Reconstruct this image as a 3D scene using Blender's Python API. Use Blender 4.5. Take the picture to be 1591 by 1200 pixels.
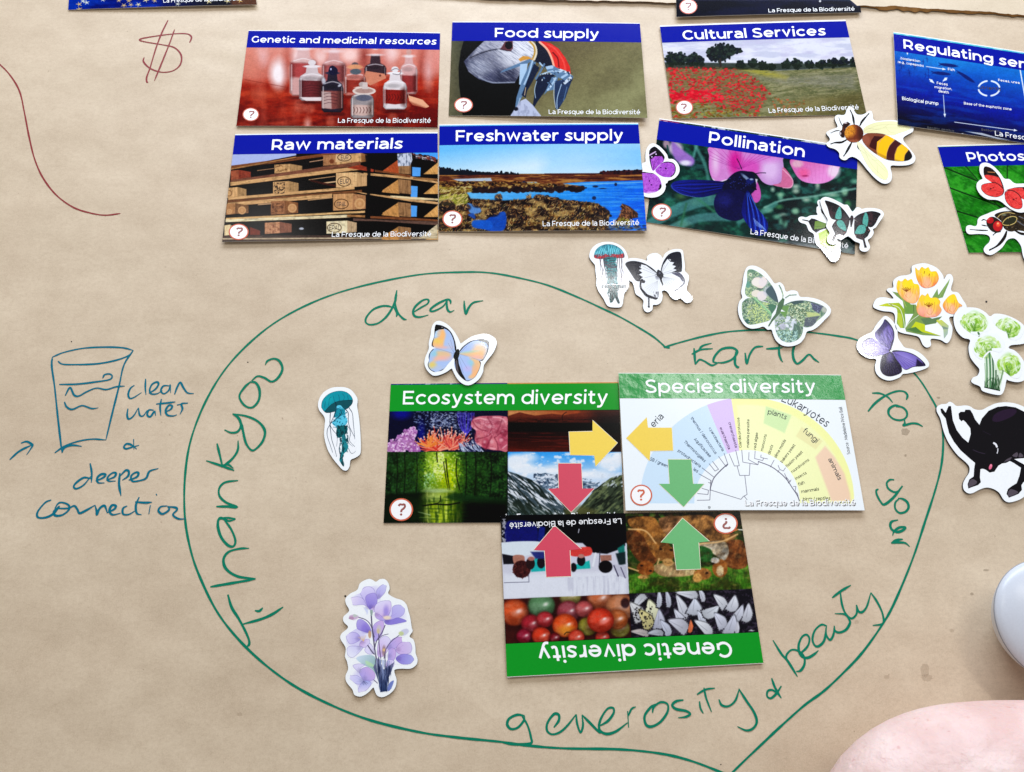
import bpy, math, random
import numpy as np
from mathutils import Matrix, Euler

# ------------------------------------------------------------------ scene, camera, light
for o in list(bpy.data.objects): bpy.data.objects.remove(o)
scene = bpy.context.scene
COL = scene.collection
FPX, PW, PH = 1302.3, 1591.0, 1200.0            # the lens: focal length against the width of its picture
CAM_LOC = np.array([0.0, 0.0, 0.50674])
CAM_ROT = (0.37677, -0.02126, 0.0)
cd = bpy.data.cameras.new('camera'); cd.sensor_width = 36.0; cd.lens = 36.0*FPX/PW
cd.clip_start = 0.01; cd.clip_end = 50.0
cam = bpy.data.objects.new('camera', cd); cam.location = CAM_LOC; cam.rotation_euler = CAM_ROT
COL.objects.link(cam); scene.camera = cam
scene.view_settings.view_transform = 'Standard'
scene.view_settings.look = 'None'
scene.view_settings.exposure = 0.15
scene.view_settings.gamma = 1.0

world = bpy.data.worlds.new('World'); scene.world = world; world.use_nodes = True
wb = world.node_tree.nodes['Background']
wb.inputs['Color'].default_value = (1.0, 0.965, 0.93, 1); wb.inputs['Strength'].default_value = 0.28

def area(name, loc, target, sx, sy, power, col=(1, 1, 1)):
    l = bpy.data.lights.new(name, 'AREA'); l.shape = 'RECTANGLE'; l.size = sx; l.size_y = sy
    l.energy = power; l.color = col
    o = bpy.data.objects.new(name, l); COL.objects.link(o); o.location = loc
    d = Matrix.Identity(3)
    from mathutils import Vector
    o.rotation_euler = (Vector(target)-Vector(loc)).to_track_quat('-Z', 'Y').to_euler()
    return o
area('window_light', (0.10, 1.95, 0.80), (0.0, 0.45, 0), 2.0, 0.6, 47.0, (0.84, 0.95, 1.13))
area('band_glare_light', (0.74, 0.98, 2.1), (0.1, 0.25, 0), 0.75, 0.16, 8.5, (1.0, 0.98, 0.95))  # added light, placed so the species card's green band mirrors it
area('side_fill_light', (-0.9, 1.2, 1.9), (0.0, 0.25, 0), 0.8, 0.5, 6.0, (1.0, 0.985, 0.96))  # added soft fill from the upper left

# ------------------------------------------------------------------ where a point of the table lies
RM = np.array(Euler(CAM_ROT, 'XYZ').to_matrix())
def unproj(x, y, z=0.0):
    x = np.asarray(x, float); y = np.asarray(y, float)
    d = np.stack([(x-PW/2)/FPX, -(y-PH/2)/FPX, -np.ones_like(x)], -1) @ RM.T
    t = (z-CAM_LOC[2])/d[..., 2]
    return CAM_LOC + d*t[..., None]
def proj(P):
    q = (np.asarray(P)-CAM_LOC) @ RM
    return PW/2-FPX*q[..., 0]/q[..., 2], PH/2+FPX*q[..., 1]/q[..., 2]

def glare_lamp(x, y, w, h, radiance, H=1.6):  # added small overhead lamp, placed so a glossy sticker mirrors it as glare
    P = unproj(x, y, .0015); V0 = CAM_LOC*np.array([1, 1, -1.]); k = (H-V0[2])/(P[2]-V0[2]); L = V0+(P-V0)*k
    l = bpy.data.lights.new('glare_lamp', 'AREA'); l.shape = 'ELLIPSE'; l.size = w/2300*k; l.size_y = h/1900*k
    l.energy = radiance*math.pi*l.size*l.size_y*math.pi/4
    o = bpy.data.objects.new('glare_lamp', l); COL.objects.link(o); o.location = L
for a in ((951, 438, 80, 8, 110), (1060, 454, 30, 26, 75), (1348, 541, 44, 26, 75), (756, 522, 32, 18, 75), (1292, 390, 36, 42, 75)): glare_lamp(*a)

class Sheet:
    """a flat or slightly lifted four-cornered piece: corners TL TR BR BL, each with its own height"""
    def __init__(s, corners, zs, bow=0.0):
        s.bow = bow
        if not hasattr(zs, '__len__'): zs = [zs]*4
        s.c = [unproj(c[0], c[1], z) for c, z in zip(corners, zs)]
        s._fit()
    @classmethod
    def rect(cls, x0, y0, x1, y1, z):
        s = cls.__new__(cls); s.bow = 0.0
        s.c = [np.array(p+(z,)) for p in ((x0, y1), (x1, y1), (x1, y0), (x0, y0))]
        s._fit(); return s
    def at(s, u, v, dz=0.0):
        u = np.asarray(u, float)[..., None]; v = np.asarray(v, float)[..., None]
        TL, TR, BR, BL = s.c
        p = (BL*(1-u)+BR*u)*(1-v)+(TL*(1-u)+TR*u)*v
        p = p.copy(); p[..., 2] += dz+s.bow*np.clip(1-(2*u[..., 0]-1)**2, 0, 1)*(1-.35*v[..., 0])
        return p
    def _fit(s):
        s.w = float(np.linalg.norm(s.c[2]-s.c[3])); s.h = float(np.linalg.norm(s.c[0]-s.c[3]))
        u, v = np.meshgrid(np.linspace(0, 1, 5), np.linspace(0, 1, 5)); u = u.ravel(); v = v.ravel()
        X, Y = proj(s.at(u, v)); A = np.stack([X, Y, np.ones_like(X)], 1)
        s.aff = np.linalg.lstsq(A, np.stack([u, v], 1), rcond=None)[0]
    def inv(s, X, Y):
        X = np.asarray(X, float); Y = np.asarray(Y, float)
        uv = np.stack([X, Y, np.ones_like(X)], -1) @ s.aff
        u, v = uv[..., 0], uv[..., 1]
        for _ in range(4):
            e = 1e-4
            x0, y0 = proj(s.at(u, v)); xu, yu = proj(s.at(u+e, v)); xv, yv = proj(s.at(u, v+e))
            a, b, c, d = (xu-x0)/e, (xv-x0)/e, (yu-y0)/e, (yv-y0)/e
            D = a*d-b*c; rx, ry = X-x0, Y-y0
            u = u+(d*rx-b*ry)/D; v = v+(-c*rx+a*ry)/D
        return u, v

# ------------------------------------------------------------------ objects
ORG = {}
def thing(name, label, cat, loc, group=None):
    o = bpy.data.objects.new(name, None); COL.objects.link(o)
    o.location = loc; o['label'] = label; o['category'] = cat; o.empty_display_size = 0.01
    if group: o['group'] = group
    ORG[o.name] = np.array(loc, float)
    return o
def mk(name, verts, faces, mat, parent=None, uv=None, smooth=False, label=None):
    m = bpy.data.meshes.new(name)
    V = np.asarray(verts, float)
    org = ORG[parent.name] if parent is not None else np.zeros(3)
    V = V-org
    m.from_pydata([tuple(p) for p in V], [], [tuple(f) for f in faces])
    for mm in (mat if isinstance(mat, list) else [mat]): m.materials.append(mm)
    if uv is not None:
        L = m.uv_layers.new(name='UVMap')
        vi = np.zeros(len(m.loops), int); m.loops.foreach_get('vertex_index', vi)
        L.data.foreach_set('uv', np.asarray(uv, float)[vi].astype(np.float32).ravel())
    if smooth: m.polygons.foreach_set('use_smooth', [True]*len(m.polygons))
    m.update()
    o = bpy.data.objects.new(name, m); COL.objects.link(o)
    if parent is not None: o.parent = parent
    ORG[o.name] = org
    if label: o['label'] = label
    return o

def lin(c):
    c = np.asarray(c, float)/255.0
    return tuple(np.where(c <= .04045, c/12.92, ((c+.055)/1.055)**2.4))
MATS = {}
def plain(name, rgb, rough=0.5, spec=0.4, coat=0.0):
    if name in MATS: return MATS[name]
    m = bpy.data.materials.new(name); m.use_nodes = True; nt = m.node_tree
    b = nt.nodes['Principled BSDF']; c = lin(rgb)
    n = nt.nodes.new('ShaderNodeTexNoise'); n.inputs['Scale'].default_value = 900; n.inputs['Detail'].default_value = 3
    tc = nt.nodes.new('ShaderNodeTexCoord'); nt.links.new(tc.outputs['Object'], n.inputs['Vector'])
    r = nt.nodes.new('ShaderNodeMix'); r.data_type = 'RGBA'
    nt.links.new(n.outputs['Fac'], r.inputs['Factor'])
    r.inputs['A'].default_value = (*[k*0.93 for k in c], 1); r.inputs['B'].default_value = (*[min(1, k*1.05) for k in c], 1)
    nt.links.new(r.outputs['Result'], b.inputs['Base Color'])
    b.inputs['Roughness'].default_value = rough; b.inputs['Specular IOR Level'].default_value = spec
    b.inputs['Coat Weight'].default_value = coat; b.inputs['Coat Roughness'].default_value = 0.2
    MATS[name] = m; return m
def print_mat(name, img, rough=0.16, spec=0.15, mul=None):
    mul = mul or PRINT
    m = bpy.data.materials.new(name); m.use_nodes = True; nt = m.node_tree
    b = nt.nodes['Principled BSDF']
    t = nt.nodes.new('ShaderNodeTexImage'); t.image = img; t.interpolation = 'Linear'; t.extension = 'EXTEND'
    g = nt.nodes.new('ShaderNodeMix'); g.data_type = 'RGBA'; g.blend_type = 'MULTIPLY'
    g.inputs['Factor'].default_value = 1.0; g.inputs['B'].default_value = (mul, mul, mul, 1)
    nt.links.new(t.outputs['Color'], g.inputs['A']); nt.links.new(g.outputs['Result'], b.inputs['Base Color'])
    b.inputs['Roughness'].default_value = rough; b.inputs['Specular IOR Level'].default_value = spec
    return m
PRINT = 0.82

# ------------------------------------------------------------------ a small painter for what is printed on the cards
def smooth_pts(p, closed=False, n=6):
    p = np.asarray(p, float)
    if len(p) < 3: return p
    q = np.vstack([p[-1], p, p[0], p[1]]) if closed else np.vstack([2*p[0]-p[1], p, 2*p[-1]-p[-2]])
    out = []
    t = np.linspace(0, 1, n, endpoint=False)[:, None]
    for i in range(1, len(q)-2):
        a, b, c, d = q[i-1], q[i], q[i+1], q[i+2]
        out.append(.5*((2*b)+(-a+c)*t+(2*a-5*b+4*c-d)*t**2+(-a+3*b-3*c+d)*t**3))
    out = np.vstack(out)
    return out if closed else np.vstack([out, p[-1]])
def _h(ix, iy, seed):
    n = (ix.astype(np.int64)*374761393+iy.astype(np.int64)*668265263+seed*974711) & 0xffffffff
    n = ((n ^ (n >> 13))*1274126177) & 0xffffffff
    return ((n ^ (n >> 16)) & 0xffff)/65535.0
def vnoise(x, y, seed=0):
    ix = np.floor(x); iy = np.floor(y); fx = x-ix; fy = y-iy
    fx = fx*fx*(3-2*fx); fy = fy*fy*(3-2*fy); ix = ix.astype(int); iy = iy.astype(int)
    return ((_h(ix, iy, seed)*(1-fx)+_h(ix+1, iy, seed)*fx)*(1-fy)+(_h(ix, iy+1, seed)*(1-fx)+_h(ix+1, iy+1, seed)*fx)*fy)
def fbm(x, y, seed=0, o=4):
    a = 0; k = 1; t = 0
    for i in range(o):
        a = a+vnoise(x*2**i+i*7.3, y*2**i+i*3.1, seed+i)*k; t += k; k *= .55
    return a/t
def poly_sd(x, y, P):
    d = np.full(x.shape, 1e9); ins = np.zeros(x.shape, bool)
    Q = np.roll(P, -1, 0)
    for (ax, ay), (bx, by) in zip(P, Q):
        ex, ey = bx-ax, by-ay; wx, wy = x-ax, y-ay
        L = ex*ex+ey*ey
        if L < 1e-9: continue
        t = np.clip((wx*ex+wy*ey)/L, 0, 1)
        d = np.minimum(d, (wx-ex*t)**2+(wy-ey*t)**2)
        if ey != 0:
            c = ((ay > y) != (by > y)) & (x < ex*(y-ay)/ey+ax); ins ^= c
    d = np.sqrt(d); return np.where(ins, -d, d)
class Canvas:
    def __init__(s, sheet, ppm=5.0):
        s.sh = sheet; s.W = max(16, int(sheet.w*1000*ppm)); s.H = max(16, int(sheet.h*1000*ppm))
        u, v = np.meshgrid((np.arange(s.W)+.5)/s.W, (np.arange(s.H)+.5)/s.H)
        s.X, s.Y = proj(sheet.at(u, v)); s.img = np.ones((s.H, s.W, 3)); s.clip = None
        s.view(0, 0, 1)
    def view(s, ox, oy, k):
        s.ox, s.oy, s.k = ox, oy, k; s.x = (s.X-ox)*k; s.y = (s.Y-oy)*k; return s
    def win(s, x0, y0, x1, y1):
        px = np.array([x0, x1, x0, x1])/s.k+s.ox; py = np.array([y0, y0, y1, y1])/s.k+s.oy
        u, v = s.sh.inv(px, py)
        a = max(0, int(u.min()*s.W)-3); b = min(s.W, int(u.max()*s.W)+4)
        c = max(0, int(v.min()*s.H)-3); d = min(s.H, int(v.max()*s.H)+4)
        if a >= b or c >= d: return None
        return slice(c, d), slice(a, b)
    def put(s, w, m, col):
        if s.clip is not None: m = m*s.clip[w]
        col = np.asarray(col, float)/255.0
        s.img[w] = s.img[w]*(1-m[..., None])+col*m[..., None]
    def bg(s, col): s.img[:] = np.asarray(col, float)/255.0
    def setclip(s, pts=None, sm=0, soft=1.0):
        if pts is None: s.clip = None; return
        P = smooth_pts(pts, True) if sm else np.asarray(pts, float)
        s.clip = None; m = np.zeros((s.H, s.W)); w = s.win(*P.min(0), *P.max(0))
        m[w] = np.clip(.5-poly_sd(s.x[w], s.y[w], P)/soft, 0, 1); s.clip = m
    def P(s, pts, col, a=1.0, soft=1.5, sm=0):
        P = smooth_pts(pts, True) if sm else np.asarray(pts, float)
        w = s.win(*(P.min(0)-soft), *(P.max(0)+soft))
        if w is None: return
        s.put(w, np.clip(.5-poly_sd(s.x[w], s.y[w], P)/soft, 0, 1)*a, col)
    def E(s, cx, cy, rx, ry, col, a=1.0, soft=1.5, rot=0):
        R = max(rx, ry)+soft; w = s.win(cx-R, cy-R, cx+R, cy+R)
        if w is None: return
        c, n = math.cos(math.radians(rot)), math.sin(math.radians(rot))
        dx = s.x[w]-cx; dy = s.y[w]-cy; p = (dx*c+dy*n)/rx; q = (-dx*n+dy*c)/ry
        d = (np.sqrt(p*p+q*q)-1)*min(rx, ry)
        s.put(w, np.clip(.5-d/soft, 0, 1)*a, col)
    def L(s, pts, wd, col, a=1.0, sm=1, soft=1.5, end=None):
        P = smooth_pts(pts, False) if sm and len(pts) > 2 else np.asarray(pts, float)
        e = wd if end is None else max(wd, end)
        w = s.win(*(P.min(0)-e-soft), *(P.max(0)+e+soft))
        if w is None: return
        x, y = s.x[w], s.y[w]; m = np.full(x.shape, 1e9); n = len(P)-1
        for i in range(n):
            ax, ay = P[i]; ex, ey = P[i+1]-P[i]; L = ex*ex+ey*ey+1e-9
            t = np.clip(((x-ax)*ex+(y-ay)*ey)/L, 0, 1)
            ww = wd if end is None else wd+(end-wd)*(i+t)/n
            m = np.minimum(m, np.hypot(x-ax-ex*t, y-ay-ey*t)-ww/2)
        s.put(w, np.clip(.5-m/soft, 0, 1)*a, col)
    def grad(s, pts, p0, p1, c0, c1, a=1.0, soft=1.5, sm=0):
        P = smooth_pts(pts, True) if sm else np.asarray(pts, float)
        w = s.win(*(P.min(0)-soft), *(P.max(0)+soft))
        if w is None: return
        x, y = s.x[w], s.y[w]; dx, dy = p1[0]-p0[0], p1[1]-p0[1]
        t = np.clip(((x-p0[0])*dx+(y-p0[1])*dy)/(dx*dx+dy*dy), 0, 1)[..., None]
        s.put(w, np.clip(.5-poly_sd(x, y, P)/soft, 0, 1)*a, np.asarray(c0, float)*(1-t)+np.asarray(c1, float)*t)
    def N(s, pts, sx, sy, col, a=1.0, seed=1, lo=.45, hi=.65, soft=4, o=4, rot=0, sm=0):
        """noise patches of one colour inside an outline"""
        P = smooth_pts(pts, True) if sm else np.asarray(pts, float)
        w = s.win(*(P.min(0)-soft), *(P.max(0)+soft))
        if w is None: return
        x, y = s.x[w], s.y[w]; c, n = math.cos(math.radians(rot)), math.sin(math.radians(rot))
        f = fbm((x*c+y*n)/sx, (-x*n+y*c)/sy, seed, o)
        m = np.clip((f-lo)/(hi-lo), 0, 1); s.put(w, m*np.clip(.5-poly_sd(x, y, P)/soft, 0, 1)*a, col)
    def D(s, pts, n, rx, ry, cols, seed=1, rot=(0, 180), a=1.0, soft=1.5):
        """loose dabs inside an outline"""
        P = np.asarray(pts, float); R = random.Random(seed); lo = P.min(0); hi = P.max(0); k = 0
        xs = np.array([R.uniform(lo[0], hi[0]) for _ in range(n*4)]); ys = np.array([R.uniform(lo[1], hi[1]) for _ in range(n*4)])
        ok = poly_sd(xs, ys, P) < 0
        for x, y in list(zip(xs[ok], ys[ok]))[:n]:
            s.E(x, y, R.uniform(*rx), R.uniform(*ry), cols[R.randrange(len(cols))], a, soft, R.uniform(*rot))
    def grain(s, amp=.02, seed=3):
        r = np.random.RandomState(seed); s.img += (r.rand(s.H, s.W, 1)-.5)*2*amp
    def image(s, name, detail=1.0, blur=1):
        for _ in range(blur):
            p = np.pad(s.img, ((1, 1), (1, 1), (0, 0)), 'edge')
            s.img = (p[1:-1, 1:-1]*4+(p[:-2, 1:-1]+p[2:, 1:-1]+p[1:-1, :-2]+p[1:-1, 2:])*2+p[:-2, :-2]+p[2:, :-2]+p[:-2, 2:]+p[2:, 2:])/16
        if detail:
            n1 = fbm(s.X/6.0, s.Y/4.2, 91, 3)-.5; n2 = fbm(s.X/1.7, s.Y/1.3, 92, 2)-.5
            k = np.clip(1.25-1.35*s.img.mean(2), .12, 1)
            s.img = s.img*(1+detail*k*(.20*n1+.24*n2))[..., None]
            g = s.img.mean(2, keepdims=True); s.img = g+(s.img-g)*1.10; s.img = s.img-.10*np.clip(.45-s.img, 0, 1)*detail
        im = bpy.data.images.new(name, s.W, s.H, alpha=False)
        px = np.ones((s.H, s.W, 4), np.float32); px[..., :3] = np.clip(s.img, 0, 1)
        im.pixels.foreach_set(px.ravel()); im.update(); im.pack()
        return im

# ------------------------------------------------------------------ pieces laid on a sheet
def grid_on(name, sh, u0, v0, u1, v1, dz, mat, parent, nu=8, nv=6, label=None):
    u, v = np.meshgrid(np.linspace(u0, u1, nu+1), np.linspace(v0, v1, nv+1))
    V = sh.at(u.ravel(), v.ravel(), dz); F = []
    for j in range(nv):
        for i in range(nu):
            a = j*(nu+1)+i; F.append((a, a+1, a+nu+2, a+nu+1))
    return mk(name, V, F, mat, parent, np.stack([u.ravel(), v.ravel()], 1), label=label)
def poly_on(name, sh, view, pts, dz, mat, parent, sm=0, label=None, n=5):
    P = smooth_pts(pts, True, n) if sm else np.asarray(pts, float)
    u, v = sh.inv(P[:, 0]/view[2]+view[0], P[:, 1]/view[2]+view[1])
    V = sh.at(u, v, dz)
    A = np.sum(V[:, 0]*np.roll(V[:, 1], -1)-np.roll(V[:, 0], -1)*V[:, 1])
    f = list(range(len(V)));  f = f if A > 0 else f[::-1]
    return mk(name, V, [f], mat, parent, np.stack([u, v], 1), label=label)
def ell_pts(cx, cy, rx, ry, n=36):
    t = np.arange(n)*2*math.pi/n; return np.stack([cx+rx*np.cos(t), cy+ry*np.sin(t)], 1)
def slab(name, P, z0, z1, mats, parent, uv=None, bev=0.0):
    """a plate cut to an outline (world xy), top and side materials"""
    P = np.asarray(P)[:, :2]
    A = np.sum(P[:, 0]*np.roll(P[:, 1], -1)-np.roll(P[:, 0], -1)*P[:, 1])
    if A < 0: P = P[::-1]
    n = len(P); z0 = np.broadcast_to(z0, n); z1 = np.broadcast_to(z1, n)
    V = np.vstack([np.column_stack([P, z0]), np.column_stack([P, z1])])
    F = [list(range(n, 2*n)), list(range(n))[::-1]]+[(i, (i+1) % n, n+(i+1) % n, n+i) for i in range(n)]
    o = mk(name, V, F, mats, parent)
    mi = [0, 1]+[1]*n; o.data.polygons.foreach_set('material_index', mi); o.data.update()
    return o

def stock_on(name, sh, th, mat, parent, nu=10, nv=6):
    u, v = np.meshgrid(np.linspace(0, 1, nu+1), np.linspace(0, 1, nv+1)); u = u.ravel(); v = v.ravel()
    T = sh.at(u, v, -.00002); B = T.copy(); B[:, 2] -= th; N = len(u); F = []
    for j in range(nv):
        for i in range(nu):
            a = j*(nu+1)+i; F += [(a, a+1, a+nu+2, a+nu+1), (N+a, N+a+nu+1, N+a+nu+2, N+a+1)]
    rim = [i for i in range(nu+1)]+[(j+1)*(nu+1)-1 for j in range(1, nv+1)]+[nv*(nu+1)+i for i in range(nu-1, -1, -1)]+[j*(nu+1) for j in range(nv-1, 0, -1)]
    for a, b in zip(rim, rim[1:]+rim[:1]): F.append((a, N+a, N+b, b))
    return mk(name, np.vstack([T, B]), F, mat, parent)

# ------------------------------------------------------------------ lettering drawn with strokes
def arc(cx, cy, rx, ry, a0, a1, n=14):
    t = np.radians(np.linspace(a0, a1, n)); return [(cx+rx*math.cos(k), cy+ry*math.sin(k)) for k in t]
def S_(p): return [tuple(q) for q in smooth_pts(p, False, 5)]
def glyph(ch, w):
    h = w/2; X = .76; A = 1.04; ov = .008
    bowl = lambda cx: arc(cx, X/2, .42-h, X/2-h+ov, 90, 450, 22)
    if ch == ' ': return [], .26
    if ch == 'o': return [bowl(.42)], .84
    if ch == 'c': return [arc(.42, X/2, .42-h, X/2-h+ov, 42, 318)], .74
    if ch in 'eé':
        s = [arc(.41, X/2, .41-h, X/2-h+ov, 0, 318, 18), [(h, X/2-.01), (.82-h*.4, X/2-.01)]]
        if ch == 'é': s.append([(.36, .84), (.52, 1.04)])
        return s, .82
    if ch == 'a':
        W = .70; return [S_([(.08, X-.05-h), (.22, X-h+.0), (.38, X-h+ov), (.54, X-h-.06), (W-h, .47)])+[(W-h, 0)],
                         S_([(W-h, .43), (.32, .43), (.13, .37), (h-.01, .22), (.13, h+.03), (.3, h-ov), (.48, h+.05), (W-h, .2)])], W
    if ch == 'd': return [bowl(.42), [(.86-h, 0), (.86-h, A)]], .86
    if ch == 'b': return [bowl(.44), [(h, 0), (h, A)]], .86
    if ch == 'p': return [bowl(.44), [(h, -.27), (h, X)]], .86
    if ch == 'q': return [bowl(.42), [(.86-h, -.27), (.86-h, X)]], .86
    if ch == 'g': return [bowl(.42), [(.86-h, X)]+S_([(.86-h, .06), (.82-h, -.1), (.66, -.19-h*.3), (.42, -.27+h), (.22, -.25+h), (.07, -.17+h*.3)])], .86
    if ch in 'nh':
        W = .76; r = W/2-h
        return [[(h, 0), (h, A if ch == 'h' else X)], arc(W/2, X-h-.32+ov, r, .32, 178, 0)+[(W-h, 0)]], W
    if ch == 'm':
        W = 1.24; r = (W-w)/4
        return [[(h, 0), (h, X)], arc(h+r, X-h-.3+ov, r, .3, 178, 0)+[(W/2, 0)], arc(h+3*r, X-h-.3+ov, r, .3, 178, 0)+[(W-h, 0)]], W
    if ch == 'u':
        W = .76; r = W/2-h
        return [[(h, X)]+arc(W/2, h+.3-ov, r, .3, 180, 360), [(W-h, 0), (W-h, X)]], W
    if ch == 'r': return [[(h, 0), (h, X)], S_([(h, .38), (.17, .6), (.3, X-h-.01), (.47, X-h+.01)])], .47
    if ch == 't': return [[(.2, .96), (.2, .28)]+S_([(.2, .28), (.24, .12), (.36, h-ov), (.51, h+.05)]), [(0, X-h), (.48, X-h)]], .52
    if ch == 'f': return [[(.2, 0), (.2, .78)]+S_([(.2, .78), (.24, .95), (.36, 1.06-h), (.5, 1.03-h)]), [(0, X-h), (.46, X-h)]], .5
    if ch in 'ij':
        if ch == 'i': return [[(h+.02, 0), (h+.02, X)], ('dot', h+.02, .99, h*1.25)], w+.04
        return [[(h+.02, X), (h+.02, -.1), (-.05, -.2)], ('dot', h+.02, .99, h*1.25)], w+.04
    if ch == 'l': return [[(h+.01, 0), (h+.01, A)]], w+.02
    if ch == '/': return [[(.05, -.1), (.4, 1.05)]], .45
    if ch == 's': return [S_([(.59, X-h-.06), (.43, X-h+.0), (.27, X-h), (.11+h*.2, .56), (.2, .44), (.4, .35), (.55-h*.2, .22), (.46, h+.03), (.3, h-ov), (.14, h+.02), (.02, h+.09)])], .62
    if ch == 'v': return [[(h*1.05, X), (.37, h*.9), (.74-h*1.05, X)]], .74
    if ch == 'w': return [[(h*1.05, X), (.31, h*.9), (.58, X-h*.4), (.85, h*.9), (1.16-h*1.05, X)]], 1.16
    if ch == 'y': return [[(h*1.05, X), (.39, .04)], [(.76-h*1.05, X), (.37, 0)]+S_([(.37, 0), (.3, -.13), (.2, -.27+h), (.03, -.19)])], .76
    if ch == 'x': return [[(h, X), (.68-h, 0)], [(.68-h, X), (h, 0)]], .68
    if ch == 'k': return [[(h, 0), (h, A)], [(.64, X), (h+.02, .25)], [(.26, .42), (.7-h, 0)]], .7
    if ch == 'z': return [[(.04, X-h), (.58, X-h), (.06, h), (.62, h)]], .64
    if ch == 'G': return [arc(.5, .5, .5-h, .5-h+ov, 42, 320, 18)+[(.92-h, .16)], [(.92-h, .1), (.92-h, .5)]], .96
    if ch == 'C': return [arc(.5, .5, .5-h, .5-h+ov, 42, 318, 18)], .88
    if ch == 'F': return [[(h, 0), (h, 1)], [(h, 1-h), (.72, 1-h)], [(h, .45), (.66, .45)]], .74
    if ch == 'E': return [[(h, 0), (h, 1)], [(h, 1-h), (.76, 1-h)], [(h, .5), (.68, .5)], [(h, h), (.78, h)]], .79
    if ch == 'L': return [[(h, 0), (h, 1)], [(h, h), (.7, h)]], .71
    if ch == 'T': return [[(.38, 0), (.38, 1)], [(0, 1-h), (.76, 1-h)]], .76
    if ch == 'I': return [[(h, 0), (h, 1)]], w
    if ch == 'U': return [[(h, 1)]+arc(.42, .42, .42-h, .42-h, 180, 360)+[(.84-h, 1)]], .84
    if ch == 'A': return [[(.03, 0), (.44, 1-h), (.85, 0)], [(.18, .27), (.7, .27)]], .88
    if ch == 'M': return [[(h, 0), (h, 1-h*.6), (.5, .25), (1-h, 1-h*.6), (1-h, 0)]], 1.0
    if ch in 'PRB':
        y = .33 if ch != 'B' else .5; c = (1-h+y+ (0 if ch != 'B' else 0))/2; ry = 1-h-c
        s = [[(h, 0), (h, 1)], [(h, 1-h), (.45, 1-h)]+arc(.45, c, .8-h-.45, ry, 90, -90, 10)+[(h, c-ry)]]
        if ch == 'R': s.append([(.46, c-ry), (.84-h, 0)])
        if ch == 'B': s.append([(.45, .5)]+arc(.47, .25+h/2, .86-h-.47, .25-h/2, 90, -90, 10)+[(h, h)])
        return s, .84 if ch != 'B' else .88
    if ch == 'S': return [S_([(.72, 1-h-.09), (.56, 1-h-.01), (.38, 1-h+ov), (.16, 1-h-.07), (.08+h*.4, .74), (.2, .58), (.4, .5), (.62, .41), (.74-h*.4, .27), (.66, .1+h*.3), (.42, h-ov), (.2, h+.02), (.03, h+.12)])], .8
    if ch == 'D': return [[(h, 0), (h, 1)], [(h, 1-h), (.4, 1-h)]+arc(.4, .5, .5-h, .5-h, 90, -90)+[(h, h)]], .9
    if ch == 'W': return glyph('w', w)
    if ch == 'Z': return [[(.04, 1-h), (.7, 1-h), (.06, h), (.74, h)]], .76
    if ch == 'H': return [[(h, 0), (h, 1)], [(.8-h, 0), (.8-h, 1)], [(h, .5), (.8-h, .5)]], .8
    if ch == '?': return [S_([(.06, .8), (.17, .94), (.34, 1-h), (.52, .93), (.58, .76), (.5, .6), (.36, .48), (.3, .38)])+[(.3, .26)], ('dot', .3, .07, h*1.15)], .62
    if ch == '.': return [('dot', .08, .07, h*1.1)], .2
    if ch == ',': return [[(.1, .1), (.04, -.12)]], .2
    if ch == ':': return [('dot', .08, .07, h*1.1), ('dot', .08, .6, h*1.1)], .2
    if ch == '(': return [arc(.5, .4, .4, .75, 140, 220)], .32
    if ch == ')': return [arc(-.2, .4, .4, .75, 40, -40)], .3
    if ch == '9': return [arc(.3, .68, .3-h, .32-h, 0, 360), S_([(.6-h, .68), (.57-h, .3), (.3, h), (.08, .08)])], .6
    return [], .3
def ribbon(pts, w, base):
    p = np.asarray(pts, float)
    keep = [0]+[i for i in range(1, len(p)) if np.hypot(*(p[i]-p[i-1])) > 1e-7]
    if np.ndim(w): w = np.asarray(w)[keep]
    p = p[keep]
    if len(p) < 2: return [], []
    d = np.diff(p, axis=0); d /= np.linalg.norm(d, axis=1)[:, None]
    n = np.stack([-d[:, 1], d[:, 0]], 1)
    m = np.vstack([n[0], n[:-1]+n[1:], n[-1]]); l = np.linalg.norm(m, axis=1); l[l < .3] = .3
    k = np.ones(len(p)); k[1:-1] = np.minimum(2/l[1:-1], 1.9)
    m = m/l[:, None]*k[:, None]
    ww = np.asarray(w)*np.ones(len(p))
    V = np.vstack([p+m*ww[:, None]/2, p-m*ww[:, None]/2]); q = len(p)
    return V, [(base+i, base+q+i, base+q+i+1, base+i+1) for i in range(q-1)]
def letters(text, w, sp):
    """all ribbons of a line in cap-height units, with a level for each stroke"""
    V, F, Z = [], [], []; x = 0; k = 0
    for ch in text:
        st, adv = glyph(ch, w)
        for s in st:
            k += 1
            if isinstance(s, tuple) and s[0] == 'dot':
                c = ell_pts(s[1]+x, s[2], s[3], s[3], 14); b = len(Z)
                V.append(c); F.append(tuple(range(b, b+14))); Z += [k]*14; continue
            v, f = ribbon([(a+x, b_) for a, b_ in s], w, len(Z))
            if len(v): V.append(v); F += f; Z += [k]*len(v)
        x += adv+sp
    return (np.vstack(V) if V else np.zeros((0, 2))), F, np.array(Z), x-sp
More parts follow.
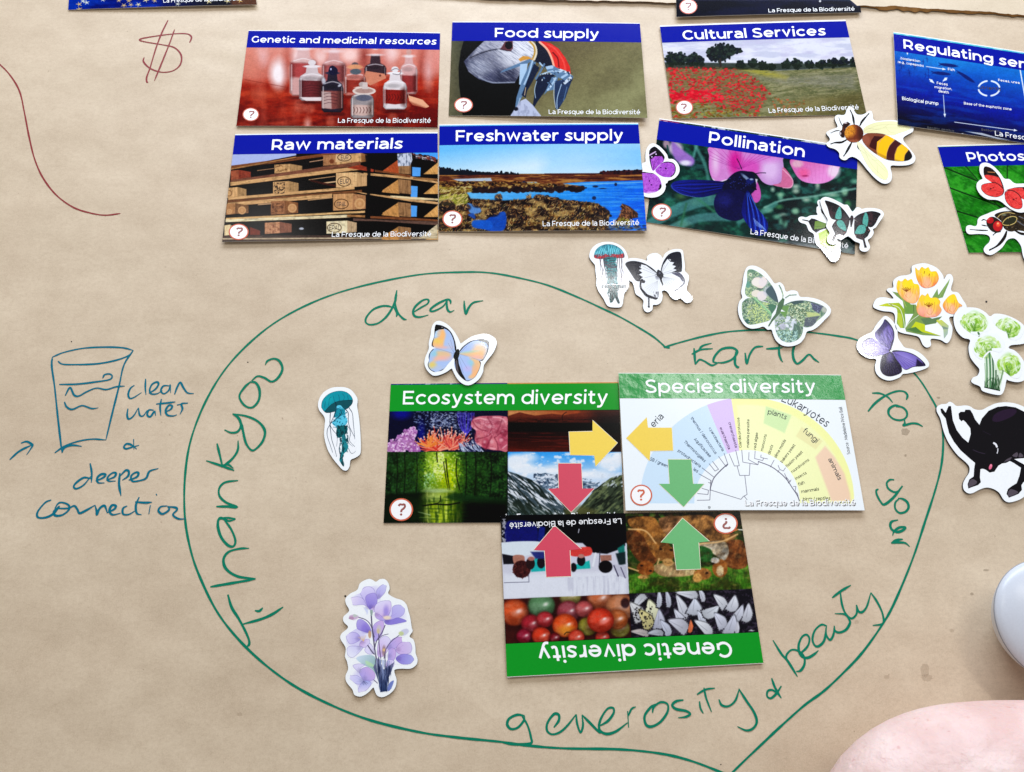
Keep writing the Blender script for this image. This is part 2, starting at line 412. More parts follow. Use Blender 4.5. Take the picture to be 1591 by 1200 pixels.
def text_on(name, sh, view, text, p0, p1, cap, w, dz, mat, parent, sp=.12, shear=None, label=None):
    """a line of lettering from p0 to p1 (baseline), cap height in the same measure; 'up' runs along the sheet"""
    V, F, Z, W = letters(text, w, sp)
    p0 = np.array(p0, float); p1 = np.array(p1, float); e = (p1-p0)/W
    if shear is None:
        q = p0/view[2]+np.array(view[:2]); u, v = sh.inv(q[0], q[1])
        a = np.array(proj(sh.at(u, v))); b = np.array(proj(sh.at(u, v+.02))); up = (b-a)/np.linalg.norm(b-a)
    else: up = np.array(shear, float)/np.linalg.norm(shear)
    P = p0+V[:, :1]*e+V[:, 1:]*up*cap
    u, v = sh.inv(P[:, 0]/view[2]+view[0], P[:, 1]/view[2]+view[1])
    Q = sh.at(u, v, dz); Q[:, 2] += (Z % 7)*6e-6
    F2 = []
    for f in F:
        q = Q[list(f)]; A = np.sum(q[:, 0]*np.roll(q[:, 1], -1)-np.roll(q[:, 0], -1)*q[:, 1]); F2.append(f if A > 0 else f[::-1])
    return mk(name, Q, F2, mat, parent, np.stack([u, v], 1), label=label)
# ------------------------------------------------------------------ the kraft paper covering the table
def paper_mat(name, c0, c1, c2):
    m = bpy.data.materials.new(name); m.use_nodes = True; nt = m.node_tree; N = nt.nodes; Lk = nt.links.new
    b = N['Principled BSDF']; tc = N.new('ShaderNodeTexCoord')
    def noise(scale, det, rough=.55, sx=1, sy=1, dist=0.0):
        mp = N.new('ShaderNodeMapping'); mp.inputs['Scale'].default_value = (sx, sy, 1); Lk(tc.outputs['Object'], mp.inputs['Vector'])
        n = N.new('ShaderNodeTexNoise'); n.inputs['Scale'].default_value = scale; n.inputs['Detail'].default_value = det
        n.inputs['Roughness'].default_value = rough; n.inputs['Distortion'].default_value = dist
        Lk(mp.outputs[0], n.inputs['Vector']); return n
    big = noise(9, 7, .68, .9, 1.1, .0); mid = noise(60, 8, .76, .92, 1.08, .0); fib = noise(420, 6, .78, .85, 1.1); fine = noise(1250, 4, .75)
    def ramp(n, lo, hi, a=0., bb=1.):
        r = N.new('ShaderNodeMapRange'); r.inputs[1].default_value = lo; r.inputs[2].default_value = hi
        r.inputs[3].default_value = a; r.inputs[4].default_value = bb; Lk(n.outputs['Fac'], r.inputs[0]); return r.outputs[0]
    def mix(f, a, c, mode='MIX'):
        x = N.new('ShaderNodeMix'); x.data_type = 'RGBA'; x.blend_type = mode
        for s, val in (('Factor', f), ('A', a), ('B', c)):
            if isinstance(val, (tuple, float)): x.inputs[s].default_value = val
            else: Lk(val, x.inputs[s])
        return x.outputs['Result']
    A = (*lin(c0), 1); B = (*lin(c1), 1); C = (*lin(c2), 1)
    c = mix(ramp(big, .38, .64), A, B)
    c = mix(ramp(mid, .44, .80, 0, .42), c, C)
    c = mix(ramp(fib, .42, .72, 0, .40), c, C)
    c = mix(ramp(fine, .34, .68, 0, .42), c, (*[k*1.22 for k in lin(c0)], 1))
    sp = noise(330, 2, .5, 1, 1); c = mix(ramp(sp, .735, .80, 0, .55), c, (*lin((120, 88, 60)), 1))
    Lk(c, b.inputs['Base Color'])
    b.inputs['Roughness'].default_value = .55; b.inputs['Specular IOR Level'].default_value = .5
    wr = noise(6.5, 3, .5, .85, 1.2, .0)
    rg = noise(5, 2, .5, .8, 1.2, 1.0); ab = N.new('ShaderNodeMath'); ab.operation = 'SUBTRACT'; ab.inputs[1].default_value = .5; Lk(rg.outputs['Fac'], ab.inputs[0]); a2 = N.new('ShaderNodeMath'); a2.operation = 'ABSOLUTE'; Lk(ab.outputs[0], a2.inputs[0]); a3 = N.new('ShaderNodeMath'); a3.operation = 'MINIMUM'; a3.inputs[1].default_value = .03; Lk(a2.outputs[0], a3.inputs[0])
    b0 = N.new('ShaderNodeBump'); b0.inputs['Strength'].default_value = .0; b0.inputs['Distance'].default_value = .01; Lk(a3.outputs[0], b0.inputs['Height'])
    b1 = N.new('ShaderNodeBump'); b1.inputs['Strength'].default_value = .6; b1.inputs['Distance'].default_value = .012; Lk(wr.outputs['Fac'], b1.inputs['Height']); Lk(b0.outputs[0], b1.inputs['Normal'])
    b2 = N.new('ShaderNodeBump'); b2.inputs['Strength'].default_value = .22; b2.inputs['Distance'].default_value = .0005; Lk(mid.outputs['Fac'], b2.inputs['Height']); Lk(b1.outputs[0], b2.inputs['Normal'])
    b3 = N.new('ShaderNodeBump'); b3.inputs['Strength'].default_value = .18; b3.inputs['Distance'].default_value = .00012; Lk(fib.outputs['Fac'], b3.inputs['Height']); Lk(b2.outputs[0], b3.inputs['Normal'])
    Lk(b3.outputs[0], b.inputs['Normal'])
    return m
M_PAPER = paper_mat('kraft_paper', (209, 190, 163), (194, 173, 146), (156, 132, 105))
xs = np.linspace(-1.3, 1.3, 53); ys = np.linspace(-.55, 1.4, 41)
gx, gy = np.meshgrid(xs, ys); V = np.stack([gx.ravel(), gy.ravel(), np.zeros(gx.size)], 1)
F = [(j*53+i, j*53+i+1, j*53+i+54, j*53+i+53) for j in range(40) for i in range(52)]
paper = mk('kraft_paper', V, F, M_PAPER); paper['kind'] = 'structure'
paper['label'] = 'brown kraft paper spread over the table, written on in marker'

INK_G = plain('green_ink', (4, 120, 92), .5, .08); INK_B = plain('teal_ink', (2, 106, 126), .5, .08)
INK_R = plain('red_ink', (136, 36, 40), .5, .3); INK_K = plain('dark_speck', (40, 34, 30), .6, .3)
def strokes(name, view, lines, wmm, mat, label, z=.00012, sm=1):
    V, Fc = [], []; n0 = 0; R = random.Random(len(label))
    for k, ln in enumerate(lines):
        p = np.asarray(ln, float); px = p[:, 0]/view[2]+view[0]; py = p[:, 1]/view[2]+view[1]
        q = unproj(px, py, z)[:, :2]
        q = smooth_pts(q, False, 9) if sm else q
        t = np.linspace(0, 1, len(q)); L = np.sum(np.hypot(*np.diff(q, axis=0).T))
        ph = R.uniform(0, 6)
        w = wmm*.001*(1+.13*np.sin(t*L*160+ph)+.07*np.sin(t*L*610+ph*2))
        e = min(.3, .004/max(L, 1e-4)); w = w*np.minimum(1, .55+.45*t/e)*np.minimum(1, .38+.62*(1-t)/e)
        v, f = ribbon(q, w, n0)
        if not len(v): continue
        m = len(v)//2; tt = np.linspace(0, 1, m); zz = z+k*7e-6+tt*2.2e-5
        V.append(np.column_stack([v, np.concatenate([zz, zz])])); Fc += f; n0 += len(v)
    V = np.vstack(V); F2 = []
    for f in Fc:
        q = V[list(f)]; A = np.sum(q[:, 0]*np.roll(q[:, 1], -1)-np.roll(q[:, 0], -1)*q[:, 1]); F2.append(f if A > 0 else f[::-1])
    return mk(name, V, F2, mat, paper, label=label)
def T_(*v): return list(zip(v[::2], v[1::2]))

strokes('heart_outline', (0, 0, 1), [
 T_(1034,541, 1029,535, 1010,520, 967,494.6, 936,479.6, 900,463, 850,443, 800,430.7, 760,424, 720,423, 653,426.7, 570,442.7, 503,463, 443,491.7, 396.7,525, 353,570, 320,623, 296.7,683, 287.5,740, 287,800, 295,850, 310,895.5, 340,955, 383.8,1007.5, 438,1053, 494,1086, 567.5,1116.7, 648,1137, 710,1146, 777.5,1152.8, 824,1159, 878.6,1163, 963,1164.6, 1026,1171, 1071.7,1181.8, 1120,1200, 1150,1214),
 T_(1041,541, 1036.4,538.6, 1064.7,530, 1101,521, 1137.6,515, 1188.6,513, 1254,516.4, 1300,522, 1333,529, 1380,550, 1420.8,580.6, 1446.6,618, 1460.6,648, 1465.3,683, 1463,720.6, 1453.6,760, 1437,811.6, 1417.5,870, 1390,936, 1370,972, 1340,1014, 1310,1046, 1280,1074, 1250,1096, 1214,1128, 1192,1148.6, 1139.6,1199, 1120,1222)],
 1.35, INK_G, 'large hand-drawn green heart around the diversity cards')
strokes('handwritten_word', (270, 540, 2.5), [
 T_(210,960, 225,1010, 250,1050, 272,1090, 290,1130, 293,1152, 283,1163), T_(268,1075, 340,1055, 385,1035, 425,1008), T_(315,1022, 332,1024, 346,1011),
 T_(142,930, 230,915, 318,900), T_(318,898, 250,890, 205,862, 193,825, 212,795, 255,782, 293,780),
 T_(240,667, 212,674, 180,662, 171,690, 183,735, 210,768, 232,772, 239,748, 222,705, 195,668), T_(176,668, 200,662, 240,665),
 T_(165,618, 205,618, 243,620, 203,602, 178,577, 177,547, 200,524, 250,517),
 T_(126,440, 180,458, 235,478), T_(168,373, 178,415, 190,465), T_(250,362, 248,400, 225,435, 185,466), T_(180,462, 210,455, 232,470),
 T_(197,320, 222,331, 248,327, 261,303, 252,275, 228,258), T_(228,258, 285,268, 330,290, 354,325, 345,365, 318,395, 300,398, 280,370, 268,320, 262,290),
 T_(300,132, 275,155, 255,190, 275,225, 305,233, 330,205, 333,165, 318,137, 295,135), T_(302,130, 325,112, 352,118, 380,133, 405,118, 422,85, 412,55, 390,44, 365,52, 355,68)],
 1.5, INK_G, 'the word Thankyou written up the left of the heart in green')
strokes('handwritten_word', (560, 440, 7.232), [
 T_(355,270, 300,258, 230,262, 140,300, 70,380, 60,440, 110,468, 200,450, 280,390, 340,310, 385,220, 400,150, 410,80), T_(410,80, 390,180, 395,260, 425,340, 480,400, 520,412), T_(375,270, 412,335, 403,380),
 T_(600,325, 690,270, 750,235, 768,200, 745,182, 690,200, 620,260, 592,320, 610,370, 670,382, 765,358),
 T_(1015,235, 1010,200, 975,185, 880,225, 795,285, 790,315, 840,310, 930,260, 975,190), T_(975,190, 970,240, 980,300, 1010,325, 1055,305),
 T_(1165,198, 1170,280, 1185,345, 1215,280, 1270,220, 1380,198)], 1.45, INK_G, 'the word dear written in green under the top of the heart')
strokes('handwritten_word', (1010, 500, 5.486), [
 T_(375,225, 380,290, 385,365), T_(385,365, 420,325, 460,335, 500,360, 535,372, 590,345), T_(355,278, 430,240, 535,230), T_(415,240, 450,205, 525,183),
 T_(575,350, 540,340, 555,290, 610,235, 690,222, 735,240, 740,270, 700,320, 630,348, 560,350), T_(735,240, 725,310, 725,360, 745,388, 760,382),
 T_(810,265, 825,355, 850,280, 895,220, 965,210), T_(990,232, 1060,228, 1130,222), T_(1100,195, 1100,270, 1115,320, 1132,345),
 T_(1245,170, 1218,250, 1225,320, 1255,358, 1300,330, 1355,280, 1400,320, 1442,348)], 1.6, INK_G, 'the word Earth in green above the species diversity card')
strokes('handwritten_word', (1330, 590, 4.2875), [
 T_(80,212, 130,155, 200,105, 270,78, 320,80, 343,105, 335,135), T_(107,90, 160,92, 210,115, 245,153),
 T_(300,180, 260,172, 222,195, 218,230, 250,262, 300,270, 335,250, 338,215, 310,185, 265,180), T_(322,262, 325,290, 318,305, 370,292, 410,295, 445,313)], 1.5, INK_G, 'the word for in green inside the right of the heart')
strokes('handwritten_word', (1330, 590, 4.2875), [
 T_(255,667, 225,668, 205,690, 215,725, 250,748, 280,745, 310,708), T_(310,708, 250,785, 190,832, 165,815, 140,770, 135,740, 150,728),
 T_(285,795, 262,820, 262,860, 290,888, 330,880, 350,850, 340,815, 310,795, 280,790),
 T_(280,935, 240,945, 228,970, 240,1000, 275,1015, 310,1005, 328,985, 290,985, 255,1010, 243,1040), T_(235,1090, 270,1070, 312,1063), T_(235,1090, 290,1085, 330,1090, 358,1113)], 1.5, INK_G, 'the word your in green running down the right of the heart')
strokes('handwritten_word', (1170, 890, 5), [
 T_(155,525, 220,630, 265,680, 310,750, 345,808), T_(265,680, 260,640, 300,600, 355,610, 395,650, 400,710, 370,760, 335,768),
 T_(360,630, 400,600, 430,560, 438,510, 415,482, 380,500, 355,560, 360,620, 385,655, 430,660, 480,630, 508,603),
 T_(575,415, 530,405, 480,450, 462,520, 485,570, 520,565, 555,520, 570,420), T_(565,430, 572,490, 600,522, 625,480, 632,412), T_(632,412, 635,450, 670,465, 720,445, 750,400, 750,370, 715,325, 635,318),
 T_(678,150, 690,240, 715,310, 760,355, 795,335, 808,300, 803,250), T_(803,250, 820,300, 850,305, 885,260, 915,155), T_(915,155, 960,220, 1000,300, 1015,370, 1000,400, 930,410), T_(615,195, 680,145, 760,97)], 1.35, INK_G, 'the word beauty slanting up the lower right of the heart')
strokes('handwritten_word', (1170, 890, 5), [T_(145,820, 170,890, 220,975), T_(220,880, 185,935, 140,975, 110,960, 115,920, 150,912, 190,940, 220,975)], 1.35, INK_G, 'the green ampersand between generosity and beauty')
strokes('handwritten_word', (770, 1040, 3.3146), [
 T_(150,240, 110,235, 70,255, 60,285, 80,308, 115,300, 145,265, 150,240), T_(135,238, 165,290, 182,350, 180,382, 100,387, 35,378),
 T_(300,300, 325,265, 325,235, 300,232, 268,275, 265,315, 290,335, 330,325, 370,290, 415,232), T_(415,232, 420,280, 437,325, 450,290, 445,235), T_(445,235, 480,270, 530,320, 548,325),
 T_(540,290, 580,265, 608,225, 605,200, 575,205, 540,260, 535,310, 570,333, 620,320, 680,275), T_(680,215, 685,300), T_(684,240, 700,205, 722,193),
 T_(830,178, 800,195, 768,240, 775,285, 805,295, 850,270, 885,220, 885,180, 850,170, 815,195, 808,225), T_(968,158, 930,165, 910,185, 930,205, 980,215, 1002,230, 980,245, 940,250),
 T_(1050,165, 1055,200, 1070,228), T_(1073,95, 1085,150, 1112,220), T_(1037,130, 1080,105, 1130,97), T_(1150,155, 1165,185, 1200,190, 1235,160, 1255,100), T_(1252,100, 1290,160, 1330,220, 1345,270, 1325,305, 1290,315, 1245,295)], 1.35, INK_G, 'the word generosity written along the bottom of the heart')
gv = (0, 520, 4)
strokes('drawn_glass', gv, [
 T_(325,140, 400,110, 520,85, 650,78, 760,82, 828,98), T_(360,165, 385,183, 450,187, 600,182, 720,160, 800,130, 826,100), T_(325,140, 322,200, 340,330, 360,520, 385,735),
 T_(828,98, 770,190, 740,320, 700,480, 658,655), T_(340,735, 400,695, 480,665, 570,650, 658,655), T_(385,735, 400,705, 450,688, 508,695),
 T_(368,310, 480,308, 590,295, 680,280, 697,258, 680,245, 650,250, 638,272), T_(405,380, 435,330, 460,375, 490,382, 540,355, 600,333, 660,342, 720,325, 775,320), T_(400,418, 415,450, 450,465, 510,442, 570,460, 612,455)],
 1.15, INK_B, 'teal drawing of a glass of water at the left')
strokes('handwritten_word', gv, [
 T_(835,315, 810,335, 797,370, 805,395, 830,392, 880,360), T_(905,275, 903,330, 907,374), T_(925,365, 965,340, 985,310, 975,295, 945,310, 930,345, 940,368, 975,368, 1010,348),
 T_(1050,318, 1015,320, 1000,350, 1020,368, 1050,345, 1058,315, 1060,362), T_(1085,372, 1100,330, 1120,298, 1140,330, 1165,362, 1205,367)], 1.2, INK_B, 'the word clean in teal beside the drawn glass')
strokes('handwritten_word', gv, [
 T_(795,460, 790,500, 800,525, 830,505, 860,455), T_(860,455, 868,500, 890,505, 915,470), T_(955,470, 925,470, 915,500, 935,510, 960,478, 967,505), T_(1003,400, 995,450, 1000,505), T_(970,432, 1040,425, 1090,418),
 T_(1030,480, 1060,465, 1070,445, 1050,440, 1030,470, 1040,500, 1075,506, 1100,498), T_(1168,426, 1128,431, 1134,462, 1118,496), T_(1100,438, 1130,431)], 1.2, INK_B, 'the word water in teal beside the drawn glass')
strokes('handwritten_word', gv, [T_(830,650, 832,715), T_(865,688, 820,700, 785,710, 770,700, 785,680, 815,685, 850,712)], 1.2, INK_B, 'the teal ampersand above the word deeper')
strokes('handwritten_word', gv, [
 T_(565,895, 520,890, 475,920, 458,945, 475,958, 520,935, 565,880), T_(560,800, 570,860, 568,920), T_(595,910, 640,890, 655,870, 630,868, 605,890, 610,920, 650,922),
 T_(660,905, 710,885, 720,862, 700,860, 670,885, 675,910, 720,910), T_(745,860, 740,930, 752,1002), T_(745,880, 780,845, 800,850, 795,880, 760,905), T_(800,905, 850,885, 860,860, 840,858, 815,880, 825,912, 880,905, 910,890, 930,850, 985,832)],
 1.35, INK_B, 'the word deeper in teal below the drawn glass')
strokes('handwritten_word', gv, [
 T_(318,1028, 280,1045, 235,1100, 235,1135, 280,1138, 330,1115, 370,1070), T_(370,1065, 335,1100, 345,1125, 390,1120, 430,1085, 420,1055, 370,1045, 340,1080), T_(340,1080, 420,1080, 460,1065, 480,1085, 495,1110, 540,1090, 590,1060),
 T_(590,1060, 600,1095, 603,1118, 620,1080, 650,1065, 668,1110), T_(670,1105, 710,1085, 720,1065, 695,1062, 680,1095, 700,1120, 750,1110), T_(790,1065, 765,1080, 765,1115, 800,1118, 840,1095),
 T_(865,1010, 845,1060, 850,1110, 880,1120), T_(840,1040, 900,1045, 945,1042), T_(935,1060, 925,1115), T_(970,990, 976,1000), T_(1040,1065, 1000,1070, 985,1095, 1010,1115, 1050,1090, 1045,1065), T_(1040,1070, 1090,1075, 1100,1090, 1075,1120, 1110,1145, 1155,1145)],
 1.35, INK_B, 'the word connection in teal reaching the edge of the heart')
strokes('drawn_arrow', gv, [T_(60,778, 120,725, 200,685), T_(130,675, 165,665, 195,680, 200,695, 165,748)], 1.3, INK_B, 'small teal arrow at the far left')
strokes('drawn_dollar_sign', (0, 0, 3.4286), [
 T_(895,108, 860,180, 830,260, 800,360, 782,410, 782,436, 790,440), T_(930,158, 900,240, 860,340, 822,432),
 T_(1010,228, 1020,200, 1000,182, 940,180, 850,190, 760,205, 745,215, 780,225, 870,240, 930,255, 965,295, 960,345, 920,378, 860,385, 800,365, 765,330, 768,305)], 1.15, INK_R, 'dark red hand-drawn dollar sign at the upper left')
strokes('drawn_curve', (0, 0, 3.4286), [T_(-200,230, -100,265, 0,345, 60,410, 105,490, 130,600, 155,730, 185,850, 230,950, 300,1040, 390,1105, 480,1135, 560,1147, 642,1138)], 1.1, INK_R, 'thin dark red curved line at the left')

def stain_mat(name, rgb, alpha):
    m = plain(name, rgb, .5, .4); m.node_tree.nodes['Principled BSDF'].inputs['Alpha'].default_value = alpha; return m
ST = stain_mat('damp_stain', (130, 110, 84), .28); ST2 = stain_mat('faint_stain', (140, 112, 84), .14)
for (cx, cy, rx, ry, mt) in ((1406, 671, 7, 6, ST), (1437, 1042, 7, 12, ST2), (1440, 1053, 9, 6, ST2), (1510, 923, 3, 2.5, ST), (1532, 886, 5, 2, ST), (1479, 980, 4, 3, ST2), (1331, 967, 4, 3, ST2), (1458, 618, 3, 2, ST), (1407, 708, 2, 2, ST), (1378, 1052, 5, 3, ST2), (372, 1110, 5, 3, ST2)):
    R = random.Random(int(cx)); n = 18
    p = [(cx+rx*math.cos(k*2*math.pi/n)*R.uniform(.75, 1.15), cy+ry*math.sin(k*2*math.pi/n)*R.uniform(.75, 1.15)) for k in range(n)]
    q = unproj([a for a, _ in p], [b for _, b in p], .00006); mk('stain', q[::-1], [tuple(range(n))], mt, paper)
for (cx, cy, r) in ((536.5, 926.5, 1.7), (1532.5, 469, 1.7), (111, 531, 1.0), (1120, 1188, 1), (385, 563, 1)):
    q = unproj(*ell_pts(cx, cy, r, r, 10).T, .0001); mk('ink_speck', q[::-1], [tuple(range(10))], INK_K, paper)

# ------------------------------------------------------------------ picture cards
WHITE = plain('white_card_stock', (236, 236, 232), .45, .4)
LET = plain('white_lettering', (250, 250, 250), .4, .4)
BLUE = plain('blue_band', (0, 16, 150), .16, .12); GREEN = plain('green_band', (12, 146, 34), .16, .15)
RING = plain('badge_ring', (206, 92, 58), .4, .4); BADGE = plain('badge_white', (246, 244, 242), .4, .4); QM = plain('badge_mark', (150, 78, 72), .4, .4)
SHAD = plain('print_shadow', (70, 70, 74), .5, .3)
CAP = 'La Fresque de la Biodiversité'
Q = (.34, .34, .34)
def vline(sh, view, *pts):
    return float(np.mean([sh.inv(np.array(p[0]/view[2]+view[0]), np.array(p[1]/view[2]+view[1]))[1] for p in pts]))
def badge(sh, view, cx, cy, rx, ry, t, flip=False, dz=.00018, mark=QM):
    b = poly_on('question_badge', sh, view, ell_pts(cx, cy, rx, ry), dz, RING, t)
    poly_on('badge_face', sh, view, ell_pts(cx, cy, rx*.87, ry*.87), dz+.00003, BADGE, b)
    s = -1 if flip else 1
    text_on('question_mark', sh, view, '?', (cx-s*rx*.32, cy+s*ry*.5), (cx+s*rx*.32, cy+s*ry*.5), ry*1.02, .17, dz+.00006, mark, b)
def new_card(label, view, corners, zs, bow=.0006, thick=.00035, group='picture cards laid out on the kraft paper'):
    cs = [(c[0]/view[2]+view[0], c[1]/view[2]+view[1]) for c in corners]
    sh = Sheet(cs, zs, bow); c = np.mean(sh.c, 0)
    t = thing('picture_card', label, 'card', (c[0], c[1], 0), group)
    stock_on('card_stock', sh, thick, WHITE, t)
    return sh, t
def band(sh, view, t, pts, mat, title, p0, p1, cap, w, v1=.992, dz=.0001, sp=.12):
    vb = vline(sh, view, *pts)
    b = grid_on('title_band', sh, 0.0, vb, 1.0, v1, dz, mat, t, 10, 1)
    text_on('title_lettering', sh, view, title, p0, p1, cap, w, dz+.00004, LET, b, sp)
    return vb
def caption(sh, view, t, p0, p1, cap, text=CAP, mat=None, dz=.00018):
    text_on('caption_lettering', sh, view, text, p0, p1, cap, .13, dz, mat or LET, t, .13)

# --- genetic and medicinal resources
vw = (340, 20, 4.42)
sh, t = new_card('blue-banded card of old medicine bottles on red wood, upper left', vw, [(205, 120), (1520, 137), (1503, 790), (120, 778)], [.0006, .0006, .0006, .0012])
vb = band(sh, vw, t, [(190, 240), (1518, 255)], BLUE, 'Genetic and medicinal resources', (224, 205), (1492, 220), 44, .157)
c = Canvas(sh); c.view(*vw); A = [(100, 200), (1600, 200), (1600, 830), (60, 830)]
c.bg((178, 60, 42)); c.grad(A, (0, 240), (0, 780), (222, 150, 135), (140, 22, 8))
c.grad([(60, 480), (1600, 430), (1600, 830), (60, 830)], (0, 450), (0, 740), (158, 40, 22), (84, 6, 0), soft=60); c.N([(60, 480), (1600, 430), (1600, 830), (60, 830)], 150, 40, (206, 70, 40), .5, 21, .5, .75, soft=40)
for (x, y, rx, ry, col, a) in ((410, 420, 55, 95, (255, 245, 245), .95), (290, 300, 40, 60, (240, 205, 205), .8), (230, 340, 60, 110, (214, 130, 110), .7), (560, 300, 60, 60, (255, 240, 240), .7), (900, 290, 60, 50, (250, 214, 206), .9), (1180, 280, 46, 40, (250, 222, 216), .9), (700, 300, 40, 60, (250, 226, 222), .8), (1000, 300, 30, 80, (110, 24, 20), .6), (1400, 330, 24, 120, (120, 24, 18), .6), (470, 350, 24, 120, (150, 50, 40), .5),
    (1130, 330, 40, 70, (200, 110, 100), .6), (1440, 400, 26, 90, (235, 200, 200), .8), (1500, 330, 30, 80, (225, 150, 140), .7), (1180, 300, 30, 60, (235, 190, 185), .6), (760, 420, 30, 70, (120, 40, 40), .6), (300, 560, 120, 26, (206, 96, 66), .55), (610, 770, 12, 26, (250, 215, 210), .9), (520, 700, 140, 20, (170, 40, 20), .5)):
    c.E(x, y, rx, ry, col, a, 55)
c.N(A, 90, 260, (214, 120, 104), .4, 5, .4, .8)
c.L([(180, 460), (400, 500), (560, 530)], 4, (110, 30, 20), .6, soft=5)
def bottle(x, y0, y1, w, glass, label, ly0, ly1, neck, stop, a=1, sf=3, nh=.24):
    H = y1-y0; ns = y0+H*nh*.55; sy = y0+H*(nh+.1)
    c.P([(x-w*.2, ns), (x+w*.2, ns), (x+w*.24, sy-H*.04), (x+w*.44, sy+H*.04), (x+w*.5, sy+H*.14), (x+w*.49, y1-H*.06), (x+w*.38, y1), (x-w*.38, y1), (x-w*.49, y1-H*.06), (x-w*.5, sy+H*.14), (x-w*.44, sy+H*.04), (x-w*.24, sy-H*.04)], glass, a, sf, 0)
    bd = [(x-w*.24, sy-H*.04), (x+w*.24, sy-H*.04), (x+w*.44, sy+H*.04), (x+w*.5, sy+H*.14), (x+w*.49, y1-H*.06), (x+w*.38, y1), (x-w*.38, y1), (x-w*.49, y1-H*.06), (x-w*.5, sy+H*.14), (x-w*.44, sy+H*.04)]
    dk = tuple(k*.45 for k in glass); c.setclip(bd)
    c.E(x-w*.06, sy+H*.10, w*.30, H*.05, tuple(k*.7 for k in glass), .6*a, 10); c.L([(x-w*.47, sy+H*.1), (x-w*.46, y1)], w*.10, dk, .55*a, 0, w*.12); c.L([(x+w*.47, sy+H*.1), (x+w*.46, y1)], w*.14, dk, .65*a, 0, w*.16); c.L([(x-w*.4, y1-2), (x+w*.4, y1-2)], 8, dk, .7*a, 0, 8)
    c.L([(x-w*.34, sy+H*.03), (x, sy-H*.01), (x+w*.34, sy+H*.03)], 6, (255, 250, 248), .7*a, 1, 6); c.setclip()
    c.E(x, ns+H*.01, w*.33, H*.035, neck, a, sf); c.E(x, y0+H*.05, w*.15, H*.07, stop, a, sf)
    if label: c.P([(x-w*.46, ly0), (x+w*.46, ly0+4), (x+w*.46, ly1), (x, ly1+8), (x-w*.46, ly1)], label, a, sf)
    if label: c.L([(x-w*.40, ly0+6), (x-w*.40, ly1)], w*.1, tuple(k*.5 for k in label), .6*a, 0, w*.14); c.L([(x+w*.36, ly0+6), (x+w*.36, ly1)], w*.2, tuple(k*.4 for k in label), .7*a, 0, w*.2); c.E(x-w*.1, (ly0+ly1)/2, w*.16, (ly1-ly0)*.4, tuple(min(255, k*1.25+20) for k in label), .35*a, w*.2)
    c.E(x, y1+H*.04, w*.45, H*.04, (50, 2, 2), .7*a, 14); c.E(x-w*.1, y1+H*.2, w*.2, H*.12, (236, 150, 130), .35*a, 24)
    c.L([(x-w*.42, sy+H*.1), (x-w*.42, y1-H*.1)], 7, (255, 250, 250), .65*a, 0, 6); c.L([(x+w*.43, sy+H*.1), (x+w*.43, y1-H*.1)], 4, (255, 250, 250), .5*a, 0, 6)
bottle(580, 190, 570, 190, (214, 176, 172), (150, 50, 50), 345, 440, (250, 240, 240), (250, 240, 240), .85, 16)
bottle(790, 215, 560, 170, (206, 160, 158), (140, 60, 60), 360, 470, (245, 225, 225), (230, 200, 200), .8, 16)
bottle(1305, 255, 560, 120, (214, 176, 174), (120, 30, 30), 430, 540, (240, 225, 222), (200, 160, 150), .85, 10)
bottle(1075, 230, 440, 150, (40, 30, 40), None, 0, 0, (240, 225, 225), (240, 210, 200), .9, 9, .5)
c.P([(1010, 400), (1140, 420), (1150, 450), (1040, 500), (985, 470)], (204, 130, 104), 1, 5); c.E(1108, 432, 8, 8, (110, 60, 50), 1, 3)
bottle(935, 345, 570, 150, (196, 120, 110), (130, 40, 30), 462, 545, (225, 180, 150), (90, 80, 84), .95, 6)
c.E(935, 372, 50, 16, (215, 150, 110), 1, 6); c.E(940, 405, 38, 20, (84, 92, 100), 1, 6)
bottle(640, 330, 605, 180, (206, 190, 190), (92, 34, 38), 465, 580, (235, 225, 225), (225, 215, 215), 1, 4)
c.P([(555, 580), (735, 580), (700, 606), (600, 606)], (236, 222, 220), .9, 4)
for k in range(4): c.L([(590, 505+k*18), (640, 498+k*18), (700, 506+k*18)], 3, (50, 14, 20), .8)
bottle(1210, 375, 665, 165, (224, 214, 214), (122, 22, 16), 528, 622, (240, 235, 235), (232, 226, 226), 1, 4)
c.L([(1180, 400), (1215, 384), (1250, 402), (1235, 425), (1195, 420)], 6, (140, 130, 134)); 
for k in range(7): c.L([(1150+k*19, 560), (1158+k*19, 582), (1146+k*19, 604)], 4, (60, 6, 8), .8)
bottle(780, 370, 685, 150, (36, 30, 44), (120, 66, 62), 535, 655, (40, 40, 60), (22, 20, 44), 1, 4)
c.P([(705, 540), (770, 545), (775, 660), (708, 655)], (200, 176, 170), .8, 8); c.E(785, 400, 32, 30, (20, 18, 46)); c.E(770, 388, 6, 8, (190, 190, 220), .9)
for k in range(4): c.L([(722, 560+k*22), (760, 552+k*22), (815, 562+k*22)], 3, (40, 14, 24), .8)
c.E(720, 470, 14, 22, (215, 220, 230), .7, 10); c.E(830, 500, 14, 8, (215, 215, 225), .8, 4, -30)
bottle(985, 480, 728, 160, (150, 140, 140), (196, 166, 156), 632, 700, (226, 212, 202), (180, 165, 160), 1, 4)
c.E(998, 538, 80, 28, (222, 206, 196)); c.E(998, 536, 62, 18, (150, 110, 100), .7, 4); c.P([(988, 478), (1020, 478), (1026, 525), (984, 525)], (206, 190, 184), 1, 3); c.E(995, 585, 55, 22, (90, 92, 106), 1, 6)
for k in range(6): c.L([(925+k*22, 650), (932+k*22, 668), (924+k*22, 690)], 4, (70, 34, 34), .9)
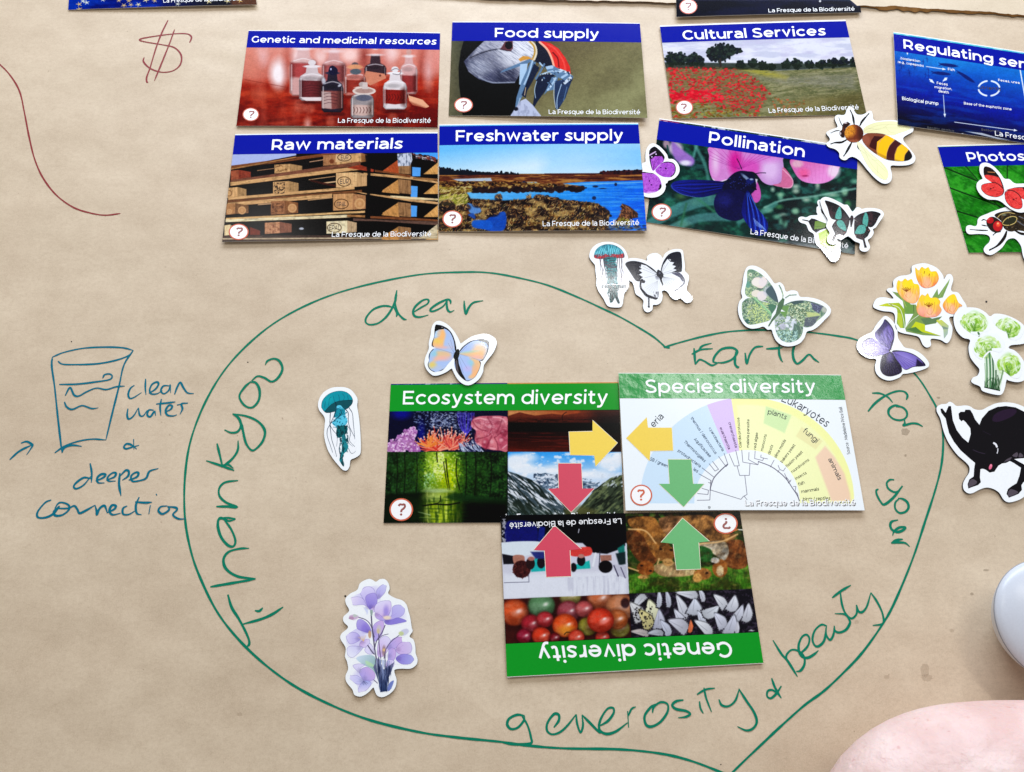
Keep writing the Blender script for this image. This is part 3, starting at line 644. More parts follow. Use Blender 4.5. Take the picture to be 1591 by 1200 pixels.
c.L([(1300, 560), (1320, 600), (1440, 640)], 3, (235, 220, 210)); c.P([(1302, 568), (1400, 598), (1445, 645), (1420, 656), (1330, 634), (1308, 606)], (232, 172, 136), 1, 3)
c.P([(1290, 600), (1440, 660), (1500, 660), (1500, 680), (1350, 680)], (90, 8, 4), .5, 14)
c.grain(.02)
grid_on('picture', sh, 0, 0, 1, .99, .00005, print_mat('bottles_print', c.image('bottles_print')), t)
badge(sh, vw, 220, 700, 57, 46, t); caption(sh, vw, t, (818, 757), (1455, 757), 32)

# --- food supply
vw = (680, 20, 4.68)
sh, t = new_card('blue-banded card of a puffin holding a beakful of small fish', vw, [(107, 65), (1470, 75), (1525, 765), (80, 748)], [.0006, .0020, .0034, .0006])
band(sh, vw, t, [(102, 205), (1478, 217)], BLUE, 'Food supply', (416, 178), (1172, 188), 66, .161)
c = Canvas(sh); c.view(*vw); A = [(50, 150), (1580, 150), (1580, 800), (50, 800)]
c.bg((118, 112, 78)); c.grad(A, (900, 200), (1250, 700), (98, 88, 62), (138, 136, 98)); c.grad([(40, 150), (200, 150), (200, 800), (40, 800)], (60, 0), (200, 0), (112, 108, 84), (60, 62, 50), soft=60)
c.N(A, 260, 160, (84, 78, 56), .4, 2, .45, .7)
c.P([(345, 200), (190, 205), (168, 280), (152, 400), (156, 520), (165, 600), (182, 745), (540, 760), (575, 650), (606, 520), (590, 430), (480, 330)], (5, 5, 9), 1, 5)
face = [(345, 200), (285, 255), (235, 305), (190, 355), (225, 430), (300, 485), (400, 515), (560, 512), (600, 440), (625, 360), (700, 330), (715, 270), (690, 225), (660, 200)]
c.grad(face, (600, 220), (400, 500), (232, 232, 240), (60, 62, 84), 1, 5); c.setclip(face)
c.P([(340, 200), (480, 200), (460, 250), (330, 275), (240, 330)], (170, 170, 184), .9, 16); c.L([(235, 330), (300, 300), (380, 275), (460, 262)], 9, (40, 40, 52), .9, soft=8)
c.E(300, 400, 80, 60, (196, 200, 214), .6, 50); c.E(560, 300, 110, 90, (240, 240, 246), .7, 60); c.P([(430, 420), (560, 400), (600, 520), (420, 520)], (34, 36, 56), .75, 40)
c.N(face, 50, 4, (60, 66, 90), .5, 4, .5, .75, rot=35, o=3); c.N(face, 40, 4, (240, 240, 250), .35, 14, .55, .75, rot=35, o=3)
c.L([(300, 470), (400, 508), (560, 506)], 8, (170, 178, 196), .8, soft=8); c.setclip()
c.P([(455, 265), (490, 210), (545, 205), (548, 260), (530, 282)], (96, 58, 62), 1, 5); c.E(517, 237, 27, 29, (16, 10, 14)); c.L([(455, 266), (500, 276), (535, 280)], 6, (60, 50, 60))
c.P([(715, 200), (790, 260), (850, 350), (850, 390), (780, 395), (690, 345), (705, 270)], (20, 24, 42), 1, 3, 0)
c.L([(668, 208), (702, 240), (712, 290), (698, 336)], 26, (226, 214, 190)); c.L([(672, 212), (700, 245), (706, 290), (692, 332)], 12, (186, 146, 70))
c.P([(745, 205), (820, 222), (880, 262), (930, 330), (962, 395), (968, 450), (930, 420), (850, 395), (810, 290)], (214, 52, 46), 1, 3)
c.L([(742, 214), (795, 265), (828, 330), (846, 392)], 15, (240, 176, 150)); c.L([(838, 290), (872, 330), (882, 395)], 10, (120, 14, 24)); c.L([(800, 230), (860, 270), (912, 350), (930, 420)], 10, (240, 100, 90), .7, soft=8)
c.P([(588, 338), (620, 315), (660, 318), (700, 345), (640, 342), (600, 355)], (206, 148, 70), 1, 4)
FB = (96, 124, 156); FL = (176, 202, 226); FD = (24, 34, 56)
for (p, cl) in (([(560, 380), (670, 335), (690, 350), (650, 372), (450, 440), (480, 415)], FB), ([(600, 375), (655, 370), (640, 470), (610, 530), (592, 520)], FL), ([(680, 350), (715, 360), (700, 430), (660, 520), (600, 640), (560, 722), (572, 620), (610, 500)], FB),
    ([(700, 370), (740, 400), (690, 500), (650, 570), (640, 620), (610, 600)], FD), ([(720, 470), (800, 440), (850, 450), (790, 560), (730, 640), (685, 715), (700, 620)], FD), ([(830, 470), (880, 460), (850, 560), (800, 570), (770, 600)], FB),
    ([(850, 500), (930, 480), (985, 470), (950, 560), (930, 620), (880, 700), (858, 705), (850, 620)], (40, 56, 86)), ([(780, 390), (840, 385), (900, 420), (960, 440), (988, 470), (940, 500), (880, 470), (800, 430)], FB)):
    c.P(p, cl, 1, 3)
for (p, w, cl) in (([(690, 350), (660, 450), (630, 520)], 11, FL), ([(775, 375), (740, 440), (715, 480)], 15, FB), ([(750, 450), (830, 425), (900, 430)], 9, FL), ([(600, 620), (575, 700)], 6, FL), ([(800, 400), (830, 395)], 24, FL), ([(860, 475), (820, 540), (800, 562)], 13, FL), ([(965, 475), (925, 510)], 22, (214, 226, 238)),
    ([(940, 450), (905, 470)], 16, FL), ([(720, 500), (705, 560), (712, 620)], 5, FL), ([(900, 520), (870, 620), (868, 700)], 6, FL), ([(940, 540), (915, 640)], 5, FB), ([(850, 500), (845, 600), (858, 690)], 4, (200, 215, 230)), ([(742, 365), (760, 385)], 12, FL), ([(880, 410), (930, 430)], 14, (210, 225, 240)), ([(640, 545), (632, 600)], 5, (220, 190, 150))):
    c.L(p, w, cl, .95)
c.D([(740, 360), (985, 440), (985, 500), (800, 560), (720, 420)], 60, (3, 9), (2, 5), [(16, 20, 36), (220, 232, 244), FB, FD], 3)
c.P([(522, 760), (560, 700), (605, 640), (640, 625), (690, 670), (768, 770)], (190, 196, 218), 1, 4); c.N([(522, 760), (600, 640), (768, 770)], 12, 30, (120, 124, 150), .4, 6); c.E(570, 700, 16, 14, (20, 22, 36), 1, 6)
c.grain(.012)
grid_on('picture', sh, 0, 0, 1, .99, .00005, print_mat('puffin_print', c.image('puffin_print')), t)
badge(sh, vw, 188, 672, 68, 53, t); caption(sh, vw, t, (808, 738), (1472, 740), 33)

# --- cultural services: a plain meadow with red flowers
vw = (1010, 20, 4.546)
sh, t = new_card('blue-banded card of a painted meadow with red flowers below dark trees', vw, [(68, 90), (1380, 50), (1530, 720), (158, 750)], [.0014, .0028, .0006, .0008])
band(sh, vw, t, [(85, 213), (1403, 175)], BLUE, 'Cultural Services', (234, 192), (1242, 160), 66, .169, .985)
c = Canvas(sh); c.view(*vw); A = [(40, 120), (1600, 120), (1600, 800), (40, 800)]
c.bg((206, 208, 226)); c.N(A, 160, 30, (238, 238, 246), .8, 3, .4, .6); c.N(A, 120, 40, (196, 190, 220), .5, 8, .5, .7)
gr = [(40, 395), (400, 385), (620, 385), (900, 410), (1600, 375), (1600, 800), (40, 800)]
c.grad(gr, (500, 390), (1200, 700), (128, 128, 88), (98, 100, 70), 1, 5)
c.N(gr, 90, 14, (150, 146, 112), .8, 5, .45, .65, rot=-4); c.N(gr, 60, 10, (80, 86, 52), .6, 15, .5, .7, rot=-6); c.N(gr, 14, 5, (160, 150, 110), .5, 25, .5, .7)
c.P([(600, 390), (760, 395), (980, 450), (960, 480), (780, 440)], (160, 152, 64), .8, 24); c.P([(720, 460), (1450, 430), (1450, 540), (900, 500)], (140, 138, 130), .45, 40)
c.grad([(1100, 600), (1540, 560), (1560, 760), (700, 770)], (1200, 620), (1300, 740), (120, 110, 70), (86, 78, 44), .7, 50)
trees = ((150, 330, 44, 55), (210, 325, 60, 46), (300, 335, 60, 52), (350, 340, 40, 40), (440, 290, 46, 52), (500, 285, 70, 75), (560, 270, 60, 48), (610, 270, 36, 18), (640, 365, 36, 24), (725, 360, 38, 34), (800, 375, 36, 30), (860, 385, 20, 20), (960, 365, 30, 34), (1035, 360, 38, 40), (1125, 365, 30, 26), (1210, 365, 36, 26), (1290, 355, 40, 30), (1360, 350, 44, 30), (1440, 350, 24, 30))
for i, (x, y, rx, ry) in enumerate(trees):
    c.E(x, y, rx*.8, ry*.8, (24, 34, 34), 1, 8)
    c.D(ell_pts(x, y, rx, ry, 12), 34, (6, 15), (5, 12), [(18, 24, 28), (32, 44, 36), (44, 58, 50), (22, 30, 40)], i+10)
c.P([(100, 350), (1450, 365), (1450, 385), (900, 408), (100, 392)], (26, 36, 26), .85, 8); c.L([(495, 330), (500, 385)], 14, (50, 44, 40))
fl = [(110, 390), (400, 385), (620, 400), (740, 460), (850, 570), (800, 640), (760, 720), (600, 700), (380, 640), (150, 640)]
c.P(fl, (120, 74, 50), .5, 40)
c.D(fl, 900, (5, 13), (3, 8), [(206, 44, 48), (180, 34, 40), (226, 60, 62), (150, 40, 36), (196, 50, 60), (110, 110, 66)], 5, (-20, 20), .9, 2)
c.D([(130, 560), (500, 540), (520, 620), (150, 640)], 120, (10, 20), (6, 11), [(214, 30, 50), (196, 24, 44), (226, 60, 70)], 8, (-20, 20), .95)
c.D([(140, 620), (420, 640), (800, 720), (820, 760), (140, 760)], 220, (6, 18), (4, 9), [(110, 104, 44), (150, 140, 70), (84, 76, 30), (176, 60, 44), (130, 90, 40)], 9, (-30, 30), .85)
c.D(gr, 500, (8, 22), (2, 5), [(120, 122, 84), (150, 146, 110), (94, 98, 60), (136, 128, 100)], 12, (-15, 10), .45)
c.D([(860, 600), (1100, 620), (1050, 720), (860, 740)], 70, (5, 12), (3, 7), [(176, 90, 60), (150, 120, 70), (190, 110, 80), (110, 96, 50)], 14, (-20, 20), .7)
c.grain(.02)
grid_on('picture', sh, 0, 0, 1, .975, .00005, print_mat('meadow_print', c.image('meadow_print')), t)
badge(sh, vw, 242, 670, 62, 51, t); caption(sh, vw, t, (840, 709), (1475, 684), 34)

# --- regulating services
vw = (1370, 0, 5)
sh, t = new_card('deep blue card of an ocean diagram with white arrows, cut off at the right edge', vw, [(90, 248), (1570, 480), (1640, 1195), (125, 970)], [.0022, .0006, .0006, .0028])
vb = band(sh, vw, t, [(100, 393), (1105, 553)], BLUE, 'Regulating services', (170, 378), (1450, 592), 72, .169, .975)
c = Canvas(sh); c.view(*vw); A = [(50, 150), (1800, 150), (1800, 1300), (50, 1300)]
c.bg((20, 90, 190)); c.grad(A, (480, 420), (410, 760), (26, 116, 204), (2, 30, 140)); c.grad([(-50, 690), (1900, 980), (1900, 1400), (-50, 1400)], (400, 750), (340, 1010), (2, 30, 140), (0, 1, 10), 1, 30)
c.P([(90, 230), (1600, 470), (1600, 520), (90, 280)], (70, 190, 210), 1, 4); c.N([(90, 230), (1600, 470), (1600, 520), (90, 280)], 40, 10, (190, 240, 240), .7, 3)
c.E(480, 480, 200, 60, (50, 156, 222), .5, 120); c.N(A, 200, 26, (30, 110, 210), .25, 6, .5, .7, rot=8)
for i, (x, y, a, l) in enumerate(((520, 508, 7, 70), (465, 572, 6, 70), (655, 600, 33, 78))):
    r = math.radians(a); co, si = math.cos(r), math.sin(r)
    c.E(x, y, l, 13, (14, 30, 96), .9, 4, a); c.L([(x-l*co-10, y-l*si-10), (x-l*co*.8, y-l*si*.8), (x-l*co-8, y-l*si+12)], 5, (14, 30, 96), .9)
R = random.Random(4)
for i in range(16):
    x = R.uniform(130, 380); y = R.uniform(430, 600); c.L([(x, y), (x+R.uniform(-8, 8), y+20), (x+R.uniform(-6, 6), y+40)], 5, (20, 40, 120), .8); c.L([(x-12, y+10), (x+12, y+16)], 3, (20, 40, 120), .8)
def arrow(p0, p1, w=5, hd=20, col=(240, 246, 255)):
    c.L([p0, p1], w, col, 1, 0); dx, dy = p1[0]-p0[0], p1[1]-p0[1]; l = math.hypot(dx, dy); dx /= l; dy /= l
    c.P([(p1[0]+dx*hd*.5, p1[1]+dy*hd*.5), (p1[0]-dx*hd+dy*hd*.5, p1[1]-dy*hd-dx*hd*.5), (p1[0]-dx*hd-dy*hd*.5, p1[1]-dy*hd+dx*hd*.5)], col)
arrow((345, 518), (490, 540)); arrow((478, 740), (490, 905)); arrow((565, 950), (1045, 1015)); arrow((372, 618), (400, 642), 9, 26); arrow((505, 608), (480, 628), 9, 26); arrow((198, 400), (199, 424), 4, 14)
for a0 in range(4):
    c.L([(833+82*math.cos(math.radians(a)), 688+58*math.sin(math.radians(a))) for a in range(a0*90+14, a0*90+80, 8)], 13, (240, 246, 255))
arrow((1075, 545), (1130, 860), 9, 10); c.P([(640, 1020), (900, 1080), (1010, 1092), (900, 1070), (780, 1035)], (220, 225, 230), .8); c.P([(590, 1040), (640, 1036), (620, 1046)], (230, 230, 230))
c.grain(.012)
pic = grid_on('picture', sh, 0, 0, 1, .99, .00005, print_mat('ocean_print', c.image('ocean_print')), t)
for (s, p0, p1, cp, m) in (('Zooplankton', (145, 462), (297, 486), 17, LET), ('(e.g., copepods)', (125, 490), (325, 522), 17, LET), ('Fish', (514, 548), (566, 555), 19, LET), ('Feces', (428, 656), (512, 668), 20, LET), ('migration,', (410, 686), (545, 702), 18, LET), ('death', (440, 718), (520, 730), 20, LET),
    ('Biological pump', (158, 778), (440, 820), 26, LET), ('Base of the euphotic zone', (638, 812), (1008, 860), 19, LET), ('Feces, urea', (905, 632), (1070, 654), 18, LET), ('Benthic detritus', (355, 1000), (562, 1026), 15, SHAD), ('Bottom life', (774, 1016), (925, 1034), 17, SHAD), ('Nutrients', (740, 690), (925, 706), 26, INK_K)):
    text_on('diagram_lettering', sh, vw, s, p0, p1, cp, .15, .00012, m, t, .15)
caption(sh, vw, t, (880, 1055), (1700, 1180), 38)
# --- raw materials
vw = (330, 190, 4.3)
sh, t = new_card('blue-banded card of stacked wooden pallets, left of the marsh card', vw, [(152, 80), (1505, 68), (1508, 785), (65, 800)], [.0006, .0006, .0006, .0022])
band(sh, vw, t, [(138, 213), (1506, 208)], BLUE, 'Raw materials', (395, 186), (1268, 178), 70, .165, .988)
c = Canvas(sh); c.view(*vw); A = [(40, 50), (1560, 50), (1560, 840), (40, 840)]
c.bg((12, 9, 10)); c.P([(60, 60), (1560, 60), (1560, 95), (60, 95)], (120, 180, 240))
c.P([(60, 200), (560, 200), (560, 222), (60, 318)], (176, 186, 226), 1, 3); c.P([(1340, 190), (1560, 190), (1560, 260), (1340, 218)], (80, 160, 236), 1, 3)
for (x0, y0, x1, y1) in ((1335, 300, 1392, 362), (1325, 425, 1372, 502), (1322, 556, 1368, 632)): c.P([(x0, y0), (x1, y0+4), (x1-3, y1), (x0, y1)], (92, 160, 228), 1, 3)
W1 = (206, 160, 110); W2 = (168, 118, 74); W3 = (120, 72, 44); W4 = (236, 208, 160); WR = (130, 60, 40)
def wood(p, col, seed, ang=-7, dk=.5):
    c.P(p, col, 1, 2.5); c.N(p, 90, 5, tuple(k*.62 for k in col), dk, seed, .5, .7, 2, 3, ang); c.N(p, 50, 4, tuple(min(255, k*1.2+12) for k in col), .5, seed+7, .55, .72, 2, 3, ang)
    c.N(p, 25, 18, tuple(k*.55 for k in col), .35, seed+20, .58, .72, 2)
def beam(x0, y0, x1, y1, th, col, seed, dark=True):
    a = math.degrees(math.atan2(y1-y0, x1-x0)); wood([(x0, y0), (x1, y1), (x1, y1+th), (x0, y0+th)], col, seed, a)
    if dark: c.L([(x0, y0+th), (x1, y1+th)], 3, (30, 16, 8), .8)
def block(x, y, w, h, d, col, seed, side=None):
    wood([(x, y), (x+w, y-6), (x+w, y+h-6), (x, y+h)], col, seed, 90, .25)
    wood([(x+w, y-6), (x+w+d, y+8), (x+w+d, y+h-12), (x+w, y+h-6)], side or tuple(k*.8 for k in col), seed+3, 90, .4)
# top tier
beam(120, 292, 1040, 170, 22, W3, 1); beam(120, 310, 560, 230, 10, W2, 2)
block(122, 325, 55, 62, 80, (150, 80, 56), 3, (130, 56, 40)); block(415, 285, 105, 58, 80, W1, 4); block(740, 222, 90, 70, 95, (160, 112, 78), 5, W1); block(925, 212, 70, 62, 42, W1, 6, (140, 96, 60))
c.E(797, 262, 16, 15, (110, 62, 40), 1, 4); c.L([(650, 266), (740, 252)], 6, (180, 140, 110)); c.L([(300, 324), (410, 310)], 5, (160, 120, 90))
beam(120, 388, 990, 262, 28, (120, 76, 58), 7); beam(120, 402, 985, 294, 26, W1, 8); wood([(985, 285), (1080, 318), (1075, 334), (900, 306)], (150, 60, 40), 9, 12)
# second
block(100, 440, 70, 66, 58, W1, 10); block(405, 400, 105, 82, 66, W1, 11); block(826, 340, 140, 98, 66, (220, 176, 126), 12, (200, 158, 112))
c.L([(645, 385), (820, 362)], 5, (190, 150, 110)); c.L([(740, 408), (822, 398)], 9, (206, 170, 130)); c.L([(660, 390), (740, 410), (820, 425)], 14, (60, 24, 18), .9)
beam(105, 502, 950, 430, 20, W1, 13); beam(100, 522, 1000, 452, 18, (110, 70, 44), 14); beam(100, 540, 800, 478, 26, W1, 15)
# third
block(92, 548, 60, 72, 90, (170, 120, 80), 16, (120, 84, 56)); block(390, 530, 95, 90, 88, (156, 104, 70), 17, (130, 84, 52)); block(806, 482, 132, 110, 86, (196, 146, 100), 18, (170, 120, 84))
for (x, y, r) in ((198, 590, 27), (534, 575, 30), (985, 545, 36), (113, 598, 18)):
    c.E(x, y, r, r, (206, 158, 110), 1, 3); c.E(x, y, r*.7, r*.7, (186, 134, 90), .8, 3); c.E(x, y, r*.35, r*.35, (206, 158, 112), .8, 3)
c.L([(306, 552), (390, 545)], 7, (200, 160, 120)); c.L([(640, 522), (800, 505)], 6, (190, 150, 110))
beam(90, 640, 1020, 592, 14, (220, 176, 120), 19, False); beam(88, 650, 925, 618, 20, (240, 220, 176), 20); beam(900, 618, 1020, 622, 16, W2, 21)
# fourth
block(80, 690, 40, 70, 20, W4, 22); block(350, 672, 100, 76, 80, (196, 140, 104), 23, (130, 84, 66)); block(762, 664, 140, 82, 62, (240, 222, 180), 24, (190, 160, 124))
c.P([(250, 700), (320, 725), (320, 755), (250, 755)], (110, 50, 36), 1, 6); c.E(595, 712, 16, 8, (200, 205, 215), .9, 4)
wood([(70, 758), (800, 756), (1505, 760), (1505, 800), (60, 805)], (70, 52, 44), 25); beam(68, 775, 1510, 768, 10, (190, 170, 140), 26, False); c.L([(70, 800), (1500, 790)], 6, (30, 20, 14))
# right side
for (y, k) in ((252, 0), (384, 1), (538, 2), (700, 3)):
    wood([(1140, y+72-k*3), (1240, y), (1250, y+96), (1130, y+84)], (196, 140, 84) if k else (170, 80, 46), 30+k, 60, .3)
    wood([(1240, y-4), (1326, y+6), (1328, y+98), (1245, y+90)], (150, 110, 76), 34+k, 90, .6)
    wood([(1410, y+96), (1510, y+14), (1510, y+96)], (216, 160, 96), 40+k, 60, .3)
for (p, cl, s) in (([(1010, 338), (1340, 365), (1510, 398), (1510, 410), (1330, 384), (1010, 352)], W1, 50), ([(1085, 318), (1200, 336), (1330, 355), (1320, 372), (1190, 345), (1085, 332)], W3, 51), ([(1340, 368), (1510, 378), (1510, 392), (1340, 380)], W2, 52),
    ([(945, 462), (1060, 480), (1330, 510), (1510, 535), (1510, 550), (1320, 530), (1000, 478)], W1, 53), ([(1190, 490), (1330, 500), (1510, 512), (1505, 524), (1330, 516), (1190, 502)], W4, 54), ([(1055, 628), (1200, 632), (1340, 640), (1510, 652), (1510, 664), (1200, 650), (1055, 642)], W3, 55), ([(940, 642), (1200, 656), (1510, 664), (1505, 690), (1100, 662), (940, 660)], (96, 72, 62), 56), ([(1380, 778), (1505, 680), (1505, 780)], (216, 196, 160), 57)):
    wood(p, cl, s, 8)
c.P([(1020, 220), (1040, 380), (1030, 500), (1030, 610), (1050, 620), (1060, 220)], (8, 8, 10), .9, 6)
ws = [(1235, 212), (1330, 205), (1336, 255), (1320, 292), (1240, 294)]; c.P(ws, (206, 210, 222), 1, 4); c.N(ws, 9, 22, (80, 90, 110), .8, 5, .5, .65); c.D([(1330, 210), (1500, 230), (1500, 262), (1340, 240)], 40, (6, 16), (3, 6), [(40, 24, 24), (120, 60, 50), (90, 80, 90), (200, 190, 190)], 6, (0, 40))
c.P([(825, 216), (925, 212), (925, 262), (822, 268)], (214, 176, 132), 1, 3)
INK = (58, 38, 26)
def stamp(cx, cy, rx, ry):
    q = ell_pts(cx, cy, rx, ry, 20); c.L(np.vstack([q, q[:1]]), 5, INK, .9)
stamp(882, 236, 45, 24); stamp(880, 397, 44, 31); stamp(862, 547, 46, 32); stamp(815, 706, 46, 30)
c.N([(420, 280), (500, 276), (500, 330), (420, 335)], 10, 8, (90, 60, 36), .8, 8, .55, .65); c.N([(412, 405), (485, 402), (485, 478), (412, 480)], 9, 7, (40, 30, 26), .9, 9, .5, .6); c.N([(400, 545), (480, 540), (470, 600), (395, 605)], 10, 7, (80, 48, 30), .9, 10, .5, .6); c.N([(355, 680), (450, 675), (450, 740), (355, 745)], 14, 10, (110, 60, 44), .7, 11, .5, .65); c.E(110, 475, 22, 22, (90, 60, 40), .7, 4); c.E(110, 475, 16, 16, W1, .9, 4)
c.grain(.03)
grid_on('picture', sh, 0, 0, 1, .99, .00005, print_mat('pallet_print', c.image('pallet_print')), t)
PI_ = plain('burnt_mark', INK, .5, .3)
for (s, x0, x1, y, cp) in (('EUR', 858, 908, 250, 28), ('EUR', 852, 910, 414, 34), ('EPAL', 830, 894, 562, 28), ('EPAL', 780, 852, 722, 32)): text_on('pallet_mark', sh, vw, s, (x0, y), (x1, y-2), cp, .14, .00011, PI_, t, .16)
badge(sh, vw, 176, 734, 67, 54, t); caption(sh, vw, t, (798, 768), (1462, 764), 34)

# --- pollination
vw = (990, 170, 3.536)
sh, t = new_card('tilted card of a dark blue bee on pink sweet pea flowers', vw, [(122, 50), (1212, 211), (1195, 797), (50, 620)], [.0006, .0006, .0007, .0006])
band(sh, vw, t, [(110, 168), (1205, 330)], BLUE, 'Pollination', (392, 184), (918, 264), 62, .165, .975)
c = Canvas(sh); c.view(*vw); A = [(30, 20), (1260, 20), (1260, 850), (30, 850)]
c.bg((12, 46, 42)); c.N(A, 120, 90, (6, 22, 26), .9, 3, .42, .6); c.N(A, 90, 60, (40, 110, 84), .7, 9, .52, .7); c.N(A, 60, 40, (70, 140, 130), .4, 19, .58, .75)
c.P([(110, 48), (1220, 205), (1220, 225), (110, 66)], (30, 60, 50)); c.N([(110, 48), (1220, 205), (1220, 235), (110, 70)], 26, 12, (220, 220, 226), .9, 4, .52, .62); c.L([(130, 58), (230, 74)], 8, (150, 40, 110), .9)
R = random.Random(8)
for i in range(26): c.E(R.uniform(700, 1200), R.uniform(380, 640), R.uniform(10, 30), R.uniform(8, 22), R.choice([(120, 180, 150), (160, 210, 170), (70, 130, 80), (190, 214, 190), (6, 20, 20)]), .75, 16)
for i in range(10): c.E(R.uniform(60, 420), R.uniform(400, 640), R.uniform(14, 40), R.uniform(10, 22), R.choice([(60, 120, 110), (110, 150, 90), (30, 90, 80), (20, 60, 56)]), .55, 30)
for (p, w, cl, a) in (([(60, 640), (200, 560), (400, 500), (620, 520)], 60, (84, 142, 140), .7), ([(180, 660), (330, 600), (500, 590)], 46, (96, 150, 150), .6), ([(320, 200), (380, 330), (400, 500)], 18, (76, 130, 120), .8), ([(190, 420), (300, 470), (420, 560)], 14, (60, 120, 90), .7), ([(240, 640), (270, 520)], 10, (50, 100, 70), .8), ([(700, 540), (800, 500), (960, 480), (1200, 436)], 9, (150, 200, 180), .85), ([(560, 620), (700, 560), (760, 520)], 26, (80, 140, 130), .7), ([(330, 180), (310, 260)], 14, (90, 150, 140), .8)):
    c.L(p, w, cl, a, soft=12)
c.E(210, 215, 40, 36, (206, 190, 206), .9, 20); c.P([(190, 170), (230, 210), (310, 270), (300, 310), (240, 300), (200, 260)], (150, 110, 186), 1, 14, 1); c.E(265, 295, 30, 14, (240, 236, 246), .9, 12); c.E(160, 190, 18, 24, (196, 160, 176), .8, 12); c.E(225, 240, 30, 20, (170, 120, 200), .6, 14); c.L([(165, 200), (175, 250)], 9, (30, 70, 66), .9)
pf = [(405, 205), (395, 260), (395, 330), (415, 385), (450, 400), (500, 385), (560, 350), (640, 345), (690, 400), (740, 418), (790, 400), (806, 350), (800, 280), (790, 260), (600, 225)]
c.grad(pf, (420, 230), (780, 420), (214, 130, 200), (196, 150, 206), 1, 3, 1); c.setclip(pf, 1)
c.E(540, 290, 36, 70, (206, 30, 140), .9, 40); c.E(620, 320, 60, 50, (214, 76, 176), .8, 40); c.E(430, 290, 18, 60, (236, 206, 232), .8, 26); c.E(730, 330, 46, 60, (236, 206, 240), .7, 40); c.E(700, 260, 80, 30, (214, 110, 200), .6, 40)
for a in range(-60, 61, 9): c.L([(560, 330), (560+230*math.sin(math.radians(a*1.5)), 330-170*math.cos(math.radians(a)))], 2.5, (150, 40, 130), .5, 0)
c.L([(400, 370), (440, 398), (500, 385)], 5, (248, 230, 246), .9); c.setclip()
c.P([(800, 320), (840, 360), (858, 400), (845, 432), (800, 430), (745, 415), (790, 400)], (206, 110, 150), 1, 3, 1); c.L([(800, 330), (845, 375), (856, 405), (840, 430), (800, 432)], 4, (240, 190, 210), .9)
p2 = [(845, 275), (860, 340), (900, 390), (960, 408), (1030, 405), (1085, 375), (1112, 320), (1110, 300), (980, 285)]
c.grad(p2, (900, 320), (960, 410), (214, 110, 176), (236, 150, 214), 1, 4, 1); c.E(1080, 340, 34, 36, (246, 230, 240), .8, 24); c.E(915, 350, 30, 24, (236, 90, 140), .7, 26); c.E(880, 300, 30, 20, (226, 190, 196), .8, 14); c.E(922, 366, 16, 5, (150, 40, 90), .9, 5)
for k in range(9): c.L([(870+k*26, 290), (890+k*22, 340), (910+k*18, 400)], 2, (196, 80, 160), .35)
c.P([(640, 385), (660, 400), (678, 450), (676, 495), (650, 514), (630, 480), (628, 440)], (196, 90, 170), 1, 4, 1); c.P([(640, 380), (662, 385), (652, 420), (640, 440)], (236, 230, 236), .9, 4)
lw = [(185, 418), (215, 395), (300, 388), (420, 392), (490, 405), (480, 440), (400, 475), (330, 484), (250, 470), (200, 445)]
c.grad(lw, (200, 400), (450, 470), (24, 34, 130), (10, 12, 70), 1, 2.5, 1)
for k in range(7): c.L([(200+k*6, 412+k*6), (320, 402+k*11), (480, 405+k*5)], 2.5, (40, 60, 190) if k % 2 else (6, 8, 40), .8)
c.L([(188, 418), (200, 440), (250, 468), (320, 484)], 2.5, (110, 140, 190), .7)
c.P([(520, 360), (570, 338), (630, 350), (650, 390), (650, 440), (600, 480), (540, 470), (480, 450), (470, 420)], (10, 12, 44), 1, 4, 1)
c.P([(430, 480), (460, 450), (540, 440), (600, 470), (612, 540), (580, 600), (520, 612), (450, 585), (422, 530)], (14, 14, 60), 1, 4, 1)
c.E(480, 500, 40, 34, (40, 44, 120), .55, 34); c.D(ell_pts(520, 530, 80, 70, 14), 160, (2, 4), (1, 2), [(30, 30, 96), (5, 5, 30), (20, 20, 70)], 4, a=.6)
c.D(ell_pts(560, 400, 70, 40, 14), 70, (2, 5), (1, 2), [(60, 70, 150), (4, 4, 20), (20, 24, 80)], 5); c.E(600, 378, 34, 8, (150, 170, 200), .8, 6, 40); c.E(620, 395, 22, 14, (20, 30, 90), 1, 4); c.E(628, 385, 10, 5, (180, 200, 226), .8, 4)
c.L([(575, 330), (560, 295), (548, 272)], 4, (20, 14, 40)); c.L([(640, 356), (675, 350), (706, 350)], 4, (20, 14, 40)); c.L([(632, 430), (652, 440)], 10, (10, 10, 24))
rw = [(600, 450), (625, 470), (650, 530), (690, 580), (715, 620), (716, 665), (690, 690), (650, 690), (610, 640), (580, 590), (575, 540)]
c.grad(rw, (600, 480), (700, 680), (14, 18, 90), (20, 40, 150), 1, 2.5, 1); c.setclip(rw, 1)
for k in range(9): c.L([(600+k*3, 460), (600+k*12, 560), (615+k*13, 690)], 4, (70, 110, 226) if k % 2 else (4, 6, 50), .85)
for k in range(6): c.L([(640+k*9, 600+k*8), (655+k*10, 640+k*5)], 4, (150, 180, 240), .8)
c.setclip(); c.P([(550, 700), (1200, 760), (1200, 810), (540, 720)], (150, 150, 150), .7, 24); c.N([(500, 680), (1200, 740), (1200, 800), (500, 720)], 50, 16, (20, 30, 30), .8, 7, .5, .6)
c.grain(.015)
grid_on('picture', sh, 0, 0, 1, .99, .00005, print_mat('pollination_print', c.image('pollination_print')), t)
badge(sh, vw, 134, 566, 55, 47, t); caption(sh, vw, t, (622, 686), (1158, 766), 30)

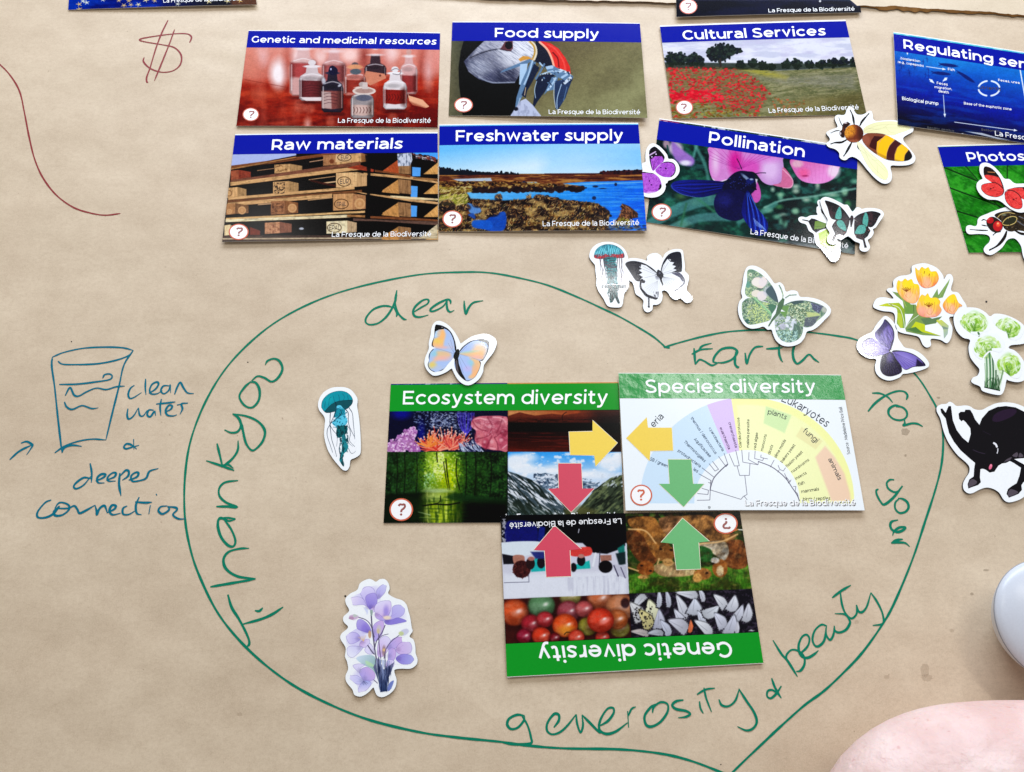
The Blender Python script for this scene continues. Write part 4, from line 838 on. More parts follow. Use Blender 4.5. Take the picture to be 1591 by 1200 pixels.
# --- photosynthesis
vw = (1440, 210, 6)
sh, t = new_card('card with a green leaf picture cut off at the right edge', vw, [(98, 100), (1915, 55), (2230, 1085), (388, 1098)], [.0006, .0006, .0006, .0006])
band(sh, vw, t, [(150, 290), (900, 288)], BLUE, 'Photosynthesis', (385, 249), (1560, 228), 90, .165, .985)
c = Canvas(sh); c.view(*vw); A = [(60, 40), (2400, 40), (2400, 1200), (60, 1200)]
c.bg((30, 118, 24)); c.N(A, 130, 70, (60, 160, 46), .8, 3, .45, .65, rot=25); c.N(A, 90, 60, (16, 84, 16), .7, 13, .5, .68, rot=25); c.N(A, 50, 12, (90, 180, 80), .35, 23, .52, .7, rot=30)
c.P([(98, 95), (2300, 45), (2300, 66), (98, 108)], (20, 70, 110))
for k in range(6): c.L([(150+k*300, 100), (200+k*300, 98)], 6, (10, 30, 40), .9)
for p in ([(150, 300), (460, 425), (560, 470)], [(360, 290), (480, 430)], [(205, 490), (420, 570), (640, 650), (720, 690)], [(280, 710), (470, 768)], [(340, 905), (420, 920)], [(752, 285), (750, 420)], [(1100, 285), (1060, 600), (900, 1100)], [(900, 700), (1300, 500), (1700, 420)], [(560, 500), (640, 640), (720, 700)]):
    c.L(p, 13, (8, 44, 14), .95, soft=5); c.L([(a+5, b+12) for a, b in p], 5, (80, 176, 60), .5, soft=5)
for k in range(14): c.L([(260+k*40, 330+k*52), (330+k*40, 322+k*50), (420+k*36, 345+k*50)], 3, (110, 190, 100), .35, soft=4)
c.grain(.02)
grid_on('picture', sh, 0, 0, 1, .99, .00005, print_mat('leaf_print', c.image('leaf_print')), t)

# --- freshwater supply
vw = (670, 180, 4.546)
FRESH = (vw, [(58, 62), (1462, 50), (1522, 812), (52, 820)], [.0010, .0024, .0024, .0010])
sh, t = new_card('blue-banded card of a marsh with blue water and reeds', *FRESH)
band(sh, vw, t, [(57, 207), (1474, 200)], BLUE, 'Freshwater supply', (174, 182), (1355, 176), 78, .165, .98)
c = Canvas(sh); c.view(*vw); A = [(20, 20), (1580, 20), (1580, 850), (20, 850)]
c.bg((96, 170, 232)); c.grad(A, (300, 210), (330, 410), (112, 190, 240), (214, 236, 246)); c.grad([(800, 190), (1560, 190), (1560, 400), (800, 400)], (1500, 200), (1100, 400), (84, 176, 240), (150, 206, 244), .6, 120)
land = [(30, 410), (1540, 410), (1540, 850), (30, 850)]; c.P(land, (110, 74, 44), 1, 3)
c.D([(40, 370), (300, 400), (620, 410), (620, 425), (40, 425)], 170, (5, 12), (8, 22), [(14, 18, 30), (24, 30, 34), (20, 22, 40)], 3, (-8, 8))
c.P([(40, 380), (200, 390), (620, 412), (620, 424), (40, 424)], (18, 22, 32), 1, 4); c.P([(800, 408), (1180, 406), (1250, 392), (1540, 380), (1540, 425), (800, 420)], (60, 26, 28), 1, 4); c.D([(1200, 395), (1540, 382), (1540, 405), (1200, 408)], 60, (6, 14), (5, 10), [(30, 16, 26), (60, 24, 30)], 5, (-5, 5))
c.P([(40, 420), (1540, 415), (1540, 470), (40, 500)], (88, 44, 30), 1, 4)
c.N([(40, 420), (1540, 415), (1540, 490), (40, 520)], 80, 9, (176, 122, 64), .9, 5, .46, .62); c.N([(40, 415), (1540, 410), (1540, 450), (40, 450)], 90, 8, (50, 20, 26), .9, 15, .5, .65)
c.P([(150, 448), (420, 440), (430, 462), (200, 464)], (186, 206, 226), .9, 5)
wat = [(930, 478), (1100, 468), (1540, 455), (1540, 850), (1250, 850), (1200, 640), (1000, 610), (700, 600), (500, 606), (250, 575), (255, 545), (500, 535), (760, 545), (950, 530), (1080, 500)]
c.grad(wat, (700, 540), (1450, 800), (60, 160, 228), (10, 90, 214), 1, 4); c.grad([(240, 540), (900, 530), (900, 610), (240, 590)], (300, 540), (900, 600), (110, 180, 226), (60, 150, 226), .8, 12)
c.N(wat, 160, 7, (120, 196, 240), .4, 6, .52, .7); c.L([(640, 482), (740, 480)], 22, (140, 190, 224), .9, soft=8); c.L([(940, 488), (1150, 482), (1500, 470)], 8, (150, 200, 226), .6, soft=6)
for (x, y, rx, ry) in ((1150, 582, 15, 13), (1303, 486, 10, 12), (1093, 510, 7, 6), (1160, 500, 20, 8), (656, 470, 12, 9), (1210, 515, 26, 4)): c.E(x, y, rx, ry, (24, 32, 60), .9, 4)
for k in range(5): c.L([(1490, 650+k*10), (1300-k*40, 700+k*40)], 3, (60, 140, 236), .4, 0)
c.P([(40, 470), (300, 462), (620, 470), (940, 490), (1070, 505), (1060, 528), (760, 532), (560, 534), (300, 520), (250, 545), (40, 545)], (90, 60, 34), 1, 5)
c.D([(40, 470), (300, 462), (620, 470), (940, 490), (1070, 505), (1060, 528), (760, 532), (300, 530), (40, 545)], 420, (5, 16), (3, 9), [(40, 22, 20), (110, 76, 40), (150, 110, 60), (60, 30, 24), (176, 150, 90), (20, 14, 20)], 7, (-30, 30), .9)
c.D([(40, 500), (300, 500), (300, 545), (40, 545)], 90, (8, 18), (3, 7), [(196, 176, 116), (150, 130, 60), (110, 90, 40)], 8, (-40, 10), .9)
c.D([(300, 510), (1070, 505), (1060, 535), (300, 540)], 120, (12, 26), (8, 14), [(24, 16, 22), (40, 24, 26)], 9, (-10, 10), .85)
fg = [(40, 555), (250, 550), (280, 590), (520, 600), (700, 590), (760, 565), (900, 590), (1180, 620), (1260, 690), (1250, 760), (1260, 850), (40, 850)]
c.P(fg, (84, 60, 34), 1, 6)
for (sd, n, rx, ry, cols, rot) in ((11, 500, (8, 26), (5, 14), [(60, 40, 26), (110, 80, 44), (36, 24, 22), (140, 104, 58), (80, 56, 30)], (-60, 30)), (12, 260, (20, 42), (14, 26), [(26, 18, 22), (40, 28, 26), (18, 16, 26)], (-20, 20)), (13, 700, (8, 26), (1.5, 4), [(200, 166, 104), (226, 200, 140), (170, 120, 66), (130, 70, 40), (110, 100, 40)], (-80, -20)), (14, 420, (8, 22), (1.5, 3), [(214, 184, 124), (150, 96, 56), (60, 34, 24), (190, 180, 110)], (20, 80))):
    c.D(fg, int(n*1.5), (rx[0]*.6, rx[1]*.62), (ry[0]*.7, ry[1]*.7), cols, sd, rot, .85)
c.N(fg, 70, 36, (18, 10, 14), .75, 31, .46, .62, soft=20); c.N(fg, 60, 30, (214, 176, 110), .6, 33, .50, .68, soft=20); c.D(fg, 420, (6, 14), (1, 2.4), [(226, 196, 130), (190, 140, 84), (120, 70, 40)], 36, (-85, -30), .8)
if 1:
    pass
c.D([(60, 560), (250, 552), (260, 620), (60, 640)], 220, (10, 26), (2, 5), [(190, 176, 90), (150, 150, 60), (110, 110, 44), (210, 190, 130)], 15, (-60, -10), .9)
for (p, cl) in (([(250, 620), (330, 640), (350, 680), (280, 690)], (90, 140, 206)), ([(440, 700), (520, 680), (530, 760), (500, 815), (400, 812), (300, 760), (380, 740)], (20, 74, 176)), ([(300, 740), (420, 745), (420, 800), (300, 790)], (30, 90, 190)), ([(260, 700), (300, 690), (310, 730)], (40, 80, 160))): c.P(p, cl, .92, 8, 1)
for (x, y, rx, ry) in ((475, 580, 28, 26), (580, 690, 52, 34), (430, 690, 50, 26), (110, 640, 60, 46), (240, 650, 40, 26), (330, 630, 40, 22), (690, 580, 18, 16), (760, 580, 34, 24), (860, 590, 40, 14), (1200, 680, 50, 36), (1000, 620, 60, 14), (90, 760, 50, 40)): c.E(x, y, rx, ry, (26, 18, 24), .8, 10); c.D(ell_pts(x, y-8, rx, ry*.8, 10), 16, (5, 16), (1.5, 3.5), [(140, 100, 60), (90, 60, 36), (190, 150, 96)], int(x), (-80, 80), .9)
c.P([(1290, 760), (1340, 690), (1350, 620), (1400, 640), (1460, 690), (1460, 720), (1400, 730), (1360, 770)], (70, 46, 34), 1, 6); c.D([(1290, 760), (1340, 690), (1350, 625), (1460, 690), (1400, 760)], 110, (6, 18), (2, 4), [(150, 100, 70), (40, 24, 26), (110, 70, 44)], 17, (20, 80))
c.D([(1280, 790), (1340, 720), (1420, 740), (1400, 790)], 90, (6, 18), (2, 4), [(190, 176, 90), (130, 120, 50), (80, 70, 30)], 18, (-80, -20)); c.D([(1250, 770), (1540, 770), (1540, 820), (1250, 820)], 70, (10, 26), (3, 8), [(40, 50, 90), (90, 96, 110), (110, 90, 60), (30, 40, 70)], 19, (-20, 20), .7)
c.grain(.025)
grid_on('picture', sh, 0, 0, 1, .99, .00005, print_mat('marsh_print', c.image('marsh_print')), t)
badge(sh, vw, 150, 730, 71, 60, t); caption(sh, vw, t, (788, 782), (1468, 774), 37)

# --- ecosystem diversity
vw = (590, 570, 4.187)
sh, t = new_card('green-banded card of reef, dusk, forest river and mountain pictures', vw, [(72, 112), (1552, 100), (1590, 1012), (25, 1017)], [.0006, .0006, .0006, .0006], .0001)
vb = band(sh, vw, t, [(62, 286), (1556, 284)], GREEN, 'Ecosystem diversity', (150, 246), (1482, 242), 88, .149, .992)
c = Canvas(sh); c.view(*vw); A = [(0, 90), (1640, 90), (1640, 1060), (0, 1060)]
c.bg((6, 8, 14)); c.P([(70, 100), (830, 100), (830, 125), (70, 125)], (14, 30, 110)); c.N([(70, 100), (480, 100), (480, 125), (70, 125)], 14, 8, (220, 220, 230), .8, 3, .55, .65); c.P([(830, 98), (1560, 96), (1560, 125), (830, 125)], (214, 150, 90))
# reef
co = [(50, 284), (833, 284), (833, 554), (40, 554)]; c.setclip(co); c.bg((6, 8, 14)) if 0 else c.P(co, (10, 12, 40))
c.E(140, 300, 60, 40, (14, 20, 130), .9, 40); c.E(270, 450, 24, 90, (16, 20, 120), .8, 24)
c.N([(220, 290), (600, 290), (600, 440), (220, 440)], 12, 7, (110, 124, 160), .9, 5, .54, .66); c.N([(330, 300), (520, 300), (520, 400), (330, 400)], 8, 5, (206, 216, 236), .8, 6, .56, .66)
c.D([(340, 310), (450, 310), (450, 390), (340, 390)], 60, (4, 12), (1.5, 3), [(190, 200, 226), (120, 130, 170)], 7, (0, 180), .8)
R = random.Random(3)
for k in range(13): c.L([(560, 450), (520+k*7+R.uniform(-4, 4), 380), (505+k*9, 300)], 4, (70, 56, 190) if k % 2 else (110, 90, 226), .9)
def coral(x, y, n, ln, cols, sd, spread=180, w=6, base=-90, dot=None):
    r = random.Random(sd)
    for i in range(n):
        a = math.radians(base+r.uniform(-spread/2, spread/2)); l = ln*r.uniform(.6, 1.05); b = a+r.uniform(-.35, .35)
        p1 = (x+r.uniform(-ln*.4, ln*.4)+math.cos(a)*l*.5, y+math.sin(a)*l*.5); p2 = (p1[0]+math.cos(b)*l*.5, p1[1]+math.sin(b)*l*.5)
        c.L([(x+r.uniform(-20, 20), y), p1, p2], w, cols[r.randrange(len(cols))], 1, end=w*.55)
        if dot: c.E(p2[0], p2[1], w*.6, w*.6, dot, .9, 3)
coral(380, 545, 70, 150, [(226, 90, 70), (240, 130, 100), (206, 60, 50), (246, 170, 140)], 4, 170, 9, -95, (250, 200, 180)); coral(470, 540, 40, 130, [(236, 110, 90), (246, 160, 130), (200, 70, 70)], 5, 120, 8, -75, (250, 210, 190)); coral(320, 520, 20, 90, [(236, 130, 60), (246, 150, 80)], 6, 160, 8)
for (x, y, r_) in ((90, 520, 50), (60, 530, 40), (150, 480, 46), (190, 450, 50), (200, 510, 50), (140, 530, 40), (240, 540, 24), (215, 420, 30)): 
    c.E(x, y, r_*.8, r_*.8, (180, 120, 170), .9, 8); c.D(ell_pts(x, y, r_, r_, 12), 60, (4, 9), (4, 8), [(226, 176, 220), (246, 214, 240), (190, 130, 190), (160, 90, 160)], int(x*3), a=.95)
c.D([(520, 500), (620, 480), (690, 554), (520, 554)], 120, (10, 24), (1.5, 3), [(206, 216, 230), (160, 170, 200), (40, 40, 80)], 9, (20, 80))
c.P([(600, 350), (640, 325), (720, 320), (800, 322), (835, 350), (835, 540), (780, 545), (720, 540), (660, 520), (620, 480), (625, 420), (596, 390)], (206, 110, 124), 1, 4, 1)
for (x, y, rx, ry, cl) in ((650, 380, 46, 34, (226, 140, 150)), (720, 350, 60, 24, (196, 110, 126)), (740, 400, 60, 40, (190, 96, 112)), (805, 370, 34, 40, (226, 136, 146)), (650, 470, 30, 40, (216, 120, 130)), (740, 500, 36, 40, (224, 130, 140)), (800, 490, 34, 46, (196, 90, 110)), (690, 500, 26, 36, (176, 70, 90)), (808, 430, 24, 24, (150, 56, 76))): c.E(x, y, rx, ry, cl, .9, 10); c.E(x-rx*.3, y-ry*.3, rx*.35, ry*.3, (246, 190, 196), .6, 12)
for q in ([(600, 352), (640, 400), (700, 420)], [(700, 330), (730, 380), (720, 430)], [(800, 330), (780, 390), (760, 430)], [(835, 420), (790, 430), (750, 460)], [(630, 470), (680, 460), (720, 440)], [(690, 540), (710, 490), (730, 450)], [(770, 545), (765, 500), (745, 460)]): c.L(q, 7, (120, 36, 56), .7, soft=8)
for q in ([(612, 345), (650, 335), (690, 345)], [(735, 328), (790, 335), (820, 360)], [(600, 385), (630, 410)], [(640, 500), (660, 515)], [(720, 530), (750, 535)], [(800, 530), (825, 510)]): c.L(q, 8, (250, 190, 196), .8, soft=6)
c.D([(640, 360), (760, 350), (770, 450), (680, 450)], 120, (2, 3.5), (2, 3), [(236, 170, 184), (160, 76, 92)], 19, a=.6); c.N([(596, 320), (835, 320), (835, 545), (620, 500)], 40, 30, (140, 50, 70), .6, 4, .5, .75)
# dusk
du = [(833, 284), (1600, 284), (1600, 554), (833, 554)]; c.setclip(du); c.grad(du, (1200, 284), (1200, 372), (120, 56, 34), (60, 26, 20)); c.grad([(833, 284), (1300, 284), (1300, 325), (833, 325)], (860, 300), (1250, 300), (206, 140, 90), (150, 70, 40), 1, 20)
c.P([(833, 322), (860, 312), (910, 296), (960, 308), (1010, 318), (1120, 306), (1200, 316), (1250, 306), (1340, 300), (1600, 290), (1600, 350), (833, 350)], (96, 42, 28), 1, 4); c.P([(833, 332), (1600, 322), (1600, 372), (833, 362)], (74, 28, 20), 1, 10)
c.P([(833, 362), (1600, 366), (1600, 430), (833, 424)], (8, 5, 8), 1, 8); c.grad([(833, 425), (1600, 430), (1600, 556), (833, 556)], (0, 430), (0, 550), (22, 6, 10), (66, 20, 14), 1, 8); c.N([(833, 430), (1600, 430), (1600, 556), (833, 556)], 120, 8, (110, 34, 24), .5, 6, .5, .7); c.P([(1400, 284), (1600, 284), (1600, 556), (1400, 556)], (6, 4, 8), .8, 160)
c.L([(1190, 348), (1186, 330), (1195, 310), (1215, 296)], 4, (30, 12, 10)); c.L([(1190, 312), (1205, 300)], 3, (30, 12, 10)); c.N([(833, 340), (1600, 340), (1600, 365), (833, 365)], 40, 5, (20, 10, 10), .7, 9)
# forest river
fo = [(40, 554), (830, 554), (830, 1025), (15, 1025)]; c.setclip(fo); c.P(fo, (9, 20, 9)); c.N(fo, 46, 60, (34, 72, 30), .8, 61, .42, .68); c.N(fo, 16, 12, (50, 96, 40), .5, 62, .5, .7)
c.E(390, 680, 230, 200, (44, 84, 22), .8, 220); c.E(400, 690, 120, 150, (140, 176, 30), .85, 120); c.E(375, 610, 60, 80, (206, 226, 90), .8, 70); c.E(440, 700, 60, 90, (196, 214, 20), .7, 60)
def leaves(pts, n, cols, sd, a=.75, r0=(3, 9)): c.D(pts, n, r0, (2, 6), cols, sd, a=a, soft=4)
leaves([(50, 556), (300, 556), (330, 700), (310, 860), (50, 860)], 700, [(14, 32, 16), (26, 56, 28), (44, 84, 46), (8, 18, 8), (60, 104, 60)], 8, .45)
leaves([(500, 560), (825, 556), (825, 880), (480, 850), (510, 700)], 800, [(14, 36, 14), (26, 62, 24), (44, 88, 36), (6, 16, 8), (60, 110, 40)], 7, .45)
leaves([(300, 556), (520, 556), (540, 700), (480, 800), (330, 800), (290, 680)], 520, [(206, 230, 90), (240, 248, 170), (150, 190, 40), (80, 130, 24), (60, 110, 30), (110, 160, 40)], 5, .6)
leaves([(350, 560), (410, 556), (430, 640), (400, 760), (350, 700)], 150, [(246, 250, 190), (226, 240, 120)], 6, .7); leaves([(290, 700), (360, 690), (370, 790), (290, 800)], 90, [(190, 226, 170), (130, 176, 110)], 16, .6)
leaves([(400, 740), (470, 700), (480, 810), (380, 800)], 70, [(216, 226, 20), (190, 206, 10)], 17, .8)
for (x, r) in ((160, 5), (240, 4), (110, 6), (560, 5), (620, 6), (720, 7)): c.L([(x, 556), (x+r, 700), (x-4, 850)], r+2, (10, 14, 8), .7, soft=5)
for (p, w) in (([(430, 600), (440, 700), (455, 800)], 8), ([(415, 620), (428, 710), (445, 800)], 6), ([(370, 560), (375, 620)], 8), ([(500, 600), (498, 700), (520, 800)], 7)): c.L(p, w, (16, 16, 8), .9, soft=3)
c.P([(15, 830), (300, 815), (480, 822), (560, 850), (830, 870), (830, 1030), (15, 1030)], (8, 18, 8), 1, 26)
c.E(400, 920, 110, 140, (110, 136, 20), .9, 110); c.E(390, 950, 60, 110, (186, 206, 50), .85, 60); c.E(355, 850, 60, 30, (190, 210, 120), .7, 30)
c.N([(300, 815), (500, 815), (520, 1025), (270, 1025)], 14, 120, (236, 246, 140), .55, 9, .45, .7, soft=40); c.N([(220, 850), (560, 850), (560, 1025), (220, 1025)], 16, 70, (24, 50, 8), .7, 10, .45, .7, soft=30); c.N([(120, 850), (700, 850), (700, 1025), (120, 1025)], 90, 7, (30, 60, 20), .6, 12, .5, .7, soft=30)
c.E(380, 806, 90, 14, (196, 216, 180), .6, 14)
c.L([(280, 905), (360, 895), (440, 898), (520, 885)], 9, (14, 18, 8)); c.L([(350, 892), (390, 880), (395, 840)], 4, (14, 18, 8)); c.L([(250, 945), (330, 965)], 6, (190, 210, 150), .8, soft=5); c.L([(260, 980), (360, 985)], 5, (150, 176, 90), .7, soft=5)
c.P([(420, 850), (480, 820), (640, 840), (830, 860), (830, 900), (480, 870)], (20, 50, 20), .8, 16); c.P([(40, 860), (290, 850), (280, 1010), (30, 1010)], (14, 30, 14), .6, 70); c.P([(560, 890), (830, 880), (830, 1030), (560, 1030)], (4, 8, 4), .9, 60)
# mountains
mo = [(833, 554), (1600, 554), (1640, 1020), (833, 1020)]; c.setclip(mo); c.grad(mo, (1200, 560), (1200, 720), (60, 160, 236), (206, 226, 246))
for (x, y, rx, ry, a) in ((880, 620, 60, 50, .95), (960, 590, 60, 30, .8), (930, 660, 90, 40, .9), (1090, 680, 120, 30, .8), (1500, 630, 90, 44, .9), (1560, 590, 50, 40, .95), (1400, 700, 120, 30, .8), (1250, 700, 100, 24, .7), (1150, 650, 50, 16, .6)): c.E(x, y, rx, ry, (246, 250, 254), a, 30)
c.N([(833, 560), (1600, 560), (1600, 720), (833, 720)], 50, 28, (250, 252, 255), .8, 3, .52, .64)
c.P([(1000, 705), (1080, 690), (1130, 705), (1180, 720), (1420, 760), (1420, 820), (1050, 800)], (110, 130, 150), 1, 4); c.N([(1000, 690), (1180, 700), (1200, 800), (1000, 800)], 26, 10, (236, 242, 250), .95, 5, .48, .56, rot=-20); c.N([(1000, 690), (1180, 700), (1200, 800), (1000, 800)], 18, 8, (30, 44, 66), .8, 6, .55, .63, rot=30)
c.N([(1100, 700), (1430, 740), (1430, 820), (1100, 800)], 30, 12, (226, 234, 244), .9, 25, .46, .58, rot=10); c.N([(1100, 700), (1430, 740), (1430, 820), (1100, 800)], 22, 9, (40, 56, 76), .8, 26, .52, .62, rot=-20)
lf = [(833, 680), (870, 690), (950, 720), (1010, 745), (1070, 790), (1150, 860), (1230, 930), (1300, 1020), (833, 1020)]; c.P(lf, (70, 84, 92), 1, 4)
c.N(lf, 60, 9, (236, 240, 246), .95, 7, .50, .57, rot=35, o=4); c.N(lf, 60, 9, (20, 30, 26), .9, 8, .5, .58, rot=50, o=4); c.P([(833, 860), (1000, 900), (1200, 960), (1260, 1020), (833, 1020)], (44, 56, 44), .5, 60)
rt = [(1600, 700), (1540, 712), (1500, 725), (1450, 760), (1400, 800), (1340, 870), (1290, 930), (1240, 1000), (1300, 1020), (1640, 1020)]; c.P(rt, (56, 66, 50), 1, 4)
c.N([(1440, 700), (1600, 690), (1600, 780), (1440, 790)], 20, 8, (220, 230, 240), .9, 9, .52, .6, rot=-30); c.N(rt, 60, 14, (20, 26, 20), .8, 10, .5, .62, rot=-40); c.N(rt, 50, 14, (120, 130, 90), .7, 11, .54, .66, rot=-40)
c.P([(1200, 930), (1300, 900), (1420, 940), (1300, 1010), (1200, 990)], (96, 92, 50), .6, 30); c.P([(1210, 975), (1330, 955), (1400, 970), (1600, 985), (1600, 1020), (1200, 1020)], (60, 60, 40), .7, 20); c.setclip()
c.grain(.02)
m = print_mat('ecosystem_print', c.image('ecosystem_print'))
um = float(sh.inv(np.array(832/vw[2]+vw[0]), np.array(554/vw[2]+vw[1]))[0]); vm = vline(sh, vw, (60, 554), (1570, 552))
grid_on('bleed_strip', sh, 0, .985, 1, 1, .00004, m, t, 6, 1)
grid_on('reef_picture', sh, 0, vm, um, vb, .00005, m, t); grid_on('dusk_picture', sh, um, vm, 1, vb, .00005, m, t); grid_on('forest_picture', sh, 0, 0, um, vm, .00005, m, t); grid_on('mountain_picture', sh, um, 0, 1, vm, .00005, m, t)
YEL = plain('yellow_arrow', (240, 206, 70), .4, .4); RED = plain('red_arrow', (208, 58, 84), .4, .4); GRA = plain('green_arrow', (98, 178, 108), .4, .4); EDG = plain('arrow_edge', (236, 226, 200), .4, .4)
def big_arrow(sh, vw, pts, mt, t, dz=.00010):
    P = np.array(pts, float); ctr = P.mean(0); d = P-ctr; g = ctr+d*(1+4.0/np.hypot(*d.T)[:, None])
    e = poly_on('arrow', sh, vw, g, dz, EDG, t); poly_on('arrow_face', sh, vw, pts, dz+.00003, mt, e)
big_arrow(sh, vw, [(1232, 424), (1384, 422), (1384, 350), (1545, 496), (1403, 648), (1395, 576), (1240, 574)], YEL, t)
big_arrow(sh, vw, [(1161, 630), (1310, 630), (1318, 793), (1394, 793), (1245, 946), (1096, 795), (1165, 790)], RED, t)
badge(sh, vw, 140, 930, 77, 74, t)
caption(sh, vw, t, (820, 1000), (1540, 990), 42)

# --- genetic diversity (lies upside down)
vw = (770, 790, 3.7)
sh, t = new_card('upside-down green-banded card of people, cattle, tomatoes and moths', vw, [(1540, 892), (65, 972), (28, 40), (1404, 18)], [.0014, .0018, .0013, .0013], .0002)
vb = band(sh, vw, t, [(62, 778), (1512, 714)], GREEN, 'Genetic diversity', (1352, 766), (238, 793), 92, .161, .996)
c = Canvas(sh); c.view(*vw); A = [(0, 0), (1600, 0), (1600, 1000), (0, 1000)]; c.bg((8, 8, 12))
pe = [(20, 20), (745, 10), (768, 492), (45, 522)]; c.setclip(pe); c.P(pe, (12, 12, 18)); c.P([(20, 180), (760, 200), (768, 500), (40, 530)], (214, 214, 226), 1, 4)
c.P([(45, 380), (768, 360), (768, 500), (45, 525)], (232, 234, 242), 1, 30); c.N([(400, 400), (768, 380), (768, 500), (400, 500)], 12, 90, (190, 190, 206), .5, 3)
c.P([(20, 20), (745, 10), (745, 215), (700, 240), (640, 262), (560, 255), (500, 200), (280, 190), (230, 200), (30, 195)], (8, 8, 14), 1, 6, 0)
c.P([(60, 85), (120, 70), (210, 80), (240, 110), (235, 190), (150, 200), (60, 195)], (20, 24, 96), 1, 12, 1); c.P([(250, 100), (285, 110), (280, 190), (240, 195)], (24, 34, 110), 1, 10); c.P([(700, 230), (740, 205), (745, 300), (715, 280)], (24, 110, 100), 1, 8)
c.P([(36, 200), (240, 190), (250, 215), (225, 250), (170, 275), (100, 275), (40, 262)], (226, 234, 240), 1, 4, 1); c.P([(38, 262), (110, 275), (110, 320), (45, 322)], (24, 22, 30), 1, 5)
c.P([(100, 275), (160, 272), (170, 310), (190, 350), (120, 340)], (176, 120, 104), 1, 4, 1); c.E(150, 350, 52, 50, (64, 30, 30), 1, 4); c.D(ell_pts(150, 352, 50, 48, 14), 80, (5, 16), (1.5, 3), [(40, 16, 20), (90, 44, 40), (60, 26, 28)], 4)
c.P([(50, 330), (190, 328), (190, 424), (50, 428)], (216, 222, 236), .0, 4); c.L([(50, 428), (192, 424), (190, 380)], 4, (90, 90, 110), .8, 0); c.P([(195, 285), (280, 290), (290, 360), (205, 366)], (40, 176, 172), 1, 6)
c.E(200, 318, 26, 34, (40, 24, 26), 1, 4); c.E(262, 312, 24, 34, (28, 20, 28), 1, 4); c.E(205, 290, 20, 12, (170, 110, 100), 1, 5); c.P([(200, 250), (290, 250), (290, 290), (230, 290)], (40, 50, 110), 1, 8)
c.P([(430, 240), (540, 222), (545, 270), (440, 275)], (214, 70, 64), 1, 5, 1); c.P([(440, 330), (540, 300), (545, 346), (450, 352)], (40, 176, 168), 1, 5); c.E(492, 300, 24, 32, (24, 20, 26), 1, 4); c.E(492, 275, 18, 12, (190, 130, 120), 1, 4); c.E(448, 340, 18, 26, (24, 20, 26), 1, 4)
c.P([(600, 270), (665, 268), (668, 300), (605, 306)], (160, 110, 96), 1, 5); c.E(632, 336, 40, 36, (14, 12, 16), 1, 4); c.P([(690, 260), (745, 250), (748, 320), (710, 330)], (24, 40, 44), 1, 8); c.L([(575, 260), (560, 330)], 12, (236, 238, 244)); c.L([(600, 250), (595, 330)], 5, (60, 60, 76)); c.P([(676, 320), (752, 330), (758, 404), (700, 385)], (196, 196, 210), 1, 5); c.L([(680, 330), (705, 390)], 7, (70, 66, 90)); c.L([(720, 340), (745, 400)], 6, (90, 86, 110))
c.L([(480, 120), (476, 140)], 5, (200, 200, 210)); c.N([(36, 60), (60, 60), (60, 200), (36, 200)], 8, 10, (210, 210, 220), .8, 6)
ca = [(745, 10), (1404, 0), (1480, 462), (768, 490)]; c.setclip(ca); c.P(ca, (36, 60, 22)); c.P([(745, 10), (1440, 10), (1440, 110), (745, 110)], (28, 26, 16), 1, 30)
c.grad([(760, 380), (1480, 300), (1480, 470), (768, 495)], (1000, 360), (1000, 480), (70, 120, 36), (44, 84, 16), 1, 20); c.N(ca, 30, 20, (90, 150, 50), .5, 5, .54, .68); c.N([(768, 380), (1480, 330), (1480, 480), (768, 490)], 6, 24, (120, 170, 60), .5, 7, .5, .65)
BR = (158, 96, 44)
for (p, cl) in (([(745, 140), (830, 120), (900, 190), (940, 260), (900, 330), (820, 300), (760, 210)], (110, 62, 32)), ([(770, 60), (900, 50), (950, 110), (1000, 200), (960, 300), (900, 260), (850, 160), (780, 110)], (176, 116, 60)), ([(1060, 50), (1240, 45), (1270, 120), (1380, 150), (1340, 190), (1200, 200), (1100, 120)], (176, 122, 70)),
    ([(940, 60), (1080, 50), (1030, 130), (980, 150)], (170, 120, 80)), ([(1320, 200), (1420, 190), (1450, 320), (1380, 350), (1310, 310)], (130, 76, 40)), ([(1180, 200), (1310, 190), (1340, 250), (1310, 300), (1250, 260), (1180, 225)], (236, 214, 180)), ([(910, 330), (1060, 310), (1140, 350), (1130, 385), (960, 390)], (214, 176, 126)), ([(1170, 220), (1240, 240), (1240, 300), (1180, 300)], (40, 90, 40))):
    c.P(p, cl, 1, 8, 1); c.N(p, 26, 50, tuple(k*.55 for k in cl), .75, int(p[0][0]), .42, .7, rot=30, sm=1); c.N(p, 20, 50, tuple(min(255, k*1.35) for k in cl), .7, int(p[0][1])+3, .48, .72, rot=30, sm=1); c.N(p, 5, 16, tuple(k*.6 for k in cl), .4, int(p[0][1])+9, .5, .7, rot=25, sm=1)
c.N(ca, 60, 46, (20, 14, 8), .5, 41, .45, .68)
for (x, y, rx, ry, cl) in ((862, 345, 50, 42, (140, 78, 36)), (985, 260, 46, 46, (130, 84, 44)), (990, 310, 30, 22, (206, 156, 96)), (1190, 378, 50, 34, (170, 110, 60)), (1160, 400, 26, 26, (214, 160, 90)), (1290, 345, 44, 52, (150, 90, 44)), (1262, 300, 24, 16, (236, 230, 220)), (1290, 360, 20, 30, (226, 196, 150)), (850, 395, 30, 10, (200, 150, 90))):
    c.E(x, y, rx, ry, cl, 1, 8); c.D(ell_pts(x, y, rx, ry, 10), 36, (3, 9), (2, 4), [tuple(k*.5 for k in cl), tuple(min(255, k*1.25) for k in cl), cl], int(x), a=.4, soft=5)
c.N(ca, 34, 26, (60, 34, 14), .3, 51, .48, .7); c.N(ca, 26, 20, (226, 180, 120), .22, 53, .56, .76)
